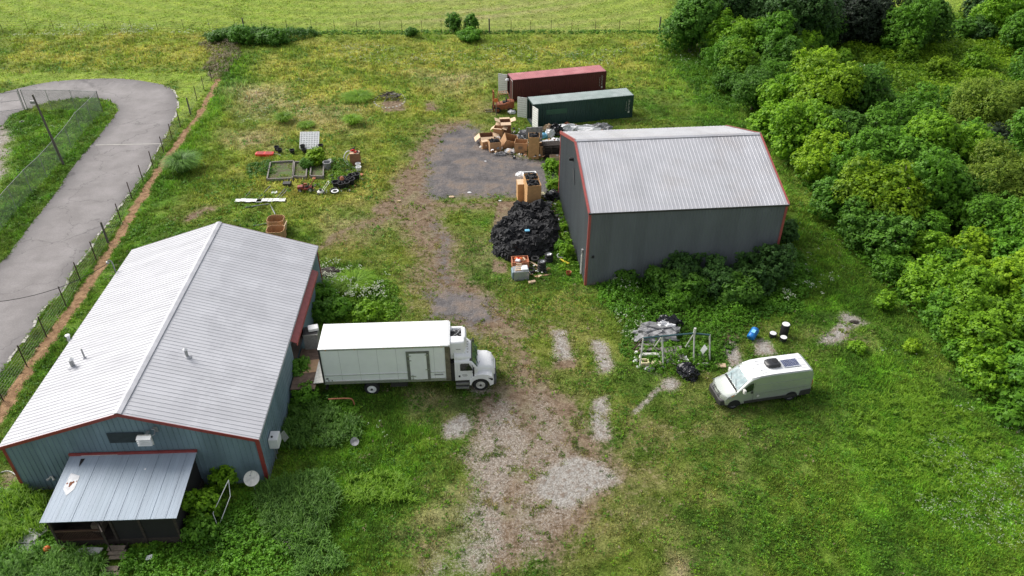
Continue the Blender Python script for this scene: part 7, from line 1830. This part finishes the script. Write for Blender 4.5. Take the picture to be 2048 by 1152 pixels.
g = random.Random(8); tt = thing('hand_tools', 'red and black power tools heaped on the brown box', 'tools', atz(711, 330) + Vector((0, 0, 1.38)), 0)
for k in range(7): mb = MB(); mb.box(-.2, .2, -.07, .07, 0, .12); o = mb.build('tool', M['red' if k % 2 else 'black'], tt, bevel=.02); o.location = (g.uniform(-.35, .35), g.uniform(-.2, .25), .0 + .05 * k); o.rotation_euler = (0, 0, g.uniform(0, 3))
p = atz(696, 330); mb = MB(); mb.path(smooth_line([(.9, .3, 1.2), (.1, 0, 1.5), (-.35, -.1, .9), (-.2, -.3, .3), (.7, -.9, .05), (1.3, -1.2, .03)], 5), .05, 8); mb.path(smooth_line([(.8, .2, 1.1), (.2, -.1, 1.2), (-.1, -.2, .7), (.2, -.5, .2), (1.1, -1.1, .05)], 5), .045, 8)
tag(mb.build('white_hose', M['white_plastic'], loc=p), 'white hose looping down from the brown tool box', 'hose')
for k, (px, py) in enumerate(((716, 337), (717, 344))): pot(px, py, ('white bucket directly below the brown tool box', 'white bucket in front of the other by the tool box')[k], r=.26, h=.5, mt='white_plastic', group='white buckets')
# ride-on mower, faded with orange tines, and a push mower
rm = thing('garden_tractor', 'red and black garden tractor with a tan roof arm before the beds', 'mower', atz(612, 384), .1)
mb = MB(); mb.loft([rr_ring(-1.0, -.32, .32, .35, .75, .08), rr_ring(-.3, -.34, .34, .35, .82, .08), rr_ring(-.2, -.4, .4, .35, .55, .05), rr_ring(.7, -.42, .42, .35, .6, .08)]); mb.build('body', M['red'], rm, smooth=True)
mb = MB(); mb.box(-.1, .35, -.22, .22, .6, .7); mb.box(.3, .4, -.22, .22, .7, 1.05); mb.build('seat', M['black'], rm, bevel=.03)
mb = MB(); mb.lathe([(.14, 0), (.18, .02), (.14, .04)], (-.3, 0, 1.0)); mb.tube((-.4, 0, .7), (-.3, 0, 1.0), .02); mb.build('steering_wheel', M['black'], rm)
for x, r in ((-.7, .26), (.55, .32)):
    for y, s in ((-.42, -1), (.42, 1)): wheel(rm, x, y, r, .18, s, 'dirty_white', hub=False)
mb = MB(); mb.path([(.5, 0, .6), (1.0, .3, 1.3), (1.3, .4, 1.5)], .06); mb.box(-.2, .2, -.1, .1, .82, 1.1); mb.build('lift_arm', M['orange_paint'], rm)
rm.scale = (.78, .78, .78)
for o in kids(rm):
    if o.name.startswith('body'): o.data.materials[0] = pm('faded_red_paint', (0.30, 0.035, 0.025), .6, var=.3, scale=6, col2=(.06, .03, .025), amt=.8)
pm2 = thing('push_mower', 'small push mower with pale handle bars right of the garden tractor', 'mower', atz(641, 388), .4)
mb = MB(); mb.lathe([(.001, .3), (.22, .3), (.34, .2), (.36, .1)], n=18); mb.build('deck', M['dirty_white'], pm2)
mb = MB(); mb.lathe([(.001, .5), (.12, .48), (.13, .3)], n=14); mb.build('engine', M['dark_frame'], pm2)
mb = MB(); mb.path([(.2, -.2, .25), (.9, -.22, 1.05), (.9, .22, 1.05), (.2, .2, .25)], .022); mb.build('handle', M['white_plastic'], pm2)
for x in (-.3, .3):
    for y, s in ((-.3, -1), (.3, 1)): wheel(pm2, x, y, .11, .05, s, 'dirty_white', hub=False)
mb = MB(); mb.box(-.4, .4, -.3, .3, 0, .35); tag(mb.build('dark_tub', M['dark_frame'], loc=atz(574, 373), bevel=.05), 'dark grey tub lying before the left garden bed', 'tub')
pot(655, 340, 'dark blue grey bin right of the garden beds', r=.4, h=.8, mt='steel_grey', group='garden bins'); blob(660, 327, .4, .3, .2, 'dirty_white', 'paving_stone', 'pale stone behind the dark bin', 'stone', 63, .1, .1, sub=3)
mb = MB(); mb.lathe([(.001, .05), (.28, .05), (.30, .02), (.28, 0)], n=20); tag(mb.build('white_plate', M['white_plastic'], loc=atz(548, 387)), 'white round lid on the grass above the white planks', 'lid')
for i, (a, b, r) in enumerate((((484, 404), (505, 380), .03), ((514, 402), (540, 375), .04), ((522, 404), (538, 386), .03), ((552, 400), (570, 380), .04), ((558, 400), (575, 381), .04), ((540, 412), (550, 432), .05), ((490, 418), (538, 411), .06), ((507, 455), (540, 449), .05))):
    mb = MB(); p0, p1 = atz(*a), atz(*b); mb.tube((0, 0, .05), (p1 - p0) + Vector((0, 0, .07)), r, r, 6); tag(mb.build('metal_pole', M['galv'], loc=p0), ['thin pole furthest left by the white planks', 'pole left of the middle behind the planks', 'short thin pole beside the middle pole', 'pole under the right plank, left one', 'pole under the right plank, right one', 'grey pole between the planks and the brown bins', 'long dark pole lying under the white planks', 'grey pole left of the brown bins'][i], 'pole', 'metal poles lying on the grass')
for i, (px, py, L) in enumerate(((497, 406, 2.6), (541, 405, 2.8))):
    mb = MB(); [mb.box(-L / 2 + k * L / 5, -L / 2 + (k + 1) * L / 5, -.28 + .03 * (k % 2), .28 + .03 * (k % 3), .12 + .03 * (k % 2), .16 + .03 * (k % 2)) for k in range(5)]; tag(mb.build('white_plank', M['white_plastic'], loc=atz(px, py), rz=.05 if i else -.02), ['left one of two white planks on the grass', 'right one of two white planks on the grass'][i], 'plank', 'white planks')
carton(atz(554, 478), .05, 1.55, 1.3, .95, 'card', 'front brown open tub of the pair behind the blue barn', None, oct=True, name='brown_tub', group='brown tubs behind the blue barn')
carton(atz(554, 457), .02, 1.5, 1.3, .95, 'card', 'rear brown open tub of the pair behind the blue barn', None, oct=True, name='brown_tub', group='brown tubs behind the blue barn')
mb = MB(); mb.prism([(0, -.5, .1), (0, .5, .1), (.2, .5, 1.0), (.2, -.5, 1.0)], (.06, 0, 0)); tag(mb.build('cream_panel', M['card_light'], loc=atz(569, 468)), 'pale panel leaning on the right of the brown tubs', 'panel')
blob(657, 553, .95, .6, .45, 'wood_dark', 'rotten_log', 'dark charred log mound near the far corner of the blue barn', 'log', 71, .25, 0, rz=.1)
# burn pile
g = random.Random(21)
bp_ = thing('burn_pile', 'heap of charred sticks and ash on a bare patch in the yard', 'burn pile', atz(780, 197), 0)
for k in range(46):
    mb = MB() if k % 12 == 0 else mb
    a = g.uniform(0, 6.28); r = g.uniform(0, 1.0); L = g.uniform(.6, 1.3); b = g.uniform(0, 3.14); c = Vector((math.cos(a) * r * 1.3, math.sin(a) * r, .05 + (1 - r) * .7)); d = Vector((math.cos(b), math.sin(b), g.uniform(-.3, .3))) * L * .5
    mb.tube(c - d, c + d, .05, .04, 6)
    if k % 12 == 11 or k == 45: mb.build('sticks', M['wood_grey' if k < 24 else 'wood_dark'], bp_)
# stones round it
g = random.Random(22)
for i in range(1):
    mb = MB()
    for k in range(26): a = k / 26 * 6.28; mb.box(-.12, .12, -.1, .1, -.06, .04, Matrix.Translation((math.cos(a) * 1.9, math.sin(a) * 2.4 - .8, 0)) @ Matrix.Rotation(g.uniform(0, 3), 4, 'Z'))
    mb.build('stone_ring', M['concrete'], bp_)
for i, (px, py, s) in enumerate(((903, 395, .3), (938, 386, .22), (798, 403, .2), (970, 323, .14), (945, 400, .12), (1000, 402, .2))):
    blob(px, py, s, s * .6, s * .3, 'card_light' if i % 2 == 0 else 'film', 'litter', ['pale litter on the grass below the stone apron', 'tan litter right of the pale litter', 'white litter on the brown track', 'white speck of litter on the stone apron', 'tiny litter between the apron and the black heap', 'pale stick of litter left of the tan boxes'][i], 'litter', 80 + i, .2, 0, sub=2)

# ------------------------------------------------------------------ the swing frame and its junk
sw = thing('swing_frame', 'rusty swing frame with pale posts and a dark teal top bar', 'swing frame', atz(1350, 700), 0); so = Vector(sw.location)
T1, T2, T3, T4 = (atz(1287, 675, 2.35), atz(1325, 671, 2.35), atz(1389, 665, 2.35), atz(1420, 668, 2.35))
mb = MB(); mb.path([T1 - so, T2 - so, T3 - so, T4 - so], .06, 8); mb.build('top_bar', M['teal'], sw)
for top, foot in ((T1, atz(1280, 735)), (T2, atz(1327, 733)), (T3, atz(1388, 724)), (T4, atz(1420, 722))): mb = MB(); mb.tube(top - so, foot - so, .06, .055, 8); mb.build('leg', M['galv'] if False else M['dirty_white'], sw)
mb = MB(); mb.tube(T2 - so, atz(1310, 692, .4) - so, .05); mb.build('brace', M['dirty_white'], sw); mb = MB(); mb.tube(T3 - so, atz(1372, 692, .4) - so, .05); mb.build('brace', M['dirty_white'], sw)
mb = MB(); mb.tube(T1 - so, atz(1268, 697, .1) - so, .05); mb.build('brace', M['post_rust'], sw)
mb = MB(); mb.tube(T3 - so + Vector((0, 0, -.1)), T3 - so + Vector((0, 0, .45)), .10, .09); mb.build('post_cap', M['dirty_white'], sw)
blob(1312, 674, 1.5, .9, .55, 'tarp_grey', 'tarpaulin', 'crumpled grey tarpaulin heap behind the swing frame', 'tarpaulin', 91, .5, 0, rz=.15)
blob(1330, 662, .7, .45, .4, 'film', 'plastic_sheet', 'white plastic sheet on the back of the tarpaulin heap', 'sheet', 92, .45, .3)
blob(1335, 655, .9, .5, .7, 'bag_black', 'black_bag', 'black bag behind the tarpaulin heap', 'bag', 93, .45, 0)
blob(1380, 752, .55, .5, .5, 'bag_black', 'black_bag', 'shiny black rubbish bag below the swing frame, right one', 'bag', 94, .45, 0)
blob(1371, 743, .6, .45, .5, 'bag_black', 'black_bag', 'shiny black rubbish bag below the swing frame, left one', 'bag', 95, .45, 0)
def pallet(px, py, rz, label, tilt=0, L=1.5, mt='wood_grey', z=.05):
    t = thing('pallet', label, 'pallet', atz(px, py) + Vector((0, 0, z)), rz, 'weathered pallets by the swing frame'); t.rotation_euler = (tilt, 0, rz)
    mb = MB(); [mb.box(-L / 2 + j * L / 7, -L / 2 + j * L / 7 + L / 9, -.6, .6, .12, .15) for j in range(7)]; mb.build('deck_boards', M[mt], t)
    mb = MB(); [mb.box(-L / 2, L / 2, y, y + .1, 0, .12) for y in (-.6, -.05, .5)]; mb.build('runner', M[mt], t)
pallet(1345, 710, .1, 'grey slatted pallet between the middle swing posts', R(12), 1.6, 'wood_grey', .15)
for k, (px, py, mt) in enumerate(((1296, 694, 'wood_grey'), (1300, 702, 'wood_grey'), (1304, 712, 'dirty_white'))):
    mb = MB(); mb.box(-.75, .75, -.12, .12, .15, .28); tag(mb.build('plank', M[mt], loc=atz(px, py), rz=.02 * k), ['grey plank behind the left swing post', 'brown grey plank between the left swing posts', 'pale short plank nearest between the left swing posts'][k], 'plank', 'planks under the swing frame')
mb = MB(); [mb.box(a, b, c, d, 0, .35) for a, b, c, d in ((-.3, .3, -.25, -.17), (-.3, .3, .17, .25), (-.3, -.22, -.17, .17), (.22, .3, -.17, .17))]; tag(mb.build('wooden_crate', M['cream'], loc=atz(1289, 728), rz=.1), 'cream edged hollow crate at the foot of the left swing post', 'crate')
blob(1312, 728, .4, .25, .2, 'cream', 'pale_rock', 'pale lumpy rock between the left swing posts', 'rock', 96, .25, 0, sub=3); blob(1299, 738, .4, .25, .15, 'steel_grey', 'grey_rock', 'grey flat rock below the cream crate', 'rock', 97, .1, 0, sub=3)
blob(1411, 729, .35, .2, .14, 'dirty_white', 'pale_rock', 'pale rock at the foot of the right swing post', 'rock', 98, .2, 0, sub=3); tag(MB().box(-.42, .42, -.2, .2, 0, .15).build('paving_block', M['card_light'], loc=atz(1440, 731), rz=-.05, bevel=.03), 'pinkish paving block left of the van nose', 'block')
mb = MB(); mb.prism([(-.2, 0, .1), (.1, 0, 0), (.5, 0, 1.0), (.2, 0, 1.2)], (0, .1, 0)); tag(mb.build('white_scrap', M['white_plastic'], loc=atz(1399, 712), rz=-.9), 'bent white scrap between the right swing posts', 'scrap')
br = thing('blue_barrel', 'blue plastic barrel tipped on its side in the weeds above the van', 'barrel', atz(1506, 672), .9)
mb = MB(); mb.lathe([(.001, -.46), (.24, -.46), (.29, -.40), (.30, -.16), (.285, -.14), (.30, -.12), (.30, .12), (.285, .14), (.30, .16), (.29, .40), (.24, .46), (.001, .46)], (0, 0, .32), 24, 'x'); b_ = mb.build('body', M['blue'], br, smooth=True); b_.rotation_euler = (0, R(-22), 0); b_.location = (0, 0, .1)
mb = MB(); mb.box(-.12, .18, -.16, .12, .615, .63); b_ = mb.build('white_label', M['sky_blue'], br); b_.rotation_euler = (0, R(-22), 0); b_.location = (0, 0, .12)
dr_ = thing('black_drum', 'tall black drum with a white lid above the van', 'drum', atz(1567, 668), 0, 'black drums with pale lids')
mb = MB(); mb.lathe([(.001, 0), (.30, 0), (.31, .03), (.31, 1.0), (.30, 1.03), (.001, 1.03)], n=24); mb.build('body', M['black'], dr_, smooth=True)
mb = MB(); mb.lathe([(.001, 1.06), (.26, 1.06), (.28, 1.035), (.001, 1.035)], n=24); mb.build('lid', M['white_plastic'], dr_)
for px, py, lb_ in ((1545, 672, 'short black tub with a white top left of the tall drum'), (1566, 680, 'short black tub with a white top in front of the tall drum')):
    t = thing('black_tub', lb_, 'tub', atz(px, py), 0, 'short black tubs'); mb = MB(); mb.lathe([(.001, 0), (.24, 0), (.27, .38), (.001, .38)], n=20); mb.build('body', M['black'], t, smooth=True); mb = MB(); mb.lathe([(.001, .42), (.22, .40), (.24, .385), (.001, .385)], n=20); mb.build('lid', M['white_plastic'], t)
blob(1708, 642, .35, .18, .10, 'wood_dark', 'dark_log', 'dark charred log on the pale gravel patch right of the drums', 'log', 99, .3, 0, sub=3)

# ------------------------------------------------------------------ loose rubbish nobody could count
def debris(poly, n, zmax, label, seed, mats=('film', 'tarp_grey', 'card_light', 'card', 'bag_black', 'dirty_white', 'card_dark')):
    g = random.Random(seed); P = W(poly); xs = [p[0] for p in P]; ys = [p[1] for p in P]; mb = MB(); k = 0
    while k < n:
        x, y = g.uniform(min(xs), max(xs)), g.uniform(min(ys), max(ys))
        if sdf(P, np.array([x]), np.array([y]))[0] < 0 or sdf(rect(F_RB, -.2, RB_L, -.2, RB_W), np.array([x]), np.array([y]))[0] > 0: continue
        k += 1; mb.mi = g.randrange(len(mats)); s = g.uniform(.07, .26)
        T = Matrix.Translation((x, y, g.uniform(.04, zmax))) @ Matrix.Rotation(g.uniform(-.7, .7), 4, 'X') @ Matrix.Rotation(g.uniform(-.7, .7), 4, 'Y') @ Matrix.Rotation(g.uniform(0, 6.3), 4, 'Z')
        q = [(T @ Vector((math.cos(a) * s * g.uniform(.5, 1.2), math.sin(a) * s * g.uniform(.5, 1.2), g.uniform(-.06, .06)))) for a in [i * 1.0472 for i in range(6)]]
        q = [(p.x, p.y, max(p.z, .012)) for p in q]
        c = T @ Vector((0, 0, g.uniform(0, .10))); c = (c.x, c.y, max(c.z, .03)); mb.add(q + [c], [(i, (i + 1) % 6, 6) for i in range(6)])
    tag(mb.build('loose_rubbish', [M[m] for m in mats], recalc=False), label, 'rubbish', kind='stuff')
debris([(950, 285), (1000, 262), (1085, 262), (1120, 262), (1120, 318), (1060, 322), (1000, 315), (965, 305)], 260, .55, 'scraps of plastic and card strewn among the boxes', 501)
debris([(1120, 254), (1215, 252), (1215, 266), (1120, 268)], 110, .35, 'scraps of sheeting strewn behind the grey barn', 502)
debris([(1085, 400), (1120, 395), (1135, 460), (1125, 500), (1105, 450)], 90, .3, 'scraps lying between the black heap and the gable', 503)
debris([(1265, 690), (1420, 690), (1425, 735), (1270, 735)], 70, .2, 'scraps lying under the swing frame', 504, ('dirty_white', 'tarp_grey', 'wood_grey', 'film'))
debris([(1020, 530), (1100, 525), (1100, 556), (1030, 558)], 45, .25, 'scraps lying around the grey bin and tyres', 505)
debris([(655, 330), (725, 335), (720, 392), (590, 392), (590, 370)], 50, .2, 'small scraps lying about the garden corner', 506, ('dirty_white', 'black', 'tarp_grey', 'terracotta'))
